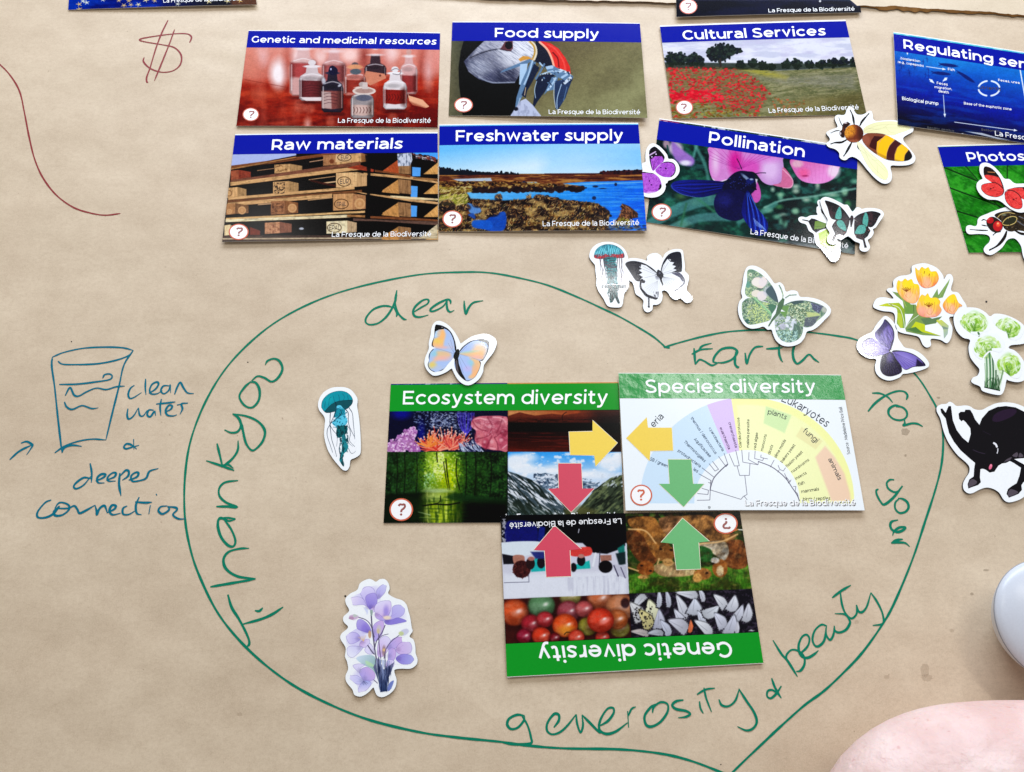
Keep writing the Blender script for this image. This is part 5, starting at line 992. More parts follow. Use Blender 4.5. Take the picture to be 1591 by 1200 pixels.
for (x, y) in ((950, 235), (1010, 240), (1250, 318), (840, 330), (890, 360), (1215, 372)): c.E(x, y, 9, 6, (30, 16, 12), .9, 5)
for p in ([(765, 120), (860, 130), (920, 200)], [(940, 290), (930, 320)], [(1170, 205), (1300, 190), (1390, 150)], [(760, 340), (820, 360)]): c.L(p, 9, (236, 190, 130), .8, soft=5)
c.L([(1390, 122), (1420, 124)], 6, (240, 236, 226)); c.L([(1365, 130), (1390, 122)], 10, (200, 120, 70))
to = [(45, 522), (768, 492), (780, 742), (60, 778)]; c.setclip(to); c.P(to, (60, 22, 20))
def tom(x, y, r, cl, sf=5, hl=(255, 230, 224), ry=None):
    cl = tuple(k*.86 for k in cl); c.E(x, y+r*.1, r*1.12, r*1.05, (24, 6, 8), .55, sf+r*.5)
    ry = ry or r*.92; c.E(x, y, r, ry, tuple(k*.62 for k in cl), 1, sf); c.E(x-r*.06, y-ry*.08, r*.86, ry*.86, cl, 1, sf+r*.35); c.E(x-r*.2, y-ry*.2, r*.5, ry*.45, tuple(min(255, k*1.15+12) for k in cl), .6, sf+r*.4); c.E(x+r*.25, y-ry*.05, r*.30, ry*.16, hl, .6, sf+14, -25); c.E(x-r*.1, y+ry*.55, r*.7, ry*.3, tuple(k*.45 for k in cl), .5, sf+r*.4); c.N(ell_pts(x, y, r*.9, ry*.9, 14), r*.6, r*.5, tuple(min(255, k*.7+70) for k in cl), .4, int(x), .45, .7, soft=8); c.E(x+r*.3, y-ry*.12, r*.13, ry*.09, (255, 244, 240), .9, sf+3, -25)
tom(110, 600, 80, (222, 92, 50), 14); tom(265, 560, 76, (96, 140, 96), 12, (190, 226, 190)); tom(600, 520, 70, (206, 110, 70), 12); tom(430, 505, 60, (170, 160, 90), 12); tom(720, 570, 84, (206, 130, 90), 12); c.E(745, 545, 26, 30, (40, 20, 24), .9, 10)
tom(205, 665, 56, (170, 40, 52), 7); tom(285, 640, 48, (190, 50, 56), 7); tom(420, 595, 66, (160, 66, 76), 7, (236, 190, 200)); tom(510, 580, 50, (200, 90, 90), 8); tom(165, 735, 44, (150, 24, 50), 6); tom(715, 690, 56, (150, 140, 60), 10); tom(700, 640, 60, (196, 100, 50), 10)
tom(530, 680, 56, (150, 140, 50), 5); tom(400, 675, 72, (232, 84, 36), 4); c.E(405, 700, 46, 28, (240, 170, 60), .6, 30); c.L([(395, 725), (410, 712), (440, 716)], 5, (50, 40, 20)); tom(264, 735, 54, (222, 66, 40), 4); tom(465, 742, 46, (216, 66, 44), 4); tom(615, 742, 40, (206, 56, 40), 4); tom(604, 645, 76, (224, 64, 40), 3); c.E(630, 650, 30, 12, (250, 150, 140), .7, 12, -30); tom(340, 745, 30, (120, 20, 30), 6)
mo = [(768, 490), (1480, 462), (1512, 712), (780, 742)]; c.setclip(mo); c.P(mo, (22, 20, 28)); c.N(mo, 16, 12, (70, 60, 76), .7, 5, .52, .64)
def moth(x, y, l, w, a, cl=(196, 198, 208)):
    r = math.radians(a); co, si = math.cos(r), math.sin(r)
    P = [(x+l*(u*co)-w*v*si, y+l*u*si+w*v*co) for u, v in ((-1, -.1), (-.5, -.62), (.1, -.95), (.7, -.8), (1, -.3), (.85, .5), (.3, .35), (-.4, .15))]
    c.P(P, tuple(k*.55 for k in cl), 1, 3, 1); P2 = [(x+(px-x)*.88, y+(py-y)*.88) for px, py in P]; c.grad(P2, P2[0], P2[4], tuple(min(255, k*1.08) for k in cl), tuple(k*.82 for k in cl), 1, 4, 0, 1) if 0 else c.grad(P2, P2[0], P2[4], tuple(min(255, k*1.1) for k in cl), tuple(k*.82 for k in cl), 1, 4, 1)
    c.L([P2[0], ((P2[4][0]+x)/2, (P2[4][1]+y)/2)], 2, (90, 90, 100), .6, 0)
    for i in range(2, 6):
        for q in (0, .33, .66): c.E(P[i][0]*(1-q)+P[i+1][0]*q, P[i][1]*(1-q)+P[i+1][1]*q, 4, 4, (26, 22, 30), .9, 2)
for (x, y, l, w, a, cl) in ((830, 540, 50, 30, -50, (206, 208, 214)), (800, 600, 60, 46, 60, (206, 206, 206)), (880, 590, 60, 56, 85, (226, 226, 190)), (850, 640, 60, 44, 60, (206, 196, 140)), (935, 520, 50, 20, 90, (206, 210, 220)), (985, 520, 50, 20, 80, (196, 200, 212)), (930, 640, 56, 38, 95, (190, 192, 206)), (970, 690, 50, 30, 60, (196, 200, 214)), (1060, 570, 70, 34, 70, (214, 216, 226)), (1100, 500, 60, 34, 10, (214, 216, 224)), (1130, 565, 46, 50, 100, (206, 210, 220)), (1050, 640, 60, 34, 65, (206, 208, 218)), (1045, 680, 60, 46, 30, (196, 196, 206)), (1175, 640, 50, 28, 70, (206, 210, 220)), (1190, 690, 60, 36, 40, (216, 218, 226)), (1116, 680, 36, 18, 95, (226, 120, 80)), (1180, 500, 40, 20, 70, (210, 212, 222)), (1235, 585, 50, 40, 150, (206, 210, 216)), (1285, 540, 50, 34, 50, (216, 218, 226)), (1355, 545, 46, 40, 110, (214, 216, 226)), (1390, 600, 50, 34, 120, (204, 206, 216)), (1440, 600, 52, 34, 100, (206, 208, 216)), (1280, 650, 50, 40, 60, (206, 208, 220)), (1345, 670, 60, 44, 110, (196, 198, 210)), (1385, 690, 40, 16, 95, (214, 214, 224)), (830, 720, 50, 24, 10, (190, 180, 176)), (920, 722, 44, 24, 0, (180, 182, 190)), (1475, 704, 20, 6, 0, (226, 226, 236))):
    moth(x, y, l*1.15, w*1.3, a, tuple(min(255, k*1.05) for k in cl))
c.D([(780, 560), (900, 560), (900, 690), (800, 690)], 60, (3, 5), (3, 5), [(30, 26, 30)], 8); c.setclip()
c.grain(.02)
m = print_mat('genetic_print', c.image('genetic_print'))
um = float(sh.inv(np.array(766/vw[2]+vw[0]), np.array(490/vw[2]+vw[1]))[0]); vm = vline(sh, vw, (50, 520), (1480, 464))
grid_on('people_picture', sh, um, 0, 1, vm, .00005, m, t); grid_on('cattle_picture', sh, 0, 0, um, vm, .00005, m, t); grid_on('tomato_picture', sh, um, vm, 1, vb, .00005, m, t); grid_on('moth_picture', sh, 0, vm, um, vb, .00005, m, t)
big_arrow(sh, vw, [(338, 100), (492, 234), (426, 241), (434, 390), (292, 395), (282, 243), (220, 240)], RED, t)
big_arrow(sh, vw, [(1075, 58), (1228, 190), (1166, 197), (1178, 348), (1040, 352), (1022, 204), (952, 196)], GRA, t)
badge(sh, vw, 1322, 88, 70, 60, t, True)
caption(sh, vw, t, (722, 58), (78, 84), 33)

# --- species diversity
vw = (950, 570, 3.9775)
sh, t = new_card('white card with a pastel tree of life fan under a shiny green title band', vw, [(43, 38), (1418, 50), (1565, 888), (88, 888)], [.0028, .0024, .0022, .0022], .0009)
GREEN2 = plain('green_gloss_band', (22, 146, 62), .2, .5)
_n = GREEN2.node_tree; _t = _n.nodes.new('ShaderNodeTexNoise'); _t.inputs['Scale'].default_value = 55; _t.inputs['Detail'].default_value = 4; _b = _n.nodes.new('ShaderNodeBump'); _b.inputs['Strength'].default_value = .5; _b.inputs['Distance'].default_value = .0016
_c = _n.nodes.new('ShaderNodeTexCoord'); _n.links.new(_c.outputs['Object'], _t.inputs['Vector']); _n.links.new(_t.outputs['Fac'], _b.inputs['Height']); _n.links.new(_b.outputs[0], _n.nodes['Principled BSDF'].inputs['Normal'])
vb = band(sh, vw, t, [(49, 199), (1442, 201)], GREEN2, 'Species diversity', (212, 162), (1262, 162), 82, .149, .995, .00014)
c = Canvas(sh); c.view(*vw); A = [(0, 0), (1640, 0), (1640, 960), (0, 960)]; c.bg((244, 249, 250))
# fan: centre and outline measured on the card
def fan(a0, a1, r0, r1, n=20, cx=838, cy=830, kx=1.0, ky=1.0):
    a = np.radians(np.linspace(a0, a1, n)); f = lambda r: [(cx+r*XR(math.degrees(k))*math.cos(k), cy-r*YR*math.sin(k)) for k in a]
    return f(r1)+f(r0)[::-1]
YR = 640.0
def XR(a): return 662.0
c.P(fan(-2, 99, .48, 1.0), (250, 250, 168), 1, 3); c.P(fan(-2, 96, .48, .93), (248, 250, 190), .8, 14); c.P(fan(98.5, 112, .48, 1), (222, 196, 240), 1, 3); c.P(fan(112, 184, .48, 1), (210, 232, 248), 1, 3)
c.P([(955, 245), (1112, 300), (1070, 410), (940, 350)], (208, 236, 170), .9, 10); c.P([(1175, 372), (1305, 460), (1262, 512), (1140, 430)], (240, 232, 170), .9, 8)
c.P([(1320, 490), (1380, 560), (1440, 660), (1474, 780), (1480, 830), (1360, 830), (1260, 560)], (246, 208, 180), .9, 14)
c.P(fan(-4, 184, 0, .492, 40), (244, 249, 250), 1, 3); c.P([(60, 845), (1560, 845), (1560, 960), (60, 960)], (244, 249, 250), 1, 3)
DK = (60, 56, 80)
for p in ([(850, 530), (848, 575), (906, 606), (908, 585)], [(888, 520), (885, 568), (935, 580), (940, 565), (965, 570)], [(925, 545), (922, 560), (940, 565)], [(805, 515), (812, 590), (858, 598)], [(858, 598), (904, 606)], [(856, 598), (852, 672), (792, 672), (777, 614)], [(728, 540), (760, 614), (790, 612), (768, 516)],
    [(824, 672), (838, 790), (815, 802), (800, 820), (612, 762)], [(820, 800), (838, 822)], [(1005, 578), (982, 620)], [(1030, 610), (1040, 635), (1062, 645), (1075, 625)], [(1035, 640), (1028, 652)], [(1080, 682), (1105, 712)], [(1070, 660), (1095, 720), (1110, 700)], [(1125, 740), (1140, 740), (1135, 770), (1150, 785), (1160, 830)], [(696, 536), (720, 604), (708, 618), (662, 555)], [(700, 618), (668, 648)],
    [(604, 600), (640, 645), (662, 634), (625, 586)], [(560, 625), (632, 682)], [(540, 662), (616, 704), (612, 720), (600, 716)], [(560, 752), (600, 764), (596, 790), (532, 784)], [(614, 704), (608, 824), (530, 826)]):
    c.L(p, 3, DK, .9, 0, 2)
c.L([(908, 586), (982, 615), (1040, 655), (1085, 700), (1115, 745), (1145, 790), (1162, 828)], 5, DK, .9); c.L([(715, 604), (668, 648), (632, 690), (614, 740), (610, 764)], 6, DK, .8)
c.grain(.008)
m = print_mat('fan_print', c.image('fan_print', 0, 0), .2, .12, .93)
grid_on('diagram_picture', sh, 0, 0, 1, vb, .00005, m, t)
TD = plain('diagram_black', (24, 30, 36), .45, .1); TB = plain('diagram_blue', (10, 50, 84), .45, .1); TP = plain('diagram_purple', (64, 12, 90), .45, .1); TG = plain('diagram_grey', (64, 70, 76), .45, .1)
def dl(s, p0, p1, cp, m, w=.14):
    d = np.array(p1, float)-np.array(p0, float); d /= np.linalg.norm(d); text_on('diagram_lettering', sh, vw, s, p0, p1, cp, w, .00007, m, t, .13, shear=(d[1], -d[0]))
for (s, p0, p1, cp, m) in (('Giardia protozoa', (805, 500), (790, 315), 16, TD), ('malaria parasite', (850, 500), (852, 325), 16, TD), ('red algae', (893, 512), (906, 408), 17, TD), ('monocots', (936, 522), (960, 420), 17, TD), ('dicots', (980, 545), (1000, 486), 18, TD), ('slime molds', (1018, 566), (1080, 455), 18, TD), ('bakers yeast', (1056, 595), (1138, 486), 18, TD), ('fission yeast', (1086, 624), (1184, 530), 18, TD),
    ('roundworms', (1118, 658), (1224, 580), 18, TD), ('insects', (1140, 700), (1208, 662), 18, TD), ('fish', (1158, 738), (1196, 722), 20, TD), ('mammals', (1174, 782), (1284, 764), 20, TD), ('birds / reptiles', (1184, 828), (1352, 822), 20, TD),
    ('crenarchaeota', (722, 345), (764, 502), 17, TP), ('euarchaeota', (668, 378), (722, 512), 17, TP), ('cyanobacteria', (600, 380), (684, 524), 17, TB), ('thermus / deinococcus', (488, 318), (640, 542), 18, TB), ('Aquificaceae', (508, 450), (606, 562), 19, TB), ('Thermotogales', (446, 468), (574, 592), 19, TB), ('proteobacteria', (408, 524), (546, 624), 19, TB), ('GNSB / green', (214, 568), (344, 624), 20, TB), ('les', (504, 640), (530, 656), 20, TB),
    ('Source : Madeleine Price Ball', (1476, 540), (1424, 248), 20, TG), ('animals', (1338, 572), (1402, 704), 27, TG)):
    dl(s, p0, p1, cp, m)
def arc_text(s, cx, cy, r, a0, a1, cp, m, ky=1.0):
    n = len(s); wd = [glyph(ch, .14)[1]+.13 for ch in s]; T = sum(wd); a = a0
    for ch, w_ in zip(s, wd):
        b = a+(a1-a0)*(w_-.13)/T; f = lambda q: (cx+r*math.cos(math.radians(q)), cy-r*ky*math.sin(math.radians(q)))
        if ch != ' ': yield ch, f(a), f(b)
        a += (a1-a0)*w_/T
for s, pts in (('Eukaryotes', [(1048, 214), (1130, 250), (1240, 318), (1328, 376)]), ('plants', [(964, 292), (1020, 306), (1078, 328)]), ('fungi', [(1180, 402), (1222, 436), (1262, 474)]), ('eria', [(262, 378), (290, 350), (326, 312)])):
    cp = {'Eukaryotes': 50, 'plants': 31, 'fungi': 34, 'eria': 42}[s]; P = smooth_pts(pts, False, 12); L = np.concatenate([[0], np.cumsum(np.hypot(*np.diff(P, axis=0).T))]); L /= L[-1]
    wd = [glyph(ch, .13)[1]+.13 for ch in s]; T = sum(wd)-.13; a = 0; Vs = []
    for ch, w_ in zip(s, wd):
        g = lambda q: (float(np.interp(q, L, P[:, 0])), float(np.interp(q, L, P[:, 1]))); dl(ch, g(a/T), g((a+w_-.13)/T), cp, TG, .13); a += w_
dl('9', (596, 878), (612, 878), 16, TG)
big_arrow(sh, vw, [(92, 442), (218, 314), (226, 378), (372, 378), (380, 518), (240, 520), (236, 582)], YEL, t)
big_arrow(sh, vw, [(350, 574), (492, 574), (504, 724), (572, 724), (446, 866), (294, 724), (360, 724)], GRA, t)
badge(sh, vw, 184, 794, 68, 65, t, mark=RING)
text_on('caption_shadow', sh, vw, CAP, (830, 863), (1512, 861), 37, .16, .00012, SHAD, t, .13)
text_on('caption_lettering', sh, vw, CAP, (826, 859), (1508, 857), 37, .17, .00016, LET, t, .13)

# --- the two cards at the top edge
vw = (100, 0, 5.132)
q0, q1 = (30, 80), (1535, 38)
sh, t = new_card('dark blue card strewn with small starfish, cut off by the top edge', vw, [(80, -620), (1440, -650), (1535, 38), (30, 80)], [.0006, .0006, .0022, .0008])
c = Canvas(sh); c.view(*vw); A = [(-50, -700), (1700, -700), (1700, 120), (-50, 120)]; c.bg((16, 50, 150)); c.N(A, 200, 60, (8, 24, 100), .9, 3, .42, .6)
c.grad([(760, -700), (1700, -700), (1700, 120), (760, 120)], (760, 0), (1150, 0), (10, 20, 80), (10, 10, 20), .9, 80); c.P([(1320, -40), (1600, -60), (1600, 100), (1330, 60)], (96, 60, 40), .9, 40)
R = random.Random(12)
def star(x, y, r, col):
    a0 = R.uniform(0, 72)
    for k in range(5): a = math.radians(a0+72*k); c.L([(x, y), (x+r*math.cos(a), y+r*.75*math.sin(a))], r*.3, col, 1, 0, 2, r*.16)
for (x, y) in ((118, 35), (150, 10), (178, 22), (475, 45), (530, 40), (590, 38), (515, 8), (435, 5), (650, 2), (720, 8), (310, 0), (905, 34), (120, 74), (1150, 12), (1300, 10), (1400, 6)): star(x, y, R.uniform(20, 27), R.choice([(240, 226, 170), (236, 236, 214), (226, 190, 120)]))
for i in range(90): star(R.uniform(60, 1450), R.uniform(-600, -20), R.uniform(18, 28), R.choice([(240, 226, 170), (236, 236, 214), (226, 190, 120)]))
c.grain(.03); grid_on('picture', sh, 0, 0, 1, 1, .00005, print_mat('starfish_print', c.image('starfish_print'), .2, .03), t)
caption(sh, vw, t, (790, 24), (1420, 4), 34)
vw = (1040, 0, 2.8875)
sh, t = new_card('near-black card with a pale badge, cut off by the top edge above the meadow card', vw, [(18, -420), (780, -440), (861, 57), (32, 77)], [.0006, .0006, .0022, .0026])
c = Canvas(sh); c.view(*vw); A = [(-50, -700), (1100, -700), (1100, 120), (-50, 120)]; c.bg((8, 9, 24)); c.N(A, 200, 60, (20, 22, 50), .8, 3, .45, .6); c.P([(560, -300), (760, -100), (850, 6), (700, -4), (600, -60)], (60, 84, 110), .8, 20); c.E(840, 12, 20, 16, (120, 130, 160), .5, 20)
c.L([(40, 2), (670, 3), (860, -6)], 4, (60, 60, 80), .6); c.E(676, 6, 5, 5, (220, 220, 220)); c.grain(.02)
grid_on('picture', sh, 0, 0, 1, 1, .00005, print_mat('night_print', c.image('night_print'), .2, .02), t)
badge(sh, vw, 85, 31, 40, 33, t); caption(sh, vw, t, (445, 57), (831, 49), 17)
# ------------------------------------------------------------------ cut-out stickers
BACK = plain('sticker_white', (244, 246, 246), .10, .3); SIDE = plain('sticker_dark_edge', (52, 48, 46), .6, .3)
GS = 'cut-out stickers scattered over the paper'
def sticker(name, label, vw, outline, z0, z1, paint, parts, ppm=6.0, tilt=(0, 0)):
    P = smooth_pts(outline, True, 4)
    W3 = unproj(P[:, 0]/vw[2]+vw[0], P[:, 1]/vw[2]+vw[1], z1)
    lo = W3.min(0); hi = W3.max(0); ctr = (lo+hi)/2
    t = thing(name, label, 'sticker', (ctr[0], ctr[1], z0), GS)
    slab('backing', W3, z0, z1, [BACK, SIDE], t)
    sh = Sheet.rect(lo[0], lo[1], hi[0], hi[1], z1); c = Canvas(sh, ppm); c.view(*vw); c.bg((246, 247, 248))
    paint(c); c.grain(.012)
    m = print_mat(name+'_print', c.image(name+'_print', .25, 0), .10, .3, .96)
    for i, (pn, pts, sm) in enumerate(parts): poly_on(pn, sh, vw, pts, .00003+.000012*i, m, t, sm, n=4)
    return t
R_ = random.Random
ZS, TH = .0002, .0013

# teal jellyfish at the left
v = (480, 590, 8)
bell = T_(153,330, 170,255, 235,185, 320,148, 400,140, 470,158, 525,205, 547,262, 530,312, 480,358, 430,378, 330,395, 235,415, 195,402, 165,365)
tail = T_(250,405, 330,395, 400,350, 500,340, 545,430, 560,560, 580,700, 590,760, 560,800, 585,830, 580,900, 530,925, 470,900, 440,930, 435,1080, 380,1010, 360,930, 345,960, 290,910, 235,800, 215,650, 240,560, 260,480)
def f(c):
    c.P(bell, (8, 142, 156), 1, 2, 1); c.P(T_(195,400, 215,372, 265,325, 330,285, 410,262, 470,255, 545,258, 532,312, 480,358, 330,395, 235,414), (10, 76, 84), 1, 2, 1)
    c.E(250, 250, 60, 40, (30, 170, 176), .5, 40, -40)
    for p in ([(195, 350), (205, 270)], [(245, 320), (255, 240), (280, 215)], [(320, 280), (300, 200)], [(380, 262), (375, 215), (365, 190)], [(430, 258), (440, 210), (415, 175)], [(490, 250), (480, 200)]): c.L(p, 4, (6, 60, 76), .9)
    q = smooth_pts(bell, True); c.L(q, 5, (8, 36, 46), .9, 0); c.L(T_(200,395, 260,325, 330,282, 410,262, 540,258), 5, (8, 36, 46), .9)
    c.P(T_(330,380, 345,330, 390,320, 420,350, 450,390, 455,450, 480,520, 440,580, 370,600, 310,570, 285,530, 330,480, 315,440), (96, 196, 220), 1, 2, 1); c.P(T_(310,460, 340,370, 390,360, 450,380, 430,430, 380,460), (28, 140, 158), 1, 3, 1)
    c.N(T_(300,340, 480,340, 480,600, 290,600), 16, 12, (10, 80, 100), .8, 4, .56, .64)
    c.P(T_(345,610, 370,580, 440,570, 480,600, 470,660, 430,700, 370,725, 340,690), (10, 92, 96), 1, 2, 1); c.N(T_(340,570, 480,570, 480,720, 340,720), 12, 30, (4, 44, 50), .9, 6, .5, .6)
    c.P(T_(415,700, 450,690, 470,780, 490,830, 470,890, 430,930, 415,1000, 432,1075, 380,1010, 395,930, 410,850), (36, 130, 138), 1, 2, 1); c.N(T_(380,690, 490,690, 490,1080, 380,1080), 14, 34, (6, 56, 62), .9, 8, .48, .6)
    for p, w in ((T_(330,280, 340,350, 320,430, 290,500, 262,560, 230,620, 228,700, 260,800, 295,905), 9), (T_(270,405, 262,480, 262,560, 270,640, 285,750, 320,860, 345,960), 9), (T_(395,380, 400,430, 330,500, 265,555, 300,630, 350,700, 345,830), 9), (T_(455,370, 490,420, 490,520, 510,600, 570,720), 9), (T_(500,355, 540,420, 550,520, 560,620, 570,740), 8), (T_(440,570, 500,600, 515,680, 505,760, 570,835), 7), (T_(460,600, 475,700, 500,790, 545,830), 5), (T_(385,720, 405,760, 375,850, 385,930), 9), (T_(490,855, 520,910, 550,915, 580,890), 5), (T_(430,650, 440,700, 430,740), 8)):
        c.L(p, w, (14, 30, 48), .95, end=w*.45)
sticker('jellyfish_sticker', 'teal jellyfish sticker with trailing dark tentacles beside the ecosystem card', v,
 T_(380,92, 450,97, 520,125, 570,180, 605,245, 600,330, 615,420, 630,540, 642,700, 646,830, 642,910, 620,945, 570,975, 527,993, 512,1020, 506,1075, 485,1118, 455,1132, 415,1118, 370,1070, 300,985, 240,885, 205,780, 188,680, 196,560, 200,500, 180,445, 132,388, 112,320, 128,240, 180,160, 260,110, 320,95), ZS, TH, f, [('tentacles', tail, 1), ('bell', bell, 1)])

# pale purple bouquet
v = (515, 890, 6)
def petal(c, pts, c0, c1, p0=None, p1=None, edge=(104, 88, 160)):
    P = np.array(pts, float); p0 = p0 or tuple(P[0]); p1 = p1 or tuple(P[len(P)//2]); c.grad(pts, p0, p1, c0, c1, .93, 3, 1); q = smooth_pts(pts, True); c.L(np.vstack([q, q[:1]]), 2.4, edge, .75, 0, 2); c.E(p0[0]*.7+P[:, 0].mean()*.3, p0[1]*.7+P[:, 1].mean()*.3, 20, 20, tuple(k*.8 for k in c0), .5, 26)
    m = P.mean(0)
    for k in range(0, len(P), 2): c.L([p0, (p0[0]*.4+P[k][0]*.6, p0[1]*.4+P[k][1]*.6)], 1.6, edge, .38, 0, 2)
Ld, Lm, Ll, Lp = (138, 120, 206), (178, 164, 226), (226, 218, 246), (206, 176, 226)
def f(c):
    for cx, cy, rx, ry in ((350, 200, 150, 90), (560, 400, 130, 80), (230, 600, 110, 120), (640, 720, 120, 100), (300, 990, 110, 110)): c.E(cx, cy, rx*.85, ry*.85, (204, 196, 238), .7, 50)
    petal(c, T_(370,340, 300,300, 200,300, 178,240, 250,225, 300,250), Lm, (236, 226, 246)); petal(c, T_(370,345, 300,250, 270,180, 330,130, 390,150, 410,220), Lm, Ll); petal(c, T_(430,240, 420,170, 470,115, 510,120, 500,180, 450,235), Lm, (206, 206, 240)); petal(c, T_(365,350, 320,260, 330,210, 400,190, 425,230, 420,300), Ld, Lm); petal(c, T_(400,320, 440,320, 390,370, 360,345), Lp, Ll)
    c.P(T_(300,330, 340,350, 330,390), (200, 206, 240), .7, 10, 1)
    petal(c, T_(500,440, 440,420, 400,350, 420,290, 490,262, 550,270, 552,350), Lp, Ll); petal(c, T_(500,450, 560,400, 570,320, 630,300, 680,330, 670,390, 600,430), Lm, (196, 190, 236)); petal(c, T_(495,450, 560,440, 620,420, 700,450, 640,470, 560,485, 510,480), Ld, (140, 130, 210)); petal(c, T_(410,380, 460,400, 500,450, 450,440, 415,420), Lp, Lm); c.E(510, 360, 24, 50, Ld, .6, 26); c.E(520, 420, 36, 18, (246, 226, 200), .9, 12); 
    petal(c, T_(350,560, 300,550, 240,520, 240,450, 280,435, 340,480, 370,540), Ld, Lm); petal(c, T_(270,620, 180,665, 140,610, 150,570, 230,560), Lm, Ll); petal(c, T_(280,640, 350,620, 350,670, 300,700, 262,680), Lp, Ll); petal(c, T_(280,690, 280,720, 200,790, 150,760, 160,690), (206, 200, 240), (236, 236, 250)); petal(c, T_(380,560, 400,480, 470,445, 490,500, 460,600, 400,640), Lm, Lp)
    c.E(310, 520, 30, 40, Ld, .6, 24)
    for k in range(6): c.L([(300, 640), (250+k*14, 600-k*3)], 3, (226, 186, 130), .9)
    c.E(357, 575, 15, 36, (196, 160, 130), .95, 5); c.E(443, 530, 24, 42, (206, 196, 206), .95, 5); c.E(436, 545, 14, 24, (206, 190, 150), .8, 8)
    petal(c, T_(430,770, 440,640, 500,590, 550,630, 540,700, 480,780), Lp, Ll); petal(c, T_(520,700, 570,620, 650,600, 655,650, 600,700, 560,720), Lm, Lp); petal(c, T_(600,720, 640,655, 720,645, 748,690, 730,750, 640,760), Lp, (216, 200, 236)); petal(c, T_(600,800, 660,760, 740,770, 768,810, 730,850, 650,850), Ld, (170, 170, 230)); petal(c, T_(530,780, 540,710, 590,710, 600,770, 570,830, 530,820), Lm, Lp); petal(c, T_(510,880, 520,820, 580,820, 580,870, 540,900), Lp, Ll)
    petal(c, T_(400,740, 360,660, 310,720, 350,760), (226, 220, 246), Ll); c.E(490, 730, 18, 50, (150, 120, 120), .8, 12); c.E(490, 720, 14, 14, (226, 190, 140), .9, 8)
    c.grad(T_(230,800, 300,770, 400,780, 430,900, 440,980, 380,900, 300,860), (240, 800), (420, 940), (206, 222, 236), (130, 166, 160), .95, 4, 1); c.P(T_(320,820, 380,850, 400,880, 330,860), (190, 226, 170), .7, 14, 1)
    petal(c, T_(300,1010, 240,960, 190,960, 150,960, 200,1020, 260,1040), (196, 196, 240), Ll); petal(c, T_(300,1000, 260,920, 330,880, 400,930, 400,990, 350,1010), Lm, Lp); petal(c, T_(260,930, 200,870, 250,850, 310,860, 270,890), (214, 206, 240), Ll); petal(c, T_(300,1010, 260,1060, 250,1110, 310,1105, 370,1040, 350,1010), (170, 176, 230), Ll)
    for k in range(5): c.L([(300, 1010), (285+k*14, 1035+(k % 2)*12)], 3, (90, 90, 130), .8)
    stem = (92, 84, 112)
    for p, w in ((T_(370,370, 378,500, 395,640, 410,760, 440,900, 470,1100), 13), (T_(250,415, 320,440, 365,490, 400,600), 8), (T_(500,490, 470,560, 420,640, 400,720), 9), (T_(440,570, 445,680, 460,800), 8), (T_(630,585, 560,640, 510,710, 490,800), 7), (T_(340,680, 380,740, 400,760), 11), (T_(530,572, 480,585, 430,620), 6), (T_(395,1000, 430,1030), 7), (T_(500,760, 500,900), 8)): c.L(p, w, stem, .95)
    c.P(T_(360,352, 385,352, 380,400, 368,400), (150, 170, 160), .9, 3, 1)
    c.grad(T_(390,880, 440,780, 480,900, 500,900, 560,850, 585,835, 560,920, 525,1000, 520,1105, 455,1115, 440,1020), (480, 820), (490, 1110), (110, 110, 140), (30, 50, 90), .97, 3, 0); c.N(T_(400,800, 585,830, 520,1110, 450,1110), 10, 90, (16, 26, 60), .8, 4, .5, .62); c.N(T_(400,800, 585,830, 520,1110, 450,1110), 9, 120, (150, 166, 206), .6, 9, .56, .66)
    c.P(T_(522,1095, 540,1030, 580,1005, 570,1050, 545,1100), (110, 124, 186), .95, 4, 1); c.L(T_(400,720, 440,1000), 4, (190, 200, 190), .8)
    c.E(205, 415, 46, 25, (206, 180, 206), .95, 8, -5); c.E(185, 425, 24, 16, (180, 140, 170), .8, 8); c.E(220, 400, 20, 14, (190, 206, 190), .8, 8); c.E(678, 556, 48, 28, (206, 206, 226), .95, 8, -28); c.E(650, 568, 24, 20, (196, 206, 150), .9, 8)
flw = T_(180,225, 270,190, 300,130, 380,125, 470,105, 515,120, 505,180, 450,250, 560,262, 570,300, 640,295, 690,340, 710,455, 640,480, 520,500, 560,560, 640,530, 700,510, 730,545, 690,590, 655,610, 660,645, 740,645, 760,700, 745,765, 775,810, 730,860, 640,860, 590,850, 560,940, 590,1000, 570,1070, 525,1115, 455,1120, 430,1040, 400,1010, 330,1100, 250,1118, 240,1050, 170,990, 185,870, 235,800, 150,790, 140,700, 135,590, 170,560, 235,520, 225,450, 160,430, 165,400, 210,385, 260,400, 330,380, 290,310, 200,310)
sticker('flower_sticker', 'pale purple bouquet sticker, alone in the lower left of the heart', v,
 T_(350,58, 385,68, 415,85, 450,62, 495,60, 530,95, 543,150, 530,195, 590,235, 660,258, 700,300, 718,360, 735,420, 748,510, 757,545, 728,595, 765,625, 782,690, 785,750, 803,810, 790,860, 735,895, 650,895, 590,905, 590,940, 607,1000, 595,1070, 550,1125, 480,1160, 425,1145, 400,1090, 388,1072, 340,1120, 275,1155, 215,1140, 195,1090, 140,1020, 132,960, 155,900, 145,830, 126,780, 132,700, 85,620, 92,570, 155,510, 115,460, 112,410, 165,355, 135,290, 132,240, 175,195, 240,160, 262,105, 300,75), ZS, TH, f, [('flower_print', flw, 0)])

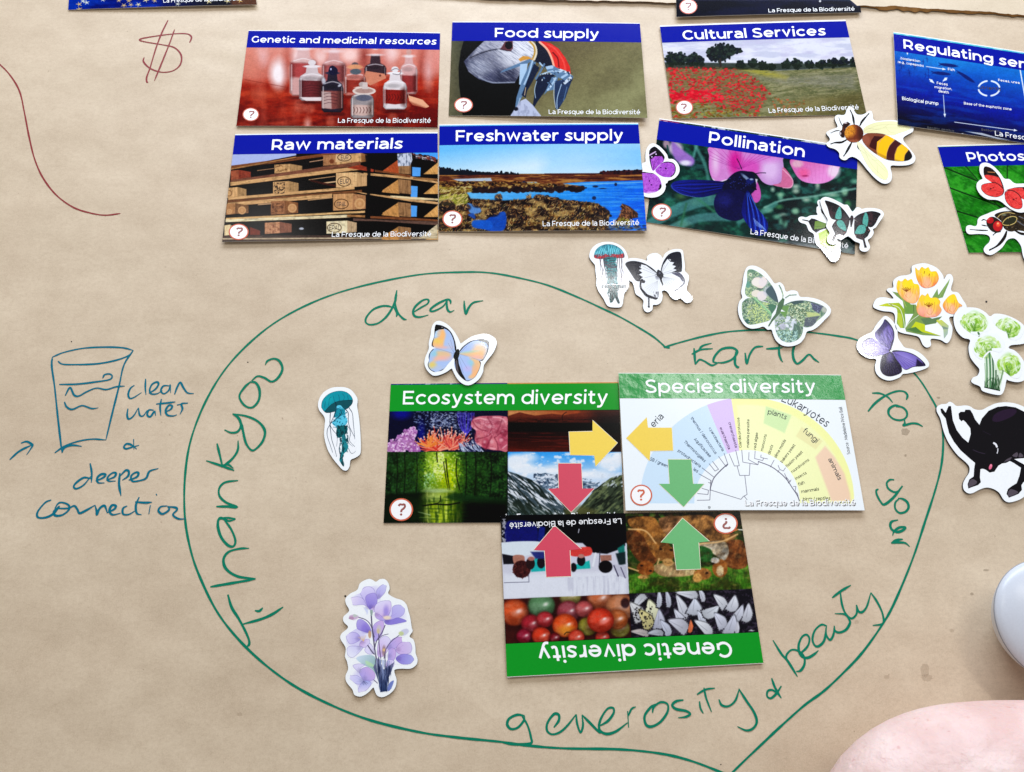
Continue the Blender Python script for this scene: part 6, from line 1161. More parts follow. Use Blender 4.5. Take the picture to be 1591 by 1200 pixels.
# pastel morpho butterfly
v = (640, 490, 10)
ul = T_(365,155, 400,145, 480,165, 560,210, 620,280, 660,370, 685,470, 690,540, 655,605, 500,550, 320,490, 305,440, 345,330, 350,230)
ll = T_(320,530, 380,515, 520,550, 650,600, 650,650, 560,760, 480,850, 400,875, 340,880, 275,840, 245,770, 265,700, 260,620)
ur = T_(735,560, 800,480, 900,410, 1000,380, 1100,370, 1190,400, 1200,470, 1180,560, 1130,660, 1070,710, 900,650, 740,605)
lr = T_(740,610, 900,655, 1050,710, 1070,760, 1040,860, 980,960, 900,1015, 840,1020, 760,960, 700,880, 660,780, 665,690, 700,620)
bd = T_(690,540, 720,525, 740,560, 735,620, 715,670, 670,690, 645,650, 655,600)
def f(c):
    bl, pk, og, ye, te = (176, 196, 232), (240, 184, 170), (246, 190, 130), (236, 206, 96), (150, 206, 214)
    for p in (ul, ll, ur, lr): c.P(p, bl, 1, 2, 1)
    c.setclip(ul, 1); c.P(T_(480,215, 520,300, 500,400, 470,500, 320,480, 320,400, 420,330, 450,260), og, .95, 40, 1); c.E(400, 400, 70, 40, ye, .7, 50); c.E(390, 290, 50, 50, (196, 226, 246), .9, 30); c.E(500, 500, 100, 20, pk, .8, 40); c.E(450, 300, 60, 90, (246, 186, 120), .6, 40); c.E(600, 480, 60, 100, (190, 200, 224), .6, 50)
    for k in range(5): c.L([(345, 240+k*26), (430, 235+k*22)], 4, (120, 150, 200), .6, 0)
    c.P(T_(350,140, 500,165, 500,215, 420,225, 370,250, 345,330, 330,300), (8, 8, 10), 1, 6); c.L(T_(440,170, 560,220, 620,290, 662,400, 680,540), 26, (8, 8, 10)); c.L(T_(350,300, 318,440, 330,490), 14, (10, 10, 14)); c.L([(460, 185), (480, 188)], 6, (190, 190, 200)); c.setclip()
    c.setclip(ll, 1); c.E(400, 600, 110, 50, te, .8, 60); c.P(T_(400,560, 560,570, 600,640, 450,680, 290,760, 380,640), og, .75, 50, 1); c.E(470, 670, 110, 34, pk, .9, 50); c.E(320, 780, 60, 46, ye, .8, 50); c.E(400, 820, 70, 36, (190, 200, 220), .7, 40); c.P(T_(655,645, 600,720, 500,830, 380,890, 460,900, 560,850, 660,740), (10, 10, 12), 1, 6); c.P(T_(640,690, 560,790, 600,750, 650,720), (90, 90, 96), .8, 14); c.L(T_(330,530, 280,590, 262,700, 250,780, 290,850, 350,882), 12, (8, 8, 12)); c.setclip()
    c.setclip(ur, 1); c.E(1040, 560, 120, 110, (240, 196, 150), .9, 70); c.E(880, 580, 130, 22, (170, 214, 190), .8, 30, -8); c.P(T_(740,600, 900,580, 1100,560, 1110,690, 900,650), og, .8, 40); c.E(1000, 650, 90, 30, pk, .8, 40); c.E(870, 490, 90, 50, (176, 196, 240), .8, 50); c.P(T_(1000,375, 1100,360, 1210,390, 1190,480, 1150,430, 1080,410), (8, 8, 12), 1, 8, 1); c.L(T_(738,560, 820,470, 920,405, 1000,380, 1100,372), 20, (8, 8, 12)); c.L(T_(1195,430, 1185,500, 1160,600, 1120,680, 1070,710), 14, (8, 8, 12)); c.setclip()
    c.setclip(lr, 1); c.E(960, 740, 90, 60, te, .7, 50); c.P(T_(900,660, 1070,720, 1060,860, 960,980, 880,960, 1000,840, 960,730), og, .85, 36, 1); c.E(820, 830, 80, 100, (180, 196, 240), .8, 50); c.E(980, 860, 50, 110, (246, 184, 130), .8, 36); c.E(870, 830, 60, 40, (206, 186, 226), .6, 40); c.P(T_(660,690, 715,650, 730,760, 780,900, 850,1025, 780,1010, 690,880), (10, 10, 14), 1, 8); c.P(T_(675,710, 700,690, 715,800, 730,920, 690,840), (110, 100, 104), .8, 16); c.L(T_(1050,712, 1068,770, 1040,860, 980,965, 900,1015, 840,1022), 12, (8, 8, 12)); c.setclip()
    for q in ([(655, 600), (500, 550), (370, 515)], [(740, 605), (900, 652), (1060, 705)], [(655, 590), (560, 430)], [(650, 570), (600, 380)], [(740, 590), (860, 480)], [(745, 640), (860, 830)], [(735, 680), (800, 900)]): c.L(q, 3, (60, 60, 80), .6, 0)
    c.P(bd, (6, 6, 8), 1, 3, 1)
sticker('butterfly_sticker', 'pastel blue and orange butterfly sticker touching the top of the ecosystem card', v,
 T_(400,88, 470,98, 560,150, 640,230, 700,320, 740,400, 760,438, 830,390, 930,330, 1050,298, 1160,290, 1260,330, 1315,400, 1310,480, 1260,590, 1180,690, 1120,780, 1105,880, 1060,970, 990,1040, 900,1085, 820,1080, 740,1030, 680,950, 635,860, 615,830, 540,880, 440,925, 340,940, 265,890, 215,820, 195,740, 210,650, 262,520, 262,430, 290,300, 305,200, 340,125), .0005, .0017, f, [('wing', ul, 1), ('wing', ll, 1), ('wing', ur, 1), ('wing', lr, 1), ('body', bd, 1)], 8)

# red and teal jellyfish, white swallowtail
v = (900, 365, 8.374)
bl2 = T_(192,262, 215,200, 270,150, 350,124, 430,128, 500,155, 560,205, 588,262, 578,300, 500,300, 390,300, 270,315, 200,300)
t2 = T_(255,305, 400,290, 560,290, 560,420, 600,545, 612,650, 400,640, 290,650, 290,580, 270,450)
t3 = T_(290,650, 610,650, 600,700, 520,690, 500,790, 530,890, 505,900, 465,820, 430,880, 395,885, 390,820, 360,780, 370,700, 290,695)
def f(c):
    c.grad(bl2, (300, 130), (300, 320), (110, 206, 220), (120, 190, 200), 1, 2, 1); c.setclip(bl2, 1); c.P(T_(190,262, 300,280, 340,250, 400,280, 440,250, 500,262, 590,240, 590,330, 190,330), (206, 60, 66), 1, 14); c.N(bl2, 10, 40, (30, 110, 130), .7, 3, .52, .62)
    for k in range(13): a = (k-6)/6; c.L([(390+a*60, 128), (390+a*150, 190), (390+a*195, 290)], 4, (10, 50, 66), .85)
    c.N(T_(190,250, 590,250, 590,310, 190,310), 8, 16, (120, 20, 36), .8, 5, .5, .6); c.setclip(); q = smooth_pts(bl2, True); c.L(np.vstack([q, q[:1]]), 5, (16, 36, 46), .9, 0)
    c.P(T_(330,300, 480,300, 470,360, 490,420, 490,560, 505,700, 375,700, 365,560, 360,440, 325,400), (24, 120, 124), 1, 4, 1); c.N(T_(320,300, 500,300, 490,570, 350,570), 30, 12, (12, 50, 60), .9, 6, .48, .58); c.N(T_(320,300, 500,300, 490,570, 350,570), 12, 30, (110, 196, 196), .5, 7, .56, .66)
    for k, (x, w) in enumerate(((265, 6), (285, 9), (310, 8), (335, 7), (500, 8), (520, 9), (545, 8), (560, 6), (360, 6))):
        r = R_(k); c.L([(x, 300), (x+r.uniform(-12, 12), 370), (x+r.uniform(-16, 16), 430), (x+r.uniform(-10, 30), 500), (x+r.uniform(-20, 40), 575), (x+r.uniform(-10, 30), 640), (x+r.uniform(0, 30), 690)], w, (70, 40, 60) if k % 2 else (36, 30, 44), .95, end=3)
    for p in (T_(330,350, 400,370, 470,360), T_(330,390, 400,395, 480,420), T_(345,400, 420,430, 470,430)): c.L(p, 7, (120, 60, 76), .8)
    c.N(T_(360,480, 490,480, 505,700, 365,700), 7, 34, (10, 46, 50), .9, 8, .46, .56)
    c.P(T_(360,665, 510,665, 500,740, 495,790, 530,890, 505,895, 465,820, 430,880, 400,885, 395,820, 400,740, 370,780, 362,770, 380,700), (24, 84, 84), 1, 4); c.N(t3, 8, 40, (8, 26, 30), .95, 9, .46, .56); c.L([(295, 668), (298, 690)], 7, (30, 40, 60), .9)
    for x in (540, 585, 605): c.L([(x, 664), (x+4, 690)], 6, (30, 30, 50), .9)
sticker('jellyfish_sticker', 'red-rimmed teal jellyfish sticker below the pollination card', v,
 T_(340,92, 430,97, 520,130, 590,190, 625,260, 640,340, 625,430, 640,520, 650,620, 635,700, 590,760, 575,830, 565,900, 540,940, 480,947, 400,940, 355,910, 320,840, 280,780, 245,720, 220,640, 225,570, 210,480, 205,400, 185,370, 145,320, 130,270, 150,200, 200,140, 270,105), ZS, TH, f, [('tentacles', t2, 0), ('tentacle_tips', t3, 0), ('bell', bl2, 1)], 8)
w1 = T_(598,380, 640,348, 720,340, 830,365, 930,420, 1000,480, 1010,520, 920,560, 810,600, 740,600, 680,520, 630,440); w2 = T_(1060,480, 1080,380, 1130,290, 1200,235, 1310,225, 1335,320, 1335,470, 1290,485, 1180,500, 1090,520)
w3 = T_(800,590, 920,560, 1030,530, 1060,600, 1040,700, 1035,800, 1000,845, 940,830, 915,860, 918,945, 890,940, 890,850, 850,790, 790,700, 785,640); w4 = T_(1080,530, 1200,495, 1300,490, 1350,540, 1380,600, 1360,650, 1300,700, 1230,740, 1160,690, 1100,620); b2 = T_(1010,470, 1025,452, 1050,465, 1080,490, 1095,540, 1075,580, 1095,650, 1085,665, 1055,600, 1040,560, 1010,530)
def f(c):
    K = (14, 16, 32)
    c.P(w1, K, 1, 2, 1); c.P(w2, K, 1, 2, 1)
    c.P(T_(780,420, 810,385, 870,400, 950,460, 1005,500, 1000,530, 920,565, 850,590, 790,580, 830,550, 775,520, 820,495, 775,460, 815,445), (236, 238, 240), 1, 4); c.L([(790, 430), (800, 400)], 9, K)
    c.P(T_(1065,490, 1090,400, 1150,310, 1195,325, 1180,350, 1235,360, 1210,395, 1260,410, 1225,440, 1270,460, 1200,490, 1100,515), (236, 238, 240), 1, 4); c.L([(1150, 310), (1190, 345), (1200, 325)], 9, K)
    for q in ([(1000, 520), (820, 445)], [(1000, 525), (850, 560)], [(1070, 500), (1160, 360)], [(1075, 505), (1240, 450)], [(1068, 495), (1110, 400)], [(990, 500), (830, 410)]): c.L(q, 3, (120, 120, 130), .8, 0)
    c.P(w3, (236, 238, 240), 1, 2, 1); c.L(T_(815,590, 790,640, 800,700, 840,750, 880,790, 930,810, 980,830, 1020,835), 34, K); c.E(835, 610, 24, 20, K); c.L([(905, 820), (905, 940)], 17, K); c.E(905, 935, 15, 14, K); c.N(T_(960,740, 1040,740, 1035,820, 980,830), 8, 40, (60, 60, 70), .8, 3, .5, .6)
    c.P(w4, (236, 238, 240), 1, 2, 1); c.P(T_(1200,500, 1290,485, 1350,530, 1385,600, 1340,610, 1310,560, 1240,520), (50, 52, 80), 1, 5); c.L(T_(1340,540, 1370,600, 1340,660, 1290,700, 1240,735), 22, (40, 42, 66), .9); c.L([(1350, 700), (1430, 830)], 16, (30, 30, 50))
    for a in range(9): c.L([(1090, 545), (1110+a*28, 690-a*12)], 2.5, (120, 122, 130), .7, 0)
    for a in range(7): c.L([(1020, 600), (850+a*28, 690+a*18)], 2.5, (150, 152, 160), .6, 0)
    c.E(1020, 540, 30, 40, (90, 90, 104), .6, 24); c.P(b2, (30, 30, 40), 1, 4, 1); c.E(1045, 500, 14, 16, (110, 110, 124), .7, 8)
    c.L(T_(925,285, 960,310, 990,350), 3, (120, 120, 126)); c.L(T_(1005,270, 1010,310, 1015,335), 3, (130, 130, 136)); c.L(T_(935,290, 985,370, 995,410), 2.5, (150, 150, 150))
sticker('butterfly_sticker', 'black and white swallowtail sticker touching the red-rimmed jellyfish', v,
 T_(600,345, 650,308, 740,305, 820,320, 880,335, 880,290, 920,252, 1000,236, 1060,268, 1085,300, 1120,240, 1200,195, 1290,185, 1345,205, 1360,290, 1375,400, 1375,470, 1420,520, 1425,590, 1405,660, 1400,720, 1450,780, 1476,830, 1450,875, 1390,885, 1345,850, 1310,828, 1260,848, 1200,820, 1150,750, 1110,725, 1075,740, 1085,800, 1060,880, 1010,912, 960,915, 950,975, 900,1008, 850,990, 828,930, 835,860, 790,810, 735,770, 712,680, 690,620, 640,580, 600,480, 575,400), .00035, .0015, f, [('wing', w1, 1), ('wing', w2, 1), ('wing', w3, 1), ('wing', w4, 1), ('body', b2, 0)], 8)

# butterfly filled with garden photographs
v = (1130, 400, 8)
g1 = T_(250,170, 310,150, 400,195, 480,260, 560,360, 610,460, 635,560, 620,600, 480,550, 280,500, 225,460, 222,390, 245,290); g2 = T_(180,600, 200,545, 280,505, 450,550, 610,600, 560,700, 530,780, 420,815, 300,838, 240,820, 190,740)
g3 = T_(710,590, 800,550, 930,535, 1060,555, 1180,600, 1238,650, 1200,720, 1120,790, 1060,850, 1000,870, 945,860, 900,800, 760,700, 640,620); g4 = T_(590,760, 640,680, 760,690, 880,790, 940,860, 930,950, 880,1020, 780,1058, 690,1040, 630,980, 600,900)
g5 = T_(625,600, 640,560, 690,505, 712,520, 700,590, 650,700, 560,800, 520,860, 505,855, 550,770, 600,700)
def f(c):
    W0 = T_(150,130, 1260,130, 1260,1080, 150,1080); c.P(W0, (120, 150, 124)); c.N(W0, 26, 20, (70, 100, 84), .8, 3, .45, .6); c.N(W0, 16, 12, (196, 214, 160), .8, 5, .52, .62)
    c.E(420, 300, 90, 60, (190, 190, 206), .8, 30); c.P(T_(330,260, 400,255, 440,300, 440,240, 500,280, 440,380, 380,375, 310,330), (246, 226, 214), 1, 6, 1); c.E(360, 310, 60, 46, (246, 236, 226), .9, 10); c.E(440, 310, 50, 56, (240, 226, 226), .9, 10); c.L([(370, 392), (440, 392)], 10, (40, 44, 60)); c.E(360, 450, 60, 44, (244, 230, 214), .95, 10); c.E(430, 480, 60, 60, (240, 226, 226), .95, 10); c.L([(440, 540), (500, 550)], 9, (60, 60, 80)); c.E(500, 420, 50, 60, (196, 196, 214), .7, 30)
    c.P(T_(520,370, 575,360, 620,470, 632,560, 560,520, 480,430), (56, 76, 84), 1, 4, 1); c.E(290, 215, 20, 20, (236, 236, 210), .9, 6); c.E(290, 215, 9, 9, (110, 120, 90), .9, 4); c.E(300, 170, 60, 20, (80, 120, 96), .8, 20); c.E(255, 340, 30, 40, (90, 150, 130), .9, 14); c.N(T_(225,380, 300,380, 300,500, 225,500), 9, 9, (206, 226, 150), .9, 8, .5, .6)
    c.N(T_(190,540, 420,540, 420,830, 190,830), 14, 10, (60, 90, 70), .9, 11, .5, .6); c.N(T_(250,600, 520,540, 520,830, 250,830), 14, 9, (216, 230, 140), .9, 12, .46, .58); c.L([(340, 510), (480, 640), (590, 760)], 26, (130, 190, 130), .95, soft=5); c.L([(345, 510), (600, 740)], 5, (210, 236, 190), .8, 0); c.L([(330, 530), (560, 760)], 4, (70, 130, 80), .8, 0); c.E(250, 800, 34, 30, (30, 76, 70), .9, 8); c.D(T_(190,540, 330,540, 330,800, 190,800), 50, (5, 12), (4, 8), [(200, 200, 190), (60, 70, 60), (150, 170, 130)], 6, a=.8)
    c.P(T_(500,590, 560,580, 612,600, 590,660, 550,705), (60, 104, 80), 1, 4); c.P(T_(640,610, 770,600, 740,700, 720,750, 660,690), (96, 140, 70), 1, 5); c.P(T_(560,700, 610,620, 650,740, 590,790), (186, 196, 190), .8, 10)
    c.N(T_(780,570, 1040,560, 1000,860, 780,760), 16, 14, (226, 232, 190), .9, 14, .5, .58); c.N(T_(780,570, 1040,560, 1000,860, 780,760), 13, 11, (60, 80, 50), .9, 15, .53, .6); c.P(T_(780,560, 930,535, 960,560, 830,590), (44, 66, 70), .95, 6); c.P(T_(1040,560, 1190,610, 1140,700, 1060,650), (60, 62, 90), .95, 12); c.N(T_(1020,560, 1240,620, 1100,700), 12, 10, (140, 150, 180), .7, 16, .55, .65)
    c.P(T_(980,680, 1120,690, 1160,720, 1000,750), (196, 206, 130), .9, 10); c.P(T_(970,750, 1150,730, 1060,860, 950,860), (70, 74, 90), .9, 10); c.E(1215, 650, 40, 40, (190, 186, 176), .8, 16); c.N(T_(950,740, 1150,740, 1050,860), 12, 7, (150, 170, 150), .6, 18, .55, .65)
    c.N(T_(590,740, 860,740, 860,900, 590,900), 16, 14, (206, 206, 226), .9, 19, .46, .58); c.D(T_(720,740, 830,760, 830,900, 730,900), 16, (14, 26), (13, 22), [(232, 236, 240), (214, 220, 230)], 20); c.E(620, 890, 20, 18, (232, 234, 240)); c.P(T_(830,820, 940,870, 880,1020, 800,1000), (70, 96, 84), .9, 12); c.L([(850, 860), (890, 1000)], 8, (120, 160, 130), .8); c.L([(900, 850), (930, 930)], 10, (150, 160, 140), .8)
    c.N(T_(600,910, 880,910, 860,1060, 640,1060), 14, 16, (190, 226, 216), .9, 21, .46, .58); c.N(T_(600,910, 880,910, 860,1060, 640,1060), 10, 12, (50, 90, 96), .8, 22, .54, .62); c.E(690, 860, 40, 40, (196, 190, 214), .7, 12)
    c.P(W0, (206, 212, 200), .16); c.L(T_(635,570, 560,360, 480,262), 6, (60, 66, 70), .8); c.L(T_(710,585, 930,537, 1180,600), 6, (60, 66, 76), .7)
    c.P(g5, (84, 110, 84), .95, 4)
sticker('butterfly_sticker', 'butterfly sticker whose wings show green garden photographs, above the word Earth', v,
 T_(300,102, 380,118, 470,175, 540,260, 590,325, 650,310, 700,350, 730,425, 800,410, 870,425, 905,490, 1000,495, 1120,520, 1220,570, 1285,640, 1275,710, 1210,780, 1130,860, 1060,905, 990,925, 960,1000, 900,1070, 800,1105, 690,1098, 610,1040, 570,960, 550,900, 500,900, 450,862, 380,880, 290,885, 210,840, 150,740, 132,640, 150,550, 185,500, 172,430, 190,330, 205,220, 240,130), .0002, .0016, f,
 [('wing', g1, 1), ('wing', g2, 1), ('wing', g3, 1), ('wing', g4, 1), ('body', g5, 0), ('antenna', T_(636,348, 650,342, 680,400, 700,470, 692,512, 682,510, 686,470, 664,400), 0), ('antenna', T_(718,500, 770,465, 862,460, 862,470, 775,477, 722,512), 0)], 7)

# tulips, green carnations, purple and black butterfly
v = (1320, 400, 5.454)
tl1 = T_(398,235, 412,195, 440,205, 470,180, 492,196, 525,185, 545,222, 588,238, 592,330, 560,385, 510,388, 450,350, 405,290); tl2 = T_(556,88, 585,112, 610,82, 640,96, 668,84, 690,120, 735,120, 756,182, 720,240, 650,262, 600,240, 565,170); tl3 = T_(570,400, 588,350, 612,316, 640,326, 662,305, 684,342, 735,342, 768,372, 762,410, 780,450, 740,500, 650,510, 590,490, 568,450); tl4 = T_(792,390, 840,330, 890,315, 920,380, 955,410, 920,430, 890,480, 830,470, 795,430)
lv1 = T_(245,410, 310,390, 420,385, 465,440, 475,560, 470,600, 430,600, 400,560, 405,470, 380,425); lv2 = T_(360,290, 410,300, 470,350, 520,400, 560,400, 600,480, 700,520, 785,500, 730,560, 640,575, 640,620, 780,668, 620,660, 480,630, 470,600, 540,480, 470,480, 450,370, 400,330); lv3 = T_(700,340, 745,265, 752,320, 850,180, 840,220, 790,340, 740,352); lv4 = T_(735,540, 780,530, 840,580, 830,650, 800,690, 790,600)
def tulip(c, pts, pk, ye, cx, cy, sd):
    c.grad(pts, (cx, cy-60), (cx, cy+70), ye, pk, 1, 2, 1); c.setclip(pts, 1); c.N(pts, 12, 50, (240, 190, 60), .3, sd, .45, .7); c.N(pts, 9, 60, (250, 214, 190), .5, sd+3, .5, .7); c.P([(cx-60, cy-40), (cx-20, cy-30), (cx+4, cy+70), (cx-30, cy+60)], (250, 214, 120), .7, 6, 1); c.P([(cx+60, cy-40), (cx+24, cy-24), (cx+8, cy+70), (cx+44, cy+50)], (250, 206, 90), .7, 6, 1); c.P([(cx-30, cy-90), (cx+40, cy-90), (cx+70, cy-30), (cx+20, cy-14), (cx-50, cy-20)], (248, 220, 50), .75, 14, 1); c.L([(cx+20, cy-34), (cx+14, cy+30), (cx+6, cy+66)], 4, (206, 110, 60), .7); c.E(cx, cy+50, 34, 44, (246, 190, 170), .6, 20)
    c.L([(cx-50, cy-40), (cx-30, cy+40), (cx, cy+70)], 3, (200, 110, 60), .8); c.L([(cx+40, cy-40), (cx+34, cy+20), (cx+10, cy+66)], 3, (200, 110, 60), .8); c.L([(cx-10, cy+6), (cx-24, cy+60)], 2.5, (206, 120, 80), .7); c.setclip(); q = smooth_pts(pts, True); c.L(np.vstack([q, q[:1]]), 2.5, (200, 140, 70), .6, 0)
def f(c):
    c.grad(lv1, (250, 400), (440, 600), (206, 210, 40), (110, 150, 50), 1, 2, 1); c.L(T_(330,395, 420,430, 455,520, 465,600), 5, (236, 240, 220)); c.L(T_(270,370, 350,400, 400,470, 430,600), 4, (90, 110, 60)); c.P(T_(400,480, 440,490, 450,600, 420,595), (190, 200, 60), .9, 6, 1)
    c.P(lv2, (124, 150, 84), 1, 2, 0); c.P(T_(470,380, 530,380, 540,480, 490,560, 470,520), (110, 150, 70), 1, 4); c.P(T_(560,545, 640,570, 640,620, 780,668, 640,640, 520,600), (196, 206, 40), 1, 4); c.P(T_(600,520, 785,500, 730,555, 640,575), (96, 124, 84), 1, 3); c.P(T_(480,610, 560,590, 620,640, 560,640), (80, 120, 60), 1, 4); c.L(T_(470,600, 520,540, 600,480), 4, (236, 240, 226)); c.L(T_(410,300, 450,360, 480,420), 5, (170, 190, 90)); c.L(T_(540,395, 545,470), 5, (60, 100, 50)); c.L([(618, 262), (608, 340)], 9, (110, 124, 110)); c.L([(750, 425), (795, 422)], 6, (90, 120, 80))
    c.P(lv3, (124, 156, 90), 1, 2); c.L(T_(760,340, 840,200), 3, (170, 196, 120)); c.grad(lv4, (740, 540), (820, 640), (206, 210, 90), (170, 190, 170), 1, 3, 1); c.P(T_(780,580, 835,600, 830,610, 790,610), (120, 140, 130), .8, 6); c.L([(620, 665), (645, 730)], 7, (130, 140, 130))
    c.L(T_(740,235, 750,260, 742,300), 2.5, (120, 140, 120))
    tulip(c, tl1, (238, 170, 110), (246, 214, 40), 500, 280, 4); tulip(c, tl2, (232, 120, 90), (246, 206, 50), 660, 180, 8); tulip(c, tl3, (234, 150, 130), (246, 206, 60), 680, 420, 12); tulip(c, tl4, (236, 130, 100), (246, 200, 70), 870, 400, 16)
    for (x, y) in ((480, 270), (670, 400)):
        for k in range(6): c.L([(x, y+22), (x-34+k*14, y-18+abs(k-2.5)*6)], 5, (130, 60, 20), .9)
    for (x, y) in ((635, 120), (675, 140)): c.L([(x, y), (x-4, y+18)], 5, (130, 70, 20), .9)
    c.E(525, 345, 40, 40, (250, 206, 150), .6, 20); c.E(650, 200, 34, 50, (248, 190, 150), .6, 20); c.E(620, 450, 40, 34, (246, 176, 160), .7, 24)
sticker('flower_sticker', 'yellow and orange tulip sticker at the right of the paper', v,
 T_(600,52, 660,55, 740,90, 790,150, 800,185, 825,148, 860,145, 878,190, 860,260, 870,290, 920,300, 960,360, 990,410, 985,460, 920,500, 850,505, 850,545, 872,600, 860,680, 825,728, 770,700, 690,692, 690,745, 655,765, 620,740, 590,680, 540,660, 460,645, 410,625, 385,580, 385,500, 360,465, 280,455, 210,430, 200,400, 230,350, 290,338, 350,350, 372,345, 345,310, 315,280, 330,262, 370,255, 370,200, 420,160, 490,150, 525,130, 530,75), .00025, .0013, f,
 [('leaf', lv1, 0), ('leaf', lv2, 0), ('leaf', lv3, 0), ('leaf', lv4, 0), ('tulip', tl1, 1), ('tulip', tl2, 1), ('tulip', tl3, 1), ('tulip', tl4, 1)], 7)
k1 = T_(920,540, 915,480, 970,435, 1060,440, 1150,490, 1190,560, 1190,620, 1130,640, 1090,660, 1040,650, 980,610); k2 = T_(1215,545, 1225,505, 1300,495, 1400,540, 1460,590, 1470,650, 1420,700, 1350,690, 1330,640, 1260,600); k3 = T_(1045,790, 1060,700, 1130,650, 1240,650, 1310,710, 1310,770, 1270,805, 1190,790, 1140,830, 1120,868, 1075,840); k4 = T_(1225,900, 1240,830, 1320,790, 1400,800, 1455,880, 1460,960, 1440,1020, 1380,1020, 1300,960, 1250,960)
ks = T_(1140,850, 1190,800, 1230,900, 1260,960, 1310,960, 1290,1060, 1275,1135, 1140,1105, 1145,1000)
def carn(c, pts, sd):
    P = np.array(pts, float); cx, cy = P.mean(0); x0, x1, y0, y1 = P[:, 0].min(), P[:, 0].max(), P[:, 1].min(), P[:, 1].max(); r = R_(sd)
    c.P([(x0-20, y0-20), (x1+20, y0-20), (x1+20, y1+20), (x0-20, y1+20)], (244, 247, 246)); c.grad(T_(cx-(x1-x0)*.40,cy, cx,y0+16, cx+(x1-x0)*.40,cy, cx,y1-16), (cx, y0), (cx, y1), (214, 236, 196), (124, 178, 52), 1, 26, 1)
    for k in range(150):
        a = r.uniform(0, 6.28); d = (1-k/150)**.5; x = cx+math.cos(a)*d*(x1-x0)*.40; y = cy+math.sin(a)*d*(y1-y0)*.40; t = (y-y0)/(y1-y0)
        l = r.uniform(12, 24); col = r.choice([(236, 246, 226), (206, 230, 160)]) if r.random() > t*.75 else r.choice([(140, 190, 60), (176, 212, 90), (120, 172, 50)])
        c.E(x, y, l, l*.55, col, .8, 5, math.degrees(a)+90+r.uniform(-30, 30)); b = a+1.57
        c.L([(x-l*math.cos(b)*.9, y-l*.6*math.sin(b)+4), (x+r.uniform(-4, 4), y+7), (x+l*math.cos(b)*.9, y+l*.6*math.sin(b)+4)], 2.2, r.choice([(96, 150, 40), (70, 120, 40), (150, 190, 90)]), .75)
    for k in range(14): c.L([(cx+r.uniform(-30, 30), cy+r.uniform(0, 20)), (cx+r.uniform(-14, 14), y1-20)], 3, (70, 120, 36), .6)
def f(c):
    for p in (k1, k2, k3, k4): carn(c, p, int(p[0][0]))
    c.P(ks, (206, 226, 190), .6, 4)
    for k, (x0, y0, x1, y1, w, cl) in enumerate(((1160, 850, 1160, 1110, 14, (110, 150, 110)), (1185, 810, 1190, 1115, 16, (80, 126, 84)), (1210, 820, 1215, 1120, 14, (60, 100, 66)), (1145, 900, 1150, 1100, 9, (170, 196, 160)), (1240, 960, 1230, 1125, 12, (50, 90, 54)), (1300, 960, 1250, 1130, 12, (120, 150, 110)), (1255, 1000, 1262, 1130, 8, (40, 70, 44)), (1090, 640, 1095, 665, 16, (70, 110, 60)), (1325, 690, 1335, 730, 18, (110, 150, 120)))): c.L([(x0, y0), ((x0+x1)/2+5, (y0+y1)/2), (x1, y1)], w, cl, .95)
    r = R_(3)
    for k in range(20): x = r.uniform(1140, 1275); c.L([(x, 1125), (x+r.uniform(-14, 14), 1060), (x+r.uniform(-30, 30), 1020)], 6, r.choice([(24, 56, 30), (60, 96, 60), (40, 76, 44)]), .9, end=2)
    c.P(T_(1140,1095, 1275,1125, 1272,1140, 1142,1110), (20, 44, 26), .9, 5)
sticker('flower_sticker', 'light green carnation sticker overlapping the tulips at the right edge', v,
 T_(990,425, 1080,430, 1150,465, 1190,500, 1230,478, 1310,485, 1400,520, 1470,570, 1520,640, 1510,710, 1460,735, 1370,745, 1350,770, 1400,790, 1450,840, 1490,910, 1500,980, 1480,1040, 1420,1058, 1350,1045, 1330,1040, 1315,1110, 1290,1160, 1240,1165, 1130,1135, 1105,1095, 1050,1070, 1030,1050, 1045,1020, 1085,1000, 1100,950, 1060,900, 1020,840, 1008,760, 1020,700, 960,680, 905,620, 882,540, 890,480, 930,440), .0014, .0024, f,
 [('flower_stems', ks, 0), ('carnation', k1, 1), ('carnation', k2, 1), ('carnation', k3, 1), ('carnation', k4, 1)], 7)
m1 = T_(300,525, 340,560, 375,620, 378,690, 355,770, 345,785, 270,740, 225,690, 215,640, 250,600, 280,560); m2 = T_(360,795, 450,793, 540,820, 610,870, 645,915, 610,925, 540,930, 480,955, 440,930, 400,880); m3 = T_(350,800, 400,870, 440,930, 435,980, 350,1010, 290,995, 260,950, 262,880, 280,830); m4 = T_(110,720, 180,680, 270,740, 345,790, 270,830, 180,840, 110,800)
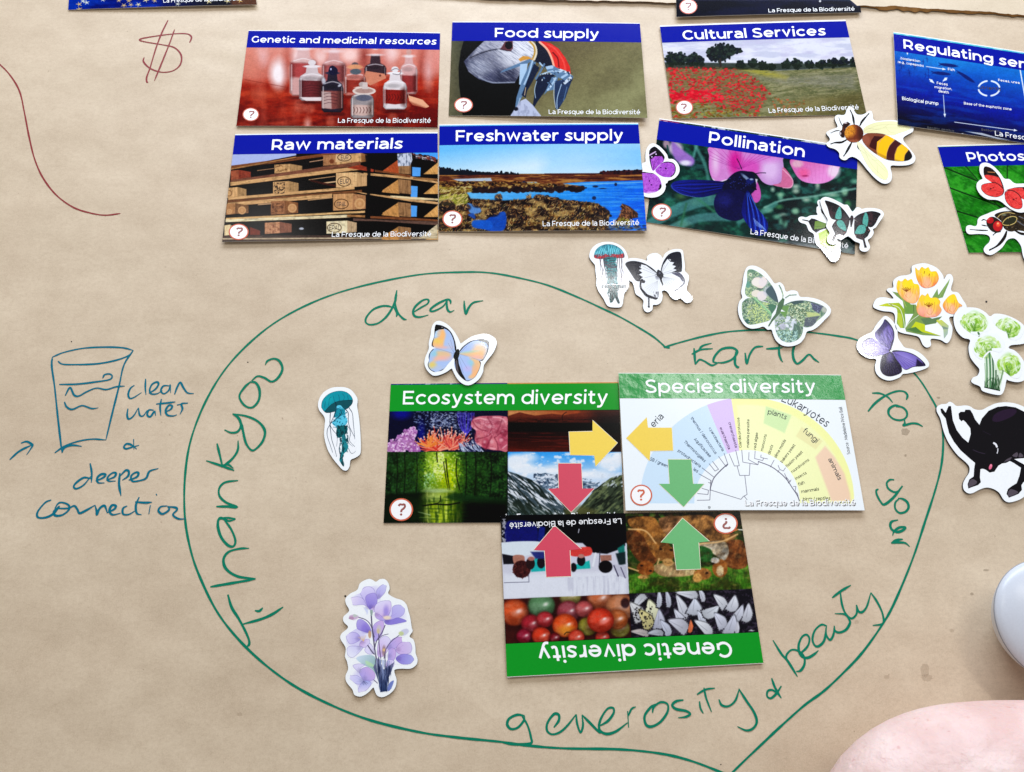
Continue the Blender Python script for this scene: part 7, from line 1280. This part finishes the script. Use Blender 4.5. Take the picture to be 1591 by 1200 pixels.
def f(c):
    K = (22, 14, 40)
    c.P(m1, (104, 88, 160), 1, 2, 1); c.setclip(m1, 1); c.E(320, 660, 50, 60, (146, 130, 200), .7, 40); c.P(T_(215,640, 300,520, 350,560, 300,600, 260,660), (40, 30, 76), .8, 20); c.L(T_(300,525, 345,570, 378,640, 372,720, 350,785), 14, K); c.N(m1, 8, 50, (50, 38, 90), .6, 4, .5, .62, rot=-20); c.setclip()
    c.P(m2, (124, 108, 186), 1, 2, 1); c.setclip(m2, 1); c.E(480, 860, 70, 30, (156, 140, 210), .7, 30, 25); c.L(T_(360,797, 450,793, 540,820, 610,870, 645,918), 14, K); c.P(T_(570,860, 650,920, 560,930), K, .9, 12); c.L(T_(400,880, 440,935, 480,955, 540,930, 620,925), 9, K)
    for k in range(6): c.L([(370, 805), (450+k*26, 945-k*8)], 3, (60, 46, 110), .6, 0)
    c.setclip(); c.P(m3, (26, 18, 44), 1, 2, 1); c.setclip(m3, 1)
    for k in range(7): c.L([(340, 810), (280+k*24, 985)], 3, (96, 80, 150), .5, 0)
    c.E(340, 850, 30, 40, (110, 96, 160), .6, 26); c.setclip()
    c.P(m4, (134, 118, 186), 1, 2, 1); c.setclip(m4, 1); c.N(m4, 10, 60, (90, 76, 146), .6, 5, .5, .66, rot=70); c.E(240, 770, 90, 30, (170, 156, 214), .7, 30)
    for k in range(6): c.L([(345, 788), (110+k*20, 715+k*22)], 3, (60, 46, 110), .5, 0)
    c.L(T_(180,680, 110,720, 108,800, 180,840, 270,830), 12, (30, 20, 50)); c.setclip()
    c.E(348, 790, 14, 16, (24, 18, 36), 1, 5); c.L(T_(350,785, 352,740, 366,700), 7, K)
sticker('butterfly_sticker', 'purple and black butterfly sticker on the heart outline, just below the tulips', v,
 T_(300,497, 340,515, 380,560, 405,620, 410,680, 440,730, 470,765, 540,780, 610,820, 665,880, 672,920, 640,945, 560,970, 490,985, 450,990, 420,1020, 340,1045, 270,1025, 225,980, 215,920, 225,865, 160,855, 95,820, 60,760, 75,700, 130,660, 190,630, 220,580, 260,530), .0002, .0013, f,
 [('wing', m4, 1), ('wing', m1, 1), ('wing', m2, 1), ('wing', m3, 1)], 7)

# black animal
v = (1440, 610, 6.667)
an = T_(140,170, 160,165, 195,210, 225,140, 250,142, 258,200, 270,290, 310,390, 370,470, 430,520, 455,430, 450,370, 400,305, 375,285, 360,300, 335,275, 328,220, 350,200, 390,200, 400,178, 450,180, 475,220, 500,280, 545,335, 570,270, 640,190, 730,150, 820,140, 920,155, 1010,200, 1150,300, 1200,420, 1180,560, 1100,660, 1010,680, 950,685, 905,690, 960,720, 1050,770, 1050,900, 1000,930, 980,960, 985,1010, 950,1050, 905,1070, 850,1090, 825,1050, 840,1000, 880,970, 930,940, 960,860, 975,780, 900,730, 860,710, 820,730, 780,735, 740,760, 700,820, 650,830, 610,800, 580,790, 555,795, 550,880, 560,930, 530,960, 470,980, 430,995, 422,950, 440,900, 485,870, 490,790, 500,730, 440,680, 350,600, 280,510, 230,420, 205,320, 195,270, 150,210)
def f(c):
    A = T_(100,100, 1250,100, 1250,1150, 100,1150); c.P(A, (10, 8, 14)); c.P(T_(680,270, 710,220, 800,180, 900,170, 930,200, 880,250, 760,300, 690,300), (38, 22, 44), 1, 6, 1); c.L(T_(580,400, 640,430, 660,440), 7, (34, 24, 40), .8); c.L(T_(480,595, 540,620, 600,635), 9, (50, 40, 56), .9)
    c.L(T_(695,525, 715,540, 725,562), 20, (240, 240, 244)); c.L(T_(735,582, 735,605, 728,630), 9, (240, 240, 244)); c.E(660, 770, 16, 30, (224, 110, 140), 1, 3, 20); c.E(664, 756, 8, 12, (240, 150, 170), 1, 4)
    for p in (T_(430,945, 450,910, 480,898, 520,925, 500,955, 440,980), T_(840,1040, 860,1005, 890,1005, 945,1030, 920,1055, 845,1080), T_(800,720, 830,690, 880,670, 860,700, 820,715), T_(885,655, 930,620, 945,640, 930,670), T_(950,670, 965,625, 1000,655, 990,670)): c.P(p, (84, 76, 84), 1, 4, 1)
sticker('animal_sticker', 'glossy black cartoon animal sticker with pink tongue, cut off by the right edge', v,
 T_(105,150, 150,122, 200,118, 235,96, 270,110, 310,140, 400,134, 450,145, 500,175, 570,180, 640,145, 720,112, 820,102, 920,115, 1020,155, 1150,230, 1240,360, 1240,560, 1160,690, 1110,760, 1110,920, 1050,1010, 1030,1060, 960,1110, 860,1138, 800,1115, 750,1040, 690,1000, 620,985, 550,1005, 480,1040, 430,1045, 385,1010, 375,950, 400,890, 438,830, 440,770, 400,720, 320,650, 250,560, 200,470, 165,370, 140,270, 105,200), .0002, .0016, f, [('animal_print', an, 0)], 6)

# bee, half under the ocean card
v = (1275, 160, 8.89)
be = T_(580,470, 640,425, 760,420, 890,440, 1030,510, 1150,590, 1230,665, 1265,740, 1220,790, 1120,808, 1000,800, 900,780, 770,710, 650,620, 580,530); hd = ell_pts(460, 425, 132, 125, 24)
bw1 = T_(600,420, 600,350, 700,290, 850,260, 1050,262, 1240,340, 1200,380, 1080,420, 980,450, 800,420, 640,420); bw2 = T_(500,560, 540,545, 640,640, 720,720, 840,820, 920,920, 935,1010, 890,1065, 780,1010, 660,880, 570,720); eyes = T_(300,310, 320,275, 370,262, 415,290, 350,350, 330,400, 330,480, 290,480, 255,430, 260,400, 295,370)
def leg(pts, w): 
    P = smooth_pts(pts, False, 4); d = np.diff(P, axis=0); d = np.vstack([d, d[-1]]); d /= np.linalg.norm(d, axis=1)[:, None]; n = np.stack([-d[:, 1], d[:, 0]], 1); t = np.linspace(0, 1, len(P)); ww = w*(.45+.7*np.sin(np.clip(t*1.3, 0, 1)*3.1))[:, None]/2+1.2
    return [tuple(q) for q in np.vstack([P+n*ww, (P-n*ww)[::-1]])]
legs = [leg(T_(465,310, 455,240, 440,170, 405,95), 24), leg(T_(540,320, 570,260, 620,200, 670,145), 24), leg(T_(600,390, 640,345, 700,345, 780,365, 825,358), 17), leg(T_(375,500, 290,545, 200,550, 135,570), 22), leg(T_(430,545, 390,620, 350,690, 315,740), 26), leg(T_(515,550, 520,620, 600,680, 655,735), 18)]
def f(c):
    c.P(T_(0,0, 1400,0, 1400,1200, 0,1200), (20, 18, 20)); c.grad(bw1, (620, 350), (1200, 340), (232, 228, 180), (244, 244, 196), 1, 2, 1); c.grad(bw2, (540, 600), (900, 1030), (240, 240, 200), (244, 244, 190), 1, 2, 1)
    for q in (T_(620,380, 800,310, 1050,300), T_(640,400, 850,350, 1100,350), T_(900,330, 950,400, 1040,420), T_(860,350, 950,290), T_(560,600, 700,760, 900,950), T_(600,640, 700,850, 880,1050), T_(690,700, 850,850, 920,960), T_(700,780, 780,800), T_(780,860, 790,980)): c.L(q, 4, (206, 200, 150), .8)
    c.P(be, (122, 66, 46), 1, 2, 1); c.setclip(be, 1); c.E(620, 520, 60, 70, (150, 86, 66), .7, 30); c.P(T_(740,460, 880,470, 800,560, 780,660, 690,620, 670,600, 700,520), (56, 16, 16), 1, 6); c.P(T_(780,540, 870,470, 900,440, 1040,505, 950,590, 910,700, 905,790, 780,740, 770,650), (244, 186, 30), 1, 4); c.P(T_(1030,500, 1130,560, 1060,620, 1030,700, 1020,830, 905,800, 910,700, 950,590), (64, 20, 26), 1, 4); c.P(T_(1130,560, 1215,650, 1160,730, 1150,830, 1020,830, 1025,720, 1060,620), (240, 190, 40), 1, 4); c.P(T_(1215,650, 1280,760, 1150,830, 1160,720), (22, 18, 20), 1, 4)
    c.L(T_(900,445, 820,530, 785,640, 780,740), 8, (200, 150, 110), .8); c.L(T_(1035,505, 955,590, 915,690, 905,790), 7, (196, 160, 110), .8); c.L(T_(1130,560, 1060,620, 1025,710, 1018,810), 7, (190, 140, 90), .8); c.L(T_(1215,650, 1165,720, 1148,810), 7, (190, 140, 90), .8); c.E(960, 640, 90, 60, (250, 214, 70), .0, 40); c.P(T_(640,620, 900,780, 1100,830, 1100,800, 900,740), (90, 60, 30), .35, 20); c.setclip()
    c.P(hd, (110, 50, 30), 1, 3); c.setclip(hd); c.E(400, 380, 80, 90, (226, 150, 50), .95, 60); c.E(360, 420, 30, 70, (236, 170, 70), .7, 30); c.E(560, 420, 46, 110, (60, 26, 20), .9, 50); c.E(450, 530, 90, 22, (180, 110, 80), .6, 20); c.N(hd, 6, 6, (70, 26, 16), .5, 5, .5, .65); c.setclip()
    c.P(eyes, (40, 20, 20), 1, 3); c.E(340, 278, 28, 12, (220, 210, 210), .9, 8); c.E(270, 425, 14, 20, (210, 200, 200), .9, 8); c.E(310, 370, 20, 40, (100, 50, 30), .6, 14)
bp = [('wing', bw1, 1), ('wing', bw2, 1)]+[('leg', l, 0) for l in legs]+[('eyes', eyes, 0), ('abdomen', be, 1), ('head', hd, 0), ('antenna', leg(T_(300,320, 270,260, 250,200), 7), 0), ('antenna', leg(T_(262,380, 200,390, 135,418), 7), 0)]
sticker('bee_sticker', 'striped honey bee sticker with one wing tucked under the ocean diagram card', v,
 T_(400,55, 440,65, 465,110, 500,155, 560,165, 620,145, 660,112, 700,115, 718,160, 725,220, 770,252, 880,242, 1000,240, 1120,262, 1240,325, 1282,345, 1270,400, 1200,440, 1145,480, 1150,530, 1220,620, 1290,710, 1310,770, 1280,830, 1200,860, 1080,868, 985,865, 965,900, 985,990, 975,1070, 920,1115, 840,1105, 740,1030, 640,920, 560,820, 500,770, 440,745, 390,760, 350,790, 300,785, 262,750, 255,690, 200,640, 120,615, 82,580, 88,550, 125,520, 120,480, 82,430, 90,400, 150,370, 225,340, 230,310, 200,240, 200,190, 240,165, 310,170, 345,145, 360,90), .0008, .0020, f, bp, 8)

# two swallowtails, one over the other, at the corner of the pollination card
v = (1240, 290, 9.6)
def f(c):
    c.P(T_(0,0, 1400,0, 1400,1200, 0,1200), (18, 20, 24)); c.P(T_(250,520, 320,510, 420,550, 430,600, 330,630, 240,640), (110, 140, 60), 1, 6); c.L(T_(310,520, 420,570), 6, (60, 90, 40)); c.L(T_(260,600, 420,590), 6, (60, 80, 40), .8)
    c.grad(T_(290,700, 440,630, 520,680, 560,860, 540,980, 330,860), (440, 640), (420, 940), (196, 216, 100), (170, 196, 90), 1, 8); c.L(T_(450,650, 420,740), 8, (110, 150, 40)); c.L(T_(440,650, 340,720), 5, (150, 180, 70))
sticker('butterfly_sticker', 'green-winged swallowtail sticker mostly hidden beneath the black and teal one', v,
 T_(300,205, 340,200, 420,210, 600,400, 640,700, 632,900, 632,1010, 600,1090, 550,1125, 490,1115, 440,1060, 380,980, 340,930, 280,880, 245,800, 232,710, 160,660, 120,570, 40,540, 5,500, 10,465, 60,448, 120,460, 180,432, 240,428, 290,420, 275,380, 278,310, 300,290, 285,240), .0008, .0016, f,
 [('wing', T_(150,520, 200,475, 250,485, 330,520, 430,555, 435,620, 330,650, 270,690, 215,650, 180,580), 0), ('wing', T_(300,700, 440,630, 520,690, 570,860, 560,960, 490,990, 420,950, 330,860), 0), ('tail', T_(65,490, 150,505, 165,525, 60,502), 0), ('wing_edge', T_(335,335, 365,350, 430,480, 405,450, 350,390), 0)], 8)
s1 = T_(398,218, 430,212, 520,240, 620,290, 700,370, 770,470, 775,500, 640,495, 570,500, 500,480, 470,430, 440,320); s2 = T_(835,475, 900,420, 1010,380, 1120,368, 1230,405, 1200,460, 1150,560, 1100,605, 1040,600, 960,560, 850,500); s3 = T_(520,560, 570,495, 640,490, 770,500, 760,560, 720,690, 700,710, 680,735, 620,710, 565,730, 540,810, 505,810, 500,780, 550,700, 500,600); s4 = T_(840,500, 940,550, 1040,600, 1080,660, 1040,740, 990,780, 1010,860, 1028,910, 990,915, 965,800, 870,770, 835,700, 835,580)
sb = T_(785,440, 800,428, 820,440, 830,480, 815,540, 795,612, 780,600, 775,520, 770,480)
def f(c):
    c.P(T_(0,0, 1400,0, 1400,1200, 0,1200), (18, 16, 22)); c.N(T_(380,200, 1240,200, 1240,900, 380,900), 60, 50, (70, 40, 46), .7, 4, .48, .66); c.E(720, 500, 70, 80, (90, 84, 86), .5, 60); c.E(890, 490, 60, 70, (90, 88, 90), .5, 60)
    TE = (84, 166, 152)
    for p in (T_(620,300, 645,380, 640,480, 560,480, 560,420, 585,350), T_(575,530, 620,500, 670,520, 710,600, 715,660, 670,650, 600,600), T_(1005,385, 1040,440, 1045,520, 1020,600, 965,560, 970,470), T_(860,660, 900,590, 970,575, 1010,620, 990,690, 920,710, 850,700)): c.P(p, TE, 1, 4, 1); c.N(p, 8, 8, (50, 116, 110), .6, 7, .5, .6, sm=1); c.N(p, 6, 6, (130, 200, 186), .6, 9, .55, .65, sm=1)
    for q in ([(770, 495), (580, 500)], [(840, 490), (1010, 590)], [(770, 490), (640, 330)], [(840, 480), (1000, 390)]): c.L(q, 6, (12, 10, 14), .9, 0)
    for (x, y) in ((520, 535), (690, 690), (1055, 655), (860, 735)): c.E(x, y, 8, 7, (200, 120, 100), .8, 4)
sticker('butterfly_sticker', 'black swallowtail sticker with teal wing patches, over the corner of the pollination card', v,
 T_(380,162, 430,157, 520,185, 620,235, 690,272, 740,275, 800,365, 830,360, 870,312, 920,315, 950,335, 1030,320, 1150,325, 1240,352, 1280,410, 1255,470, 1200,550, 1160,610, 1115,640, 1130,690, 1090,760, 1040,800, 1070,880, 1065,930, 1020,970, 950,965, 915,920, 920,850, 850,820, 790,770, 745,742, 690,770, 640,800, 590,780, 575,840, 540,865, 470,855, 435,810, 440,750, 470,690, 420,600, 430,540, 440,490, 400,420, 360,330, 330,230, 340,190), .0017, .0027, f,
 [('wing', s1, 1), ('wing', s2, 1), ('wing', s3, 0), ('wing', s4, 0), ('body', sb, 0)], 8)

# violet butterfly between the marsh card and the pollination card
v = (990, 210, 10.91)
p1 = T_(200,320, 220,240, 290,196, 350,230, 420,300, 465,370, 450,440, 430,465, 350,530, 300,590, 260,600, 220,480); p2 = T_(310,590, 380,510, 450,460, 540,452, 620,480, 655,560, 640,650, 580,710, 500,715, 420,700, 330,640); p3 = T_(60,640, 200,640, 290,660, 380,740, 415,850, 390,920, 300,970, 180,990, 100,960, 40,850)
def f(c):
    PU = (168, 82, 196); c.P(p1, PU, 1, 2, 1); c.P(p2, PU, 1, 2, 1); c.P(p3, (176, 92, 200), 1, 2, 1)
    for p, sd in ((p1, 3), (p2, 5), (p3, 7)): c.N(p, 16, 30, (130, 50, 160), .6, sd, .5, .64, rot=40); c.N(p, 14, 30, (206, 130, 226), .5, sd+9, .54, .66, rot=40)
    c.setclip(p1, 1); c.P(T_(190,190, 480,190, 480,470, 420,360, 300,360, 240,410, 190,360), (12, 8, 18), 1, 10); c.L(T_(205,300, 215,440, 245,600), 30, (16, 8, 20)); c.L([(205, 345), (310, 285)], 22, (226, 196, 236), .9, soft=6); c.E(320, 325, 13, 11, (226, 200, 236)); c.E(250, 372, 11, 11, (226, 200, 236)); c.L([(400, 360), (300, 480), (280, 590)], 4, (60, 20, 80)); c.L([(290, 440), (270, 590)], 5, (60, 20, 80)); c.setclip()
    c.setclip(p2, 1); c.L(T_(450,455, 540,450, 625,480, 658,560, 640,655, 580,715), 36, (14, 8, 20)); c.E(400, 550, 14, 8, (60, 10, 80)); c.E(485, 568, 18, 14, (60, 10, 80), 1, 5, 40); c.E(405, 485, 20, 8, (60, 10, 80), 1, 4, -30); c.setclip()
    c.setclip(p3, 1); c.E(240, 845, 15, 12, (60, 10, 80)); c.E(205, 780, 9, 18, (60, 10, 80)); c.E(395, 880, 20, 44, (20, 8, 26), 1, 10); c.L(T_(60,635, 200,640, 290,655), 16, (14, 8, 20)); c.E(240, 980, 90, 20, (226, 190, 236), .8, 16); c.E(370, 915, 16, 12, (20, 8, 26)); c.setclip()
sticker('butterfly_sticker', 'violet butterfly sticker tucked between the marsh card and the pollination card', v,
 T_(230,150, 290,145, 370,185, 450,260, 510,340, 530,400, 610,410, 680,470, 718,560, 705,650, 640,730, 560,765, 525,775, 510,810, 480,830, 485,880, 450,970, 370,1035, 270,1060, 180,1055, 100,1030, 20,960, -10,850, 0,740, 40,660, 90,620, 80,540, 85,480, 140,455, 140,380, 150,270, 185,190), .0008, .0017, f,
 [('wing', p1, 1), ('wing', p2, 1), ('wing', p3, 1), ('body', T_(220,605, 260,600, 310,640, 390,700, 465,765, 455,780, 380,735, 290,670, 225,640), 0), ('antenna', T_(110,514, 170,516, 225,560, 222,566, 168,524, 110,521), 0)], 8)

# fly and red butterfly on the leaf card
v = (1440, 210, 6)
fb = T_(630,750, 680,720, 760,710, 880,720, 1000,740, 1200,800, 1300,900, 1200,960, 1000,920, 860,890, 780,900, 720,870, 690,800); fh = T_(555,800, 590,765, 640,770, 700,820, 705,870, 670,905, 610,900, 565,850)
fl = [leg(T_(570,890, 490,888, 400,880), 9), leg(T_(745,895, 720,960, 660,1030, 580,1075), 24), leg(T_(820,890, 880,920, 960,930, 1050,990), 18), leg(T_(510,800, 530,788, 560,800), 7), leg(T_(510,838, 540,845, 570,850), 7), leg(T_(690,900, 650,905, 615,935), 12), leg(T_(900,920, 960,1010, 930,1090), 16)]
def f(c):
    c.P(T_(300,600, 1400,600, 1400,1200, 300,1200), (24, 18, 16)); c.P(fb, (44, 34, 22), 1, 3, 1); c.N(fb, 20, 14, (90, 70, 40), .7, 4, .52, .64); c.N(fb, 12, 10, (14, 10, 10), .7, 6, .5, .6); c.P(T_(705,830, 740,780, 800,760, 838,775, 820,820, 760,842), (40, 40, 24), 1, 4, 1); q = smooth_pts(T_(705,830, 740,780, 800,760, 838,775, 820,820, 760,842), True); c.L(np.vstack([q, q[:1]]), 7, (206, 180, 110)); c.L(T_(650,780, 690,740, 760,725, 820,735), 7, (196, 170, 110)); c.E(720, 745, 20, 8, (150, 160, 130), .7, 8)
    c.L(T_(840,800, 920,850, 1100,900), 10, (90, 90, 96)); c.L(T_(860,760, 1000,820, 1200,900), 8, (110, 110, 116)); c.D(fb, 40, (3, 8), (2, 3), [(190, 180, 150), (20, 14, 12)], 8, a=.7)
    c.P(fh, (40, 24, 20), 1, 3, 1); c.E(588, 796, 34, 30, (170, 20, 30), 1, 4); c.E(575, 785, 12, 10, (220, 90, 90), .8, 6); c.E(660, 850, 44, 48, (176, 26, 34), 1, 4); c.E(665, 835, 20, 22, (236, 90, 60), .95, 14); c.E(662, 825, 9, 9, (250, 190, 140), .9, 6)
sticker('fly_sticker', 'red-eyed black fly sticker on the green leaf card below the red butterfly', v,
 T_(740,670, 820,650, 1000,660, 1250,720, 1380,860, 1350,1020, 1200,1150, 1000,1200, 930,1190, 895,1120, 880,1040, 840,980, 800,962, 750,980, 710,1040, 660,1085, 600,1118, 550,1105, 530,1070, 545,1035, 580,1000, 590,960, 560,930, 480,922, 400,925, 368,900, 368,855, 400,840, 450,850, 470,830, 475,790, 500,760, 560,735, 620,710), .0008, .0018, f,
 [('leg', l, 0) for l in fl]+[('body', fb, 1), ('head', fh, 1)], 6)
r1 = T_(530,310, 550,292, 610,315, 670,380, 705,450, 718,500, 700,520, 600,440, 545,400, 530,360); r2 = T_(505,490, 520,460, 590,445, 650,450, 715,505, 700,560, 640,580, 560,560, 515,520); r3 = T_(735,530, 800,520, 860,560, 890,620, 885,680, 830,690, 770,660, 730,600); r4 = T_(740,515, 820,490, 900,485, 1000,490, 1060,540, 1020,600, 900,600, 800,530)
def f(c):
    RD = (220, 64, 62)
    for p in (r1, r2, r3, r4): c.P(p, RD, 1, 2, 1); c.N(p, 20, 14, (236, 100, 90), .5, 3, .5, .64); c.N(p, 16, 10, (180, 36, 40), .5, 5, .54, .66)
    c.setclip(r1, 1); c.P(T_(520,280, 640,320, 690,400, 620,380, 560,370, 525,380), (26, 12, 14), 1, 10); c.L([(570, 345), (640, 350)], 7, (220, 150, 90), .8); c.L(T_(600,310, 670,380, 720,500), 12, (22, 10, 12)); c.setclip(); c.setclip(r4, 1); c.L(T_(740,510, 820,488, 1000,485), 12, (22, 10, 12)); c.P(T_(890,490, 1060,480, 1060,620, 930,560), (30, 12, 14), .9, 10); c.setclip()
    for p in (r2, r3): q = smooth_pts(p, True); c.L(np.vstack([q, q[:1]]), 8, (60, 16, 20), .9, 0); c.E(np.mean(np.array(p)[:, 0])-4, np.mean(np.array(p)[:, 1])-6, 10, 7, (90, 16, 24), 1, 4); c.E(np.mean(np.array(p)[:, 0])+20, np.mean(np.array(p)[:, 1])-16, 6, 5, (90, 16, 24), 1, 4)
    for q in ([(700, 530), (560, 510)], [(700, 540), (600, 570)], [(745, 540), (800, 680)], [(745, 540), (870, 650)], [(710, 505), (600, 400)]): c.L(q, 3, (130, 24, 30), .8, 0)
sticker('butterfly_sticker', 'bright red butterfly sticker at the right edge above the fly', v,
 T_(510,265, 560,258, 620,290, 680,350, 722,405, 770,412, 820,450, 900,452, 1020,450, 1110,500, 1100,600, 1000,670, 920,715, 860,722, 790,695, 740,660, 690,620, 640,604, 570,600, 510,565, 470,510, 465,455, 495,420, 520,405, 495,350, 492,295), .0019, .0028, f,
 [('wing', r1, 1), ('wing', r2, 1), ('wing', r3, 1), ('wing', r4, 1), ('body', T_(700,510, 735,490, 745,510, 730,550, 700,595, 685,590, 705,550), 0)], 7)

# ------------------------------------------------------------------ torn upper sheet of kraft paper
M_UP = paper_mat('kraft_paper_upper', (210, 193, 166), (199, 180, 152), (180, 160, 130)); M_TORN = plain('torn_brown_edge', (150, 108, 62), .9, .1)
edge = T_(300,-30, 600,-14, 760,-3, 880,0, 960,2, 1050,4, 1180,6, 1260,7, 1340,9, 1372,10, 1388,9, 1400,9.5, 1440,13, 1480,15, 1520,17.5, 1552,20.5, 1591,24, 1640,29, 1800,44, 2100,70)
P = smooth_pts(edge, False, 16); rr = R_(5); J = np.stack([P[:, 0]*0, (fbm(P[:, 0]/14.0, P[:, 0]*0, 9)-.5)*3], 1); zt = .0022
top = unproj((P+J)[:, 0], (P+J)[:, 1], zt)
wd = np.interp(P[:, 0], [300, 900, 1340, 1380, 1400, 1474, 1500, 1591, 2100], [.6, 1, 2.5, 7, 8, 6, 5, 3.5, 2])*.8*(.65+.7*vnoise(P[:, 0]/9.0, P[:, 0]*0, 5))
low = unproj((P+J)[:, 0], (P+J)[:, 1]+wd, .0009); n = len(P)
t = thing('paper_sheet', 'second sheet of kraft paper with a torn brown edge along the top', 'paper', (.45, .62, 0))
far = top.copy(); far[:, 1] = 1.3; mid = top+(far-top)*.2
V = np.vstack([top, mid, far]); F = [(i, i+1, n+i+1, n+i) for i in range(n-1)]+[(n+i, n+i+1, 2*n+i+1, 2*n+i) for i in range(n-1)]
mk('sheet', V, F, M_UP, t); V = np.vstack([low, top]); mk('torn_edge', V, [(i, i+1, n+i+1, n+i) for i in range(n-1)], M_TORN, t)

# ------------------------------------------------------------------ white rounded dish at the right edge
def lathe(name, prof, ctr, mat, parent, n=72):
    V = [(ctr[0]+r*math.cos(2*math.pi*k/n), ctr[1]+r*math.sin(2*math.pi*k/n), ctr[2]+z) for r, z in prof for k in range(n)]
    F = [(j*n+k, j*n+(k+1) % n, (j+1)*n+(k+1) % n, (j+1)*n+k) for j in range(len(prof)-1) for k in range(n)]
    return mk(name, V, F, mat, parent, smooth=True)
CER = plain('white_glaze', (196, 200, 208), .3, .3, .1)
dc = unproj(1641, 964, .030)
t = thing('dish', 'smooth white rounded dish entering at the right edge above the forearm', 'dish', (dc[0], dc[1], 0))
prof = [(.012, .0005), (.016, .0), (.020, .004), (.026, .012), (.031, .021), (.0335, .028), (.0338, .0295), (.0332, .031), (.031, .0330), (.026, .0352), (.018, .037), (.009, .0380), (.0003, .0383)]
PS = smooth_pts(prof, False, 4); lathe('dish_body', PS, (dc[0], dc[1], 0), CER, t)
lathe('rim_line', [(.0337, .0286), (.0341, .0289), (.0341, .0293), (.0337, .0296)], (dc[0], dc[1], 0), plain('rim_grey', (140, 142, 148), .5), t)

# ------------------------------------------------------------------ the forearm in the near corner
def skin():
    m = bpy.data.materials.new('skin'); m.use_nodes = True; nt = m.node_tree; b = nt.nodes['Principled BSDF']; N = nt.nodes; Lk = nt.links.new
    tc = N.new('ShaderNodeTexCoord'); a = N.new('ShaderNodeTexNoise'); a.inputs['Scale'].default_value = 34; a.inputs['Detail'].default_value = 5; Lk(tc.outputs['Object'], a.inputs['Vector'])
    r = N.new('ShaderNodeValToRGB'); e = r.color_ramp.elements; e[0].position = .35; e[0].color = (*lin((206, 172, 164)), 1); e[1].position = .65; e[1].color = (*lin((222, 197, 190)), 1); Lk(a.outputs['Fac'], r.inputs[0])
    p = N.new('ShaderNodeTexNoise'); p.inputs['Scale'].default_value = 210; p.inputs['Detail'].default_value = 2; Lk(tc.outputs['Object'], p.inputs['Vector'])
    q = N.new('ShaderNodeMapRange'); q.inputs[1].default_value = .66; q.inputs[2].default_value = .76; q.inputs[3].default_value = 0; q.inputs[4].default_value = .5; Lk(p.outputs['Fac'], q.inputs[0])
    x = N.new('ShaderNodeMix'); x.data_type = 'RGBA'; Lk(q.outputs[0], x.inputs['Factor']); Lk(r.outputs[0], x.inputs['A']); x.inputs['B'].default_value = (*lin((190, 130, 120)), 1); Lk(x.outputs['Result'], b.inputs['Base Color'])
    b.inputs['Roughness'].default_value = .55; b.inputs['Subsurface Weight'].default_value = .25; b.inputs['Subsurface Radius'].default_value = (.01, .004, .002); b.inputs['Subsurface Scale'].default_value = .5
    f = N.new('ShaderNodeTexNoise'); f.inputs['Scale'].default_value = 520; f.inputs['Detail'].default_value = 6; Lk(tc.outputs['Object'], f.inputs['Vector'])
    u = N.new('ShaderNodeBump'); u.inputs['Strength'].default_value = .5; u.inputs['Distance'].default_value = .0008; Lk(f.outputs['Fac'], u.inputs['Height']); g = N.new('ShaderNodeTexNoise'); g.inputs['Scale'].default_value = 30; g.inputs['Detail'].default_value = 4; Lk(tc.outputs['Object'], g.inputs['Vector']); u2 = N.new('ShaderNodeBump'); u2.inputs['Strength'].default_value = .6; u2.inputs['Distance'].default_value = .008; Lk(g.outputs['Fac'], u2.inputs['Height']); Lk(u2.outputs[0], u.inputs['Normal']); Lk(u.outputs[0], b.inputs['Normal'])
    return m
e0 = unproj(1402, 1250, .045)
t = thing('person', 'bare pale arm of a person resting on the paper, elbow at the lower right corner', 'person', (e0[0], e0[1], 0))
path = [((e0[0]+.34, e0[1]-.05, .040), .026), ((e0[0]+.25, e0[1]-.02, .042), .031), ((e0[0]+.16, e0[1]+.002, .044), .038), ((e0[0]+.09, e0[1]+.006, .046), .043), ((e0[0]+.035, e0[1]+.004, .046), .043), ((e0[0]+.0, e0[1]-.008, .046), .040),
        ((e0[0]-.012, e0[1]-.035, .050), .040), ((e0[0]-.006, e0[1]-.075, .065), .042), ((e0[0]+.01, e0[1]-.14, .10), .046), ((e0[0]+.03, e0[1]-.22, .16), .052)]
C3 = np.array([p for p, _ in path]); RR = np.array([[r, 0, 0] for _, r in path]); Cs = smooth_pts(C3, False, 6); Rs = smooth_pts(RR, False, 6)[:, 0]
V, F = [], []; n = 40; up = np.array([0, 0, 1.])
for i, (p, r) in enumerate(zip(Cs, Rs)):
    d = Cs[min(i+1, len(Cs)-1)]-Cs[max(i-1, 0)]; d /= np.linalg.norm(d); s = np.cross(up, d); s /= np.linalg.norm(s); u = np.cross(d, s)
    if i in (0, len(Cs)-1): pass
    for k in range(n):
        a = 2*math.pi*k/n; w = 1+.02*math.sin(3*a+i*.4); q = p+(s*math.cos(a)+u*math.sin(a)*.98)*r*w; q[2] = max(q[2], .0006+.0002*math.sin(i)); V.append(q)
for i in range(len(Cs)-1):
    for k in range(n): F.append((i*n+k, i*n+(k+1) % n, (i+1)*n+(k+1) % n, (i+1)*n+k))
F.append(list(range(n))[::-1]); F.append([(len(Cs)-1)*n+k for k in range(n)])
arm = mk('arm', V, F, skin(), t, smooth=True)
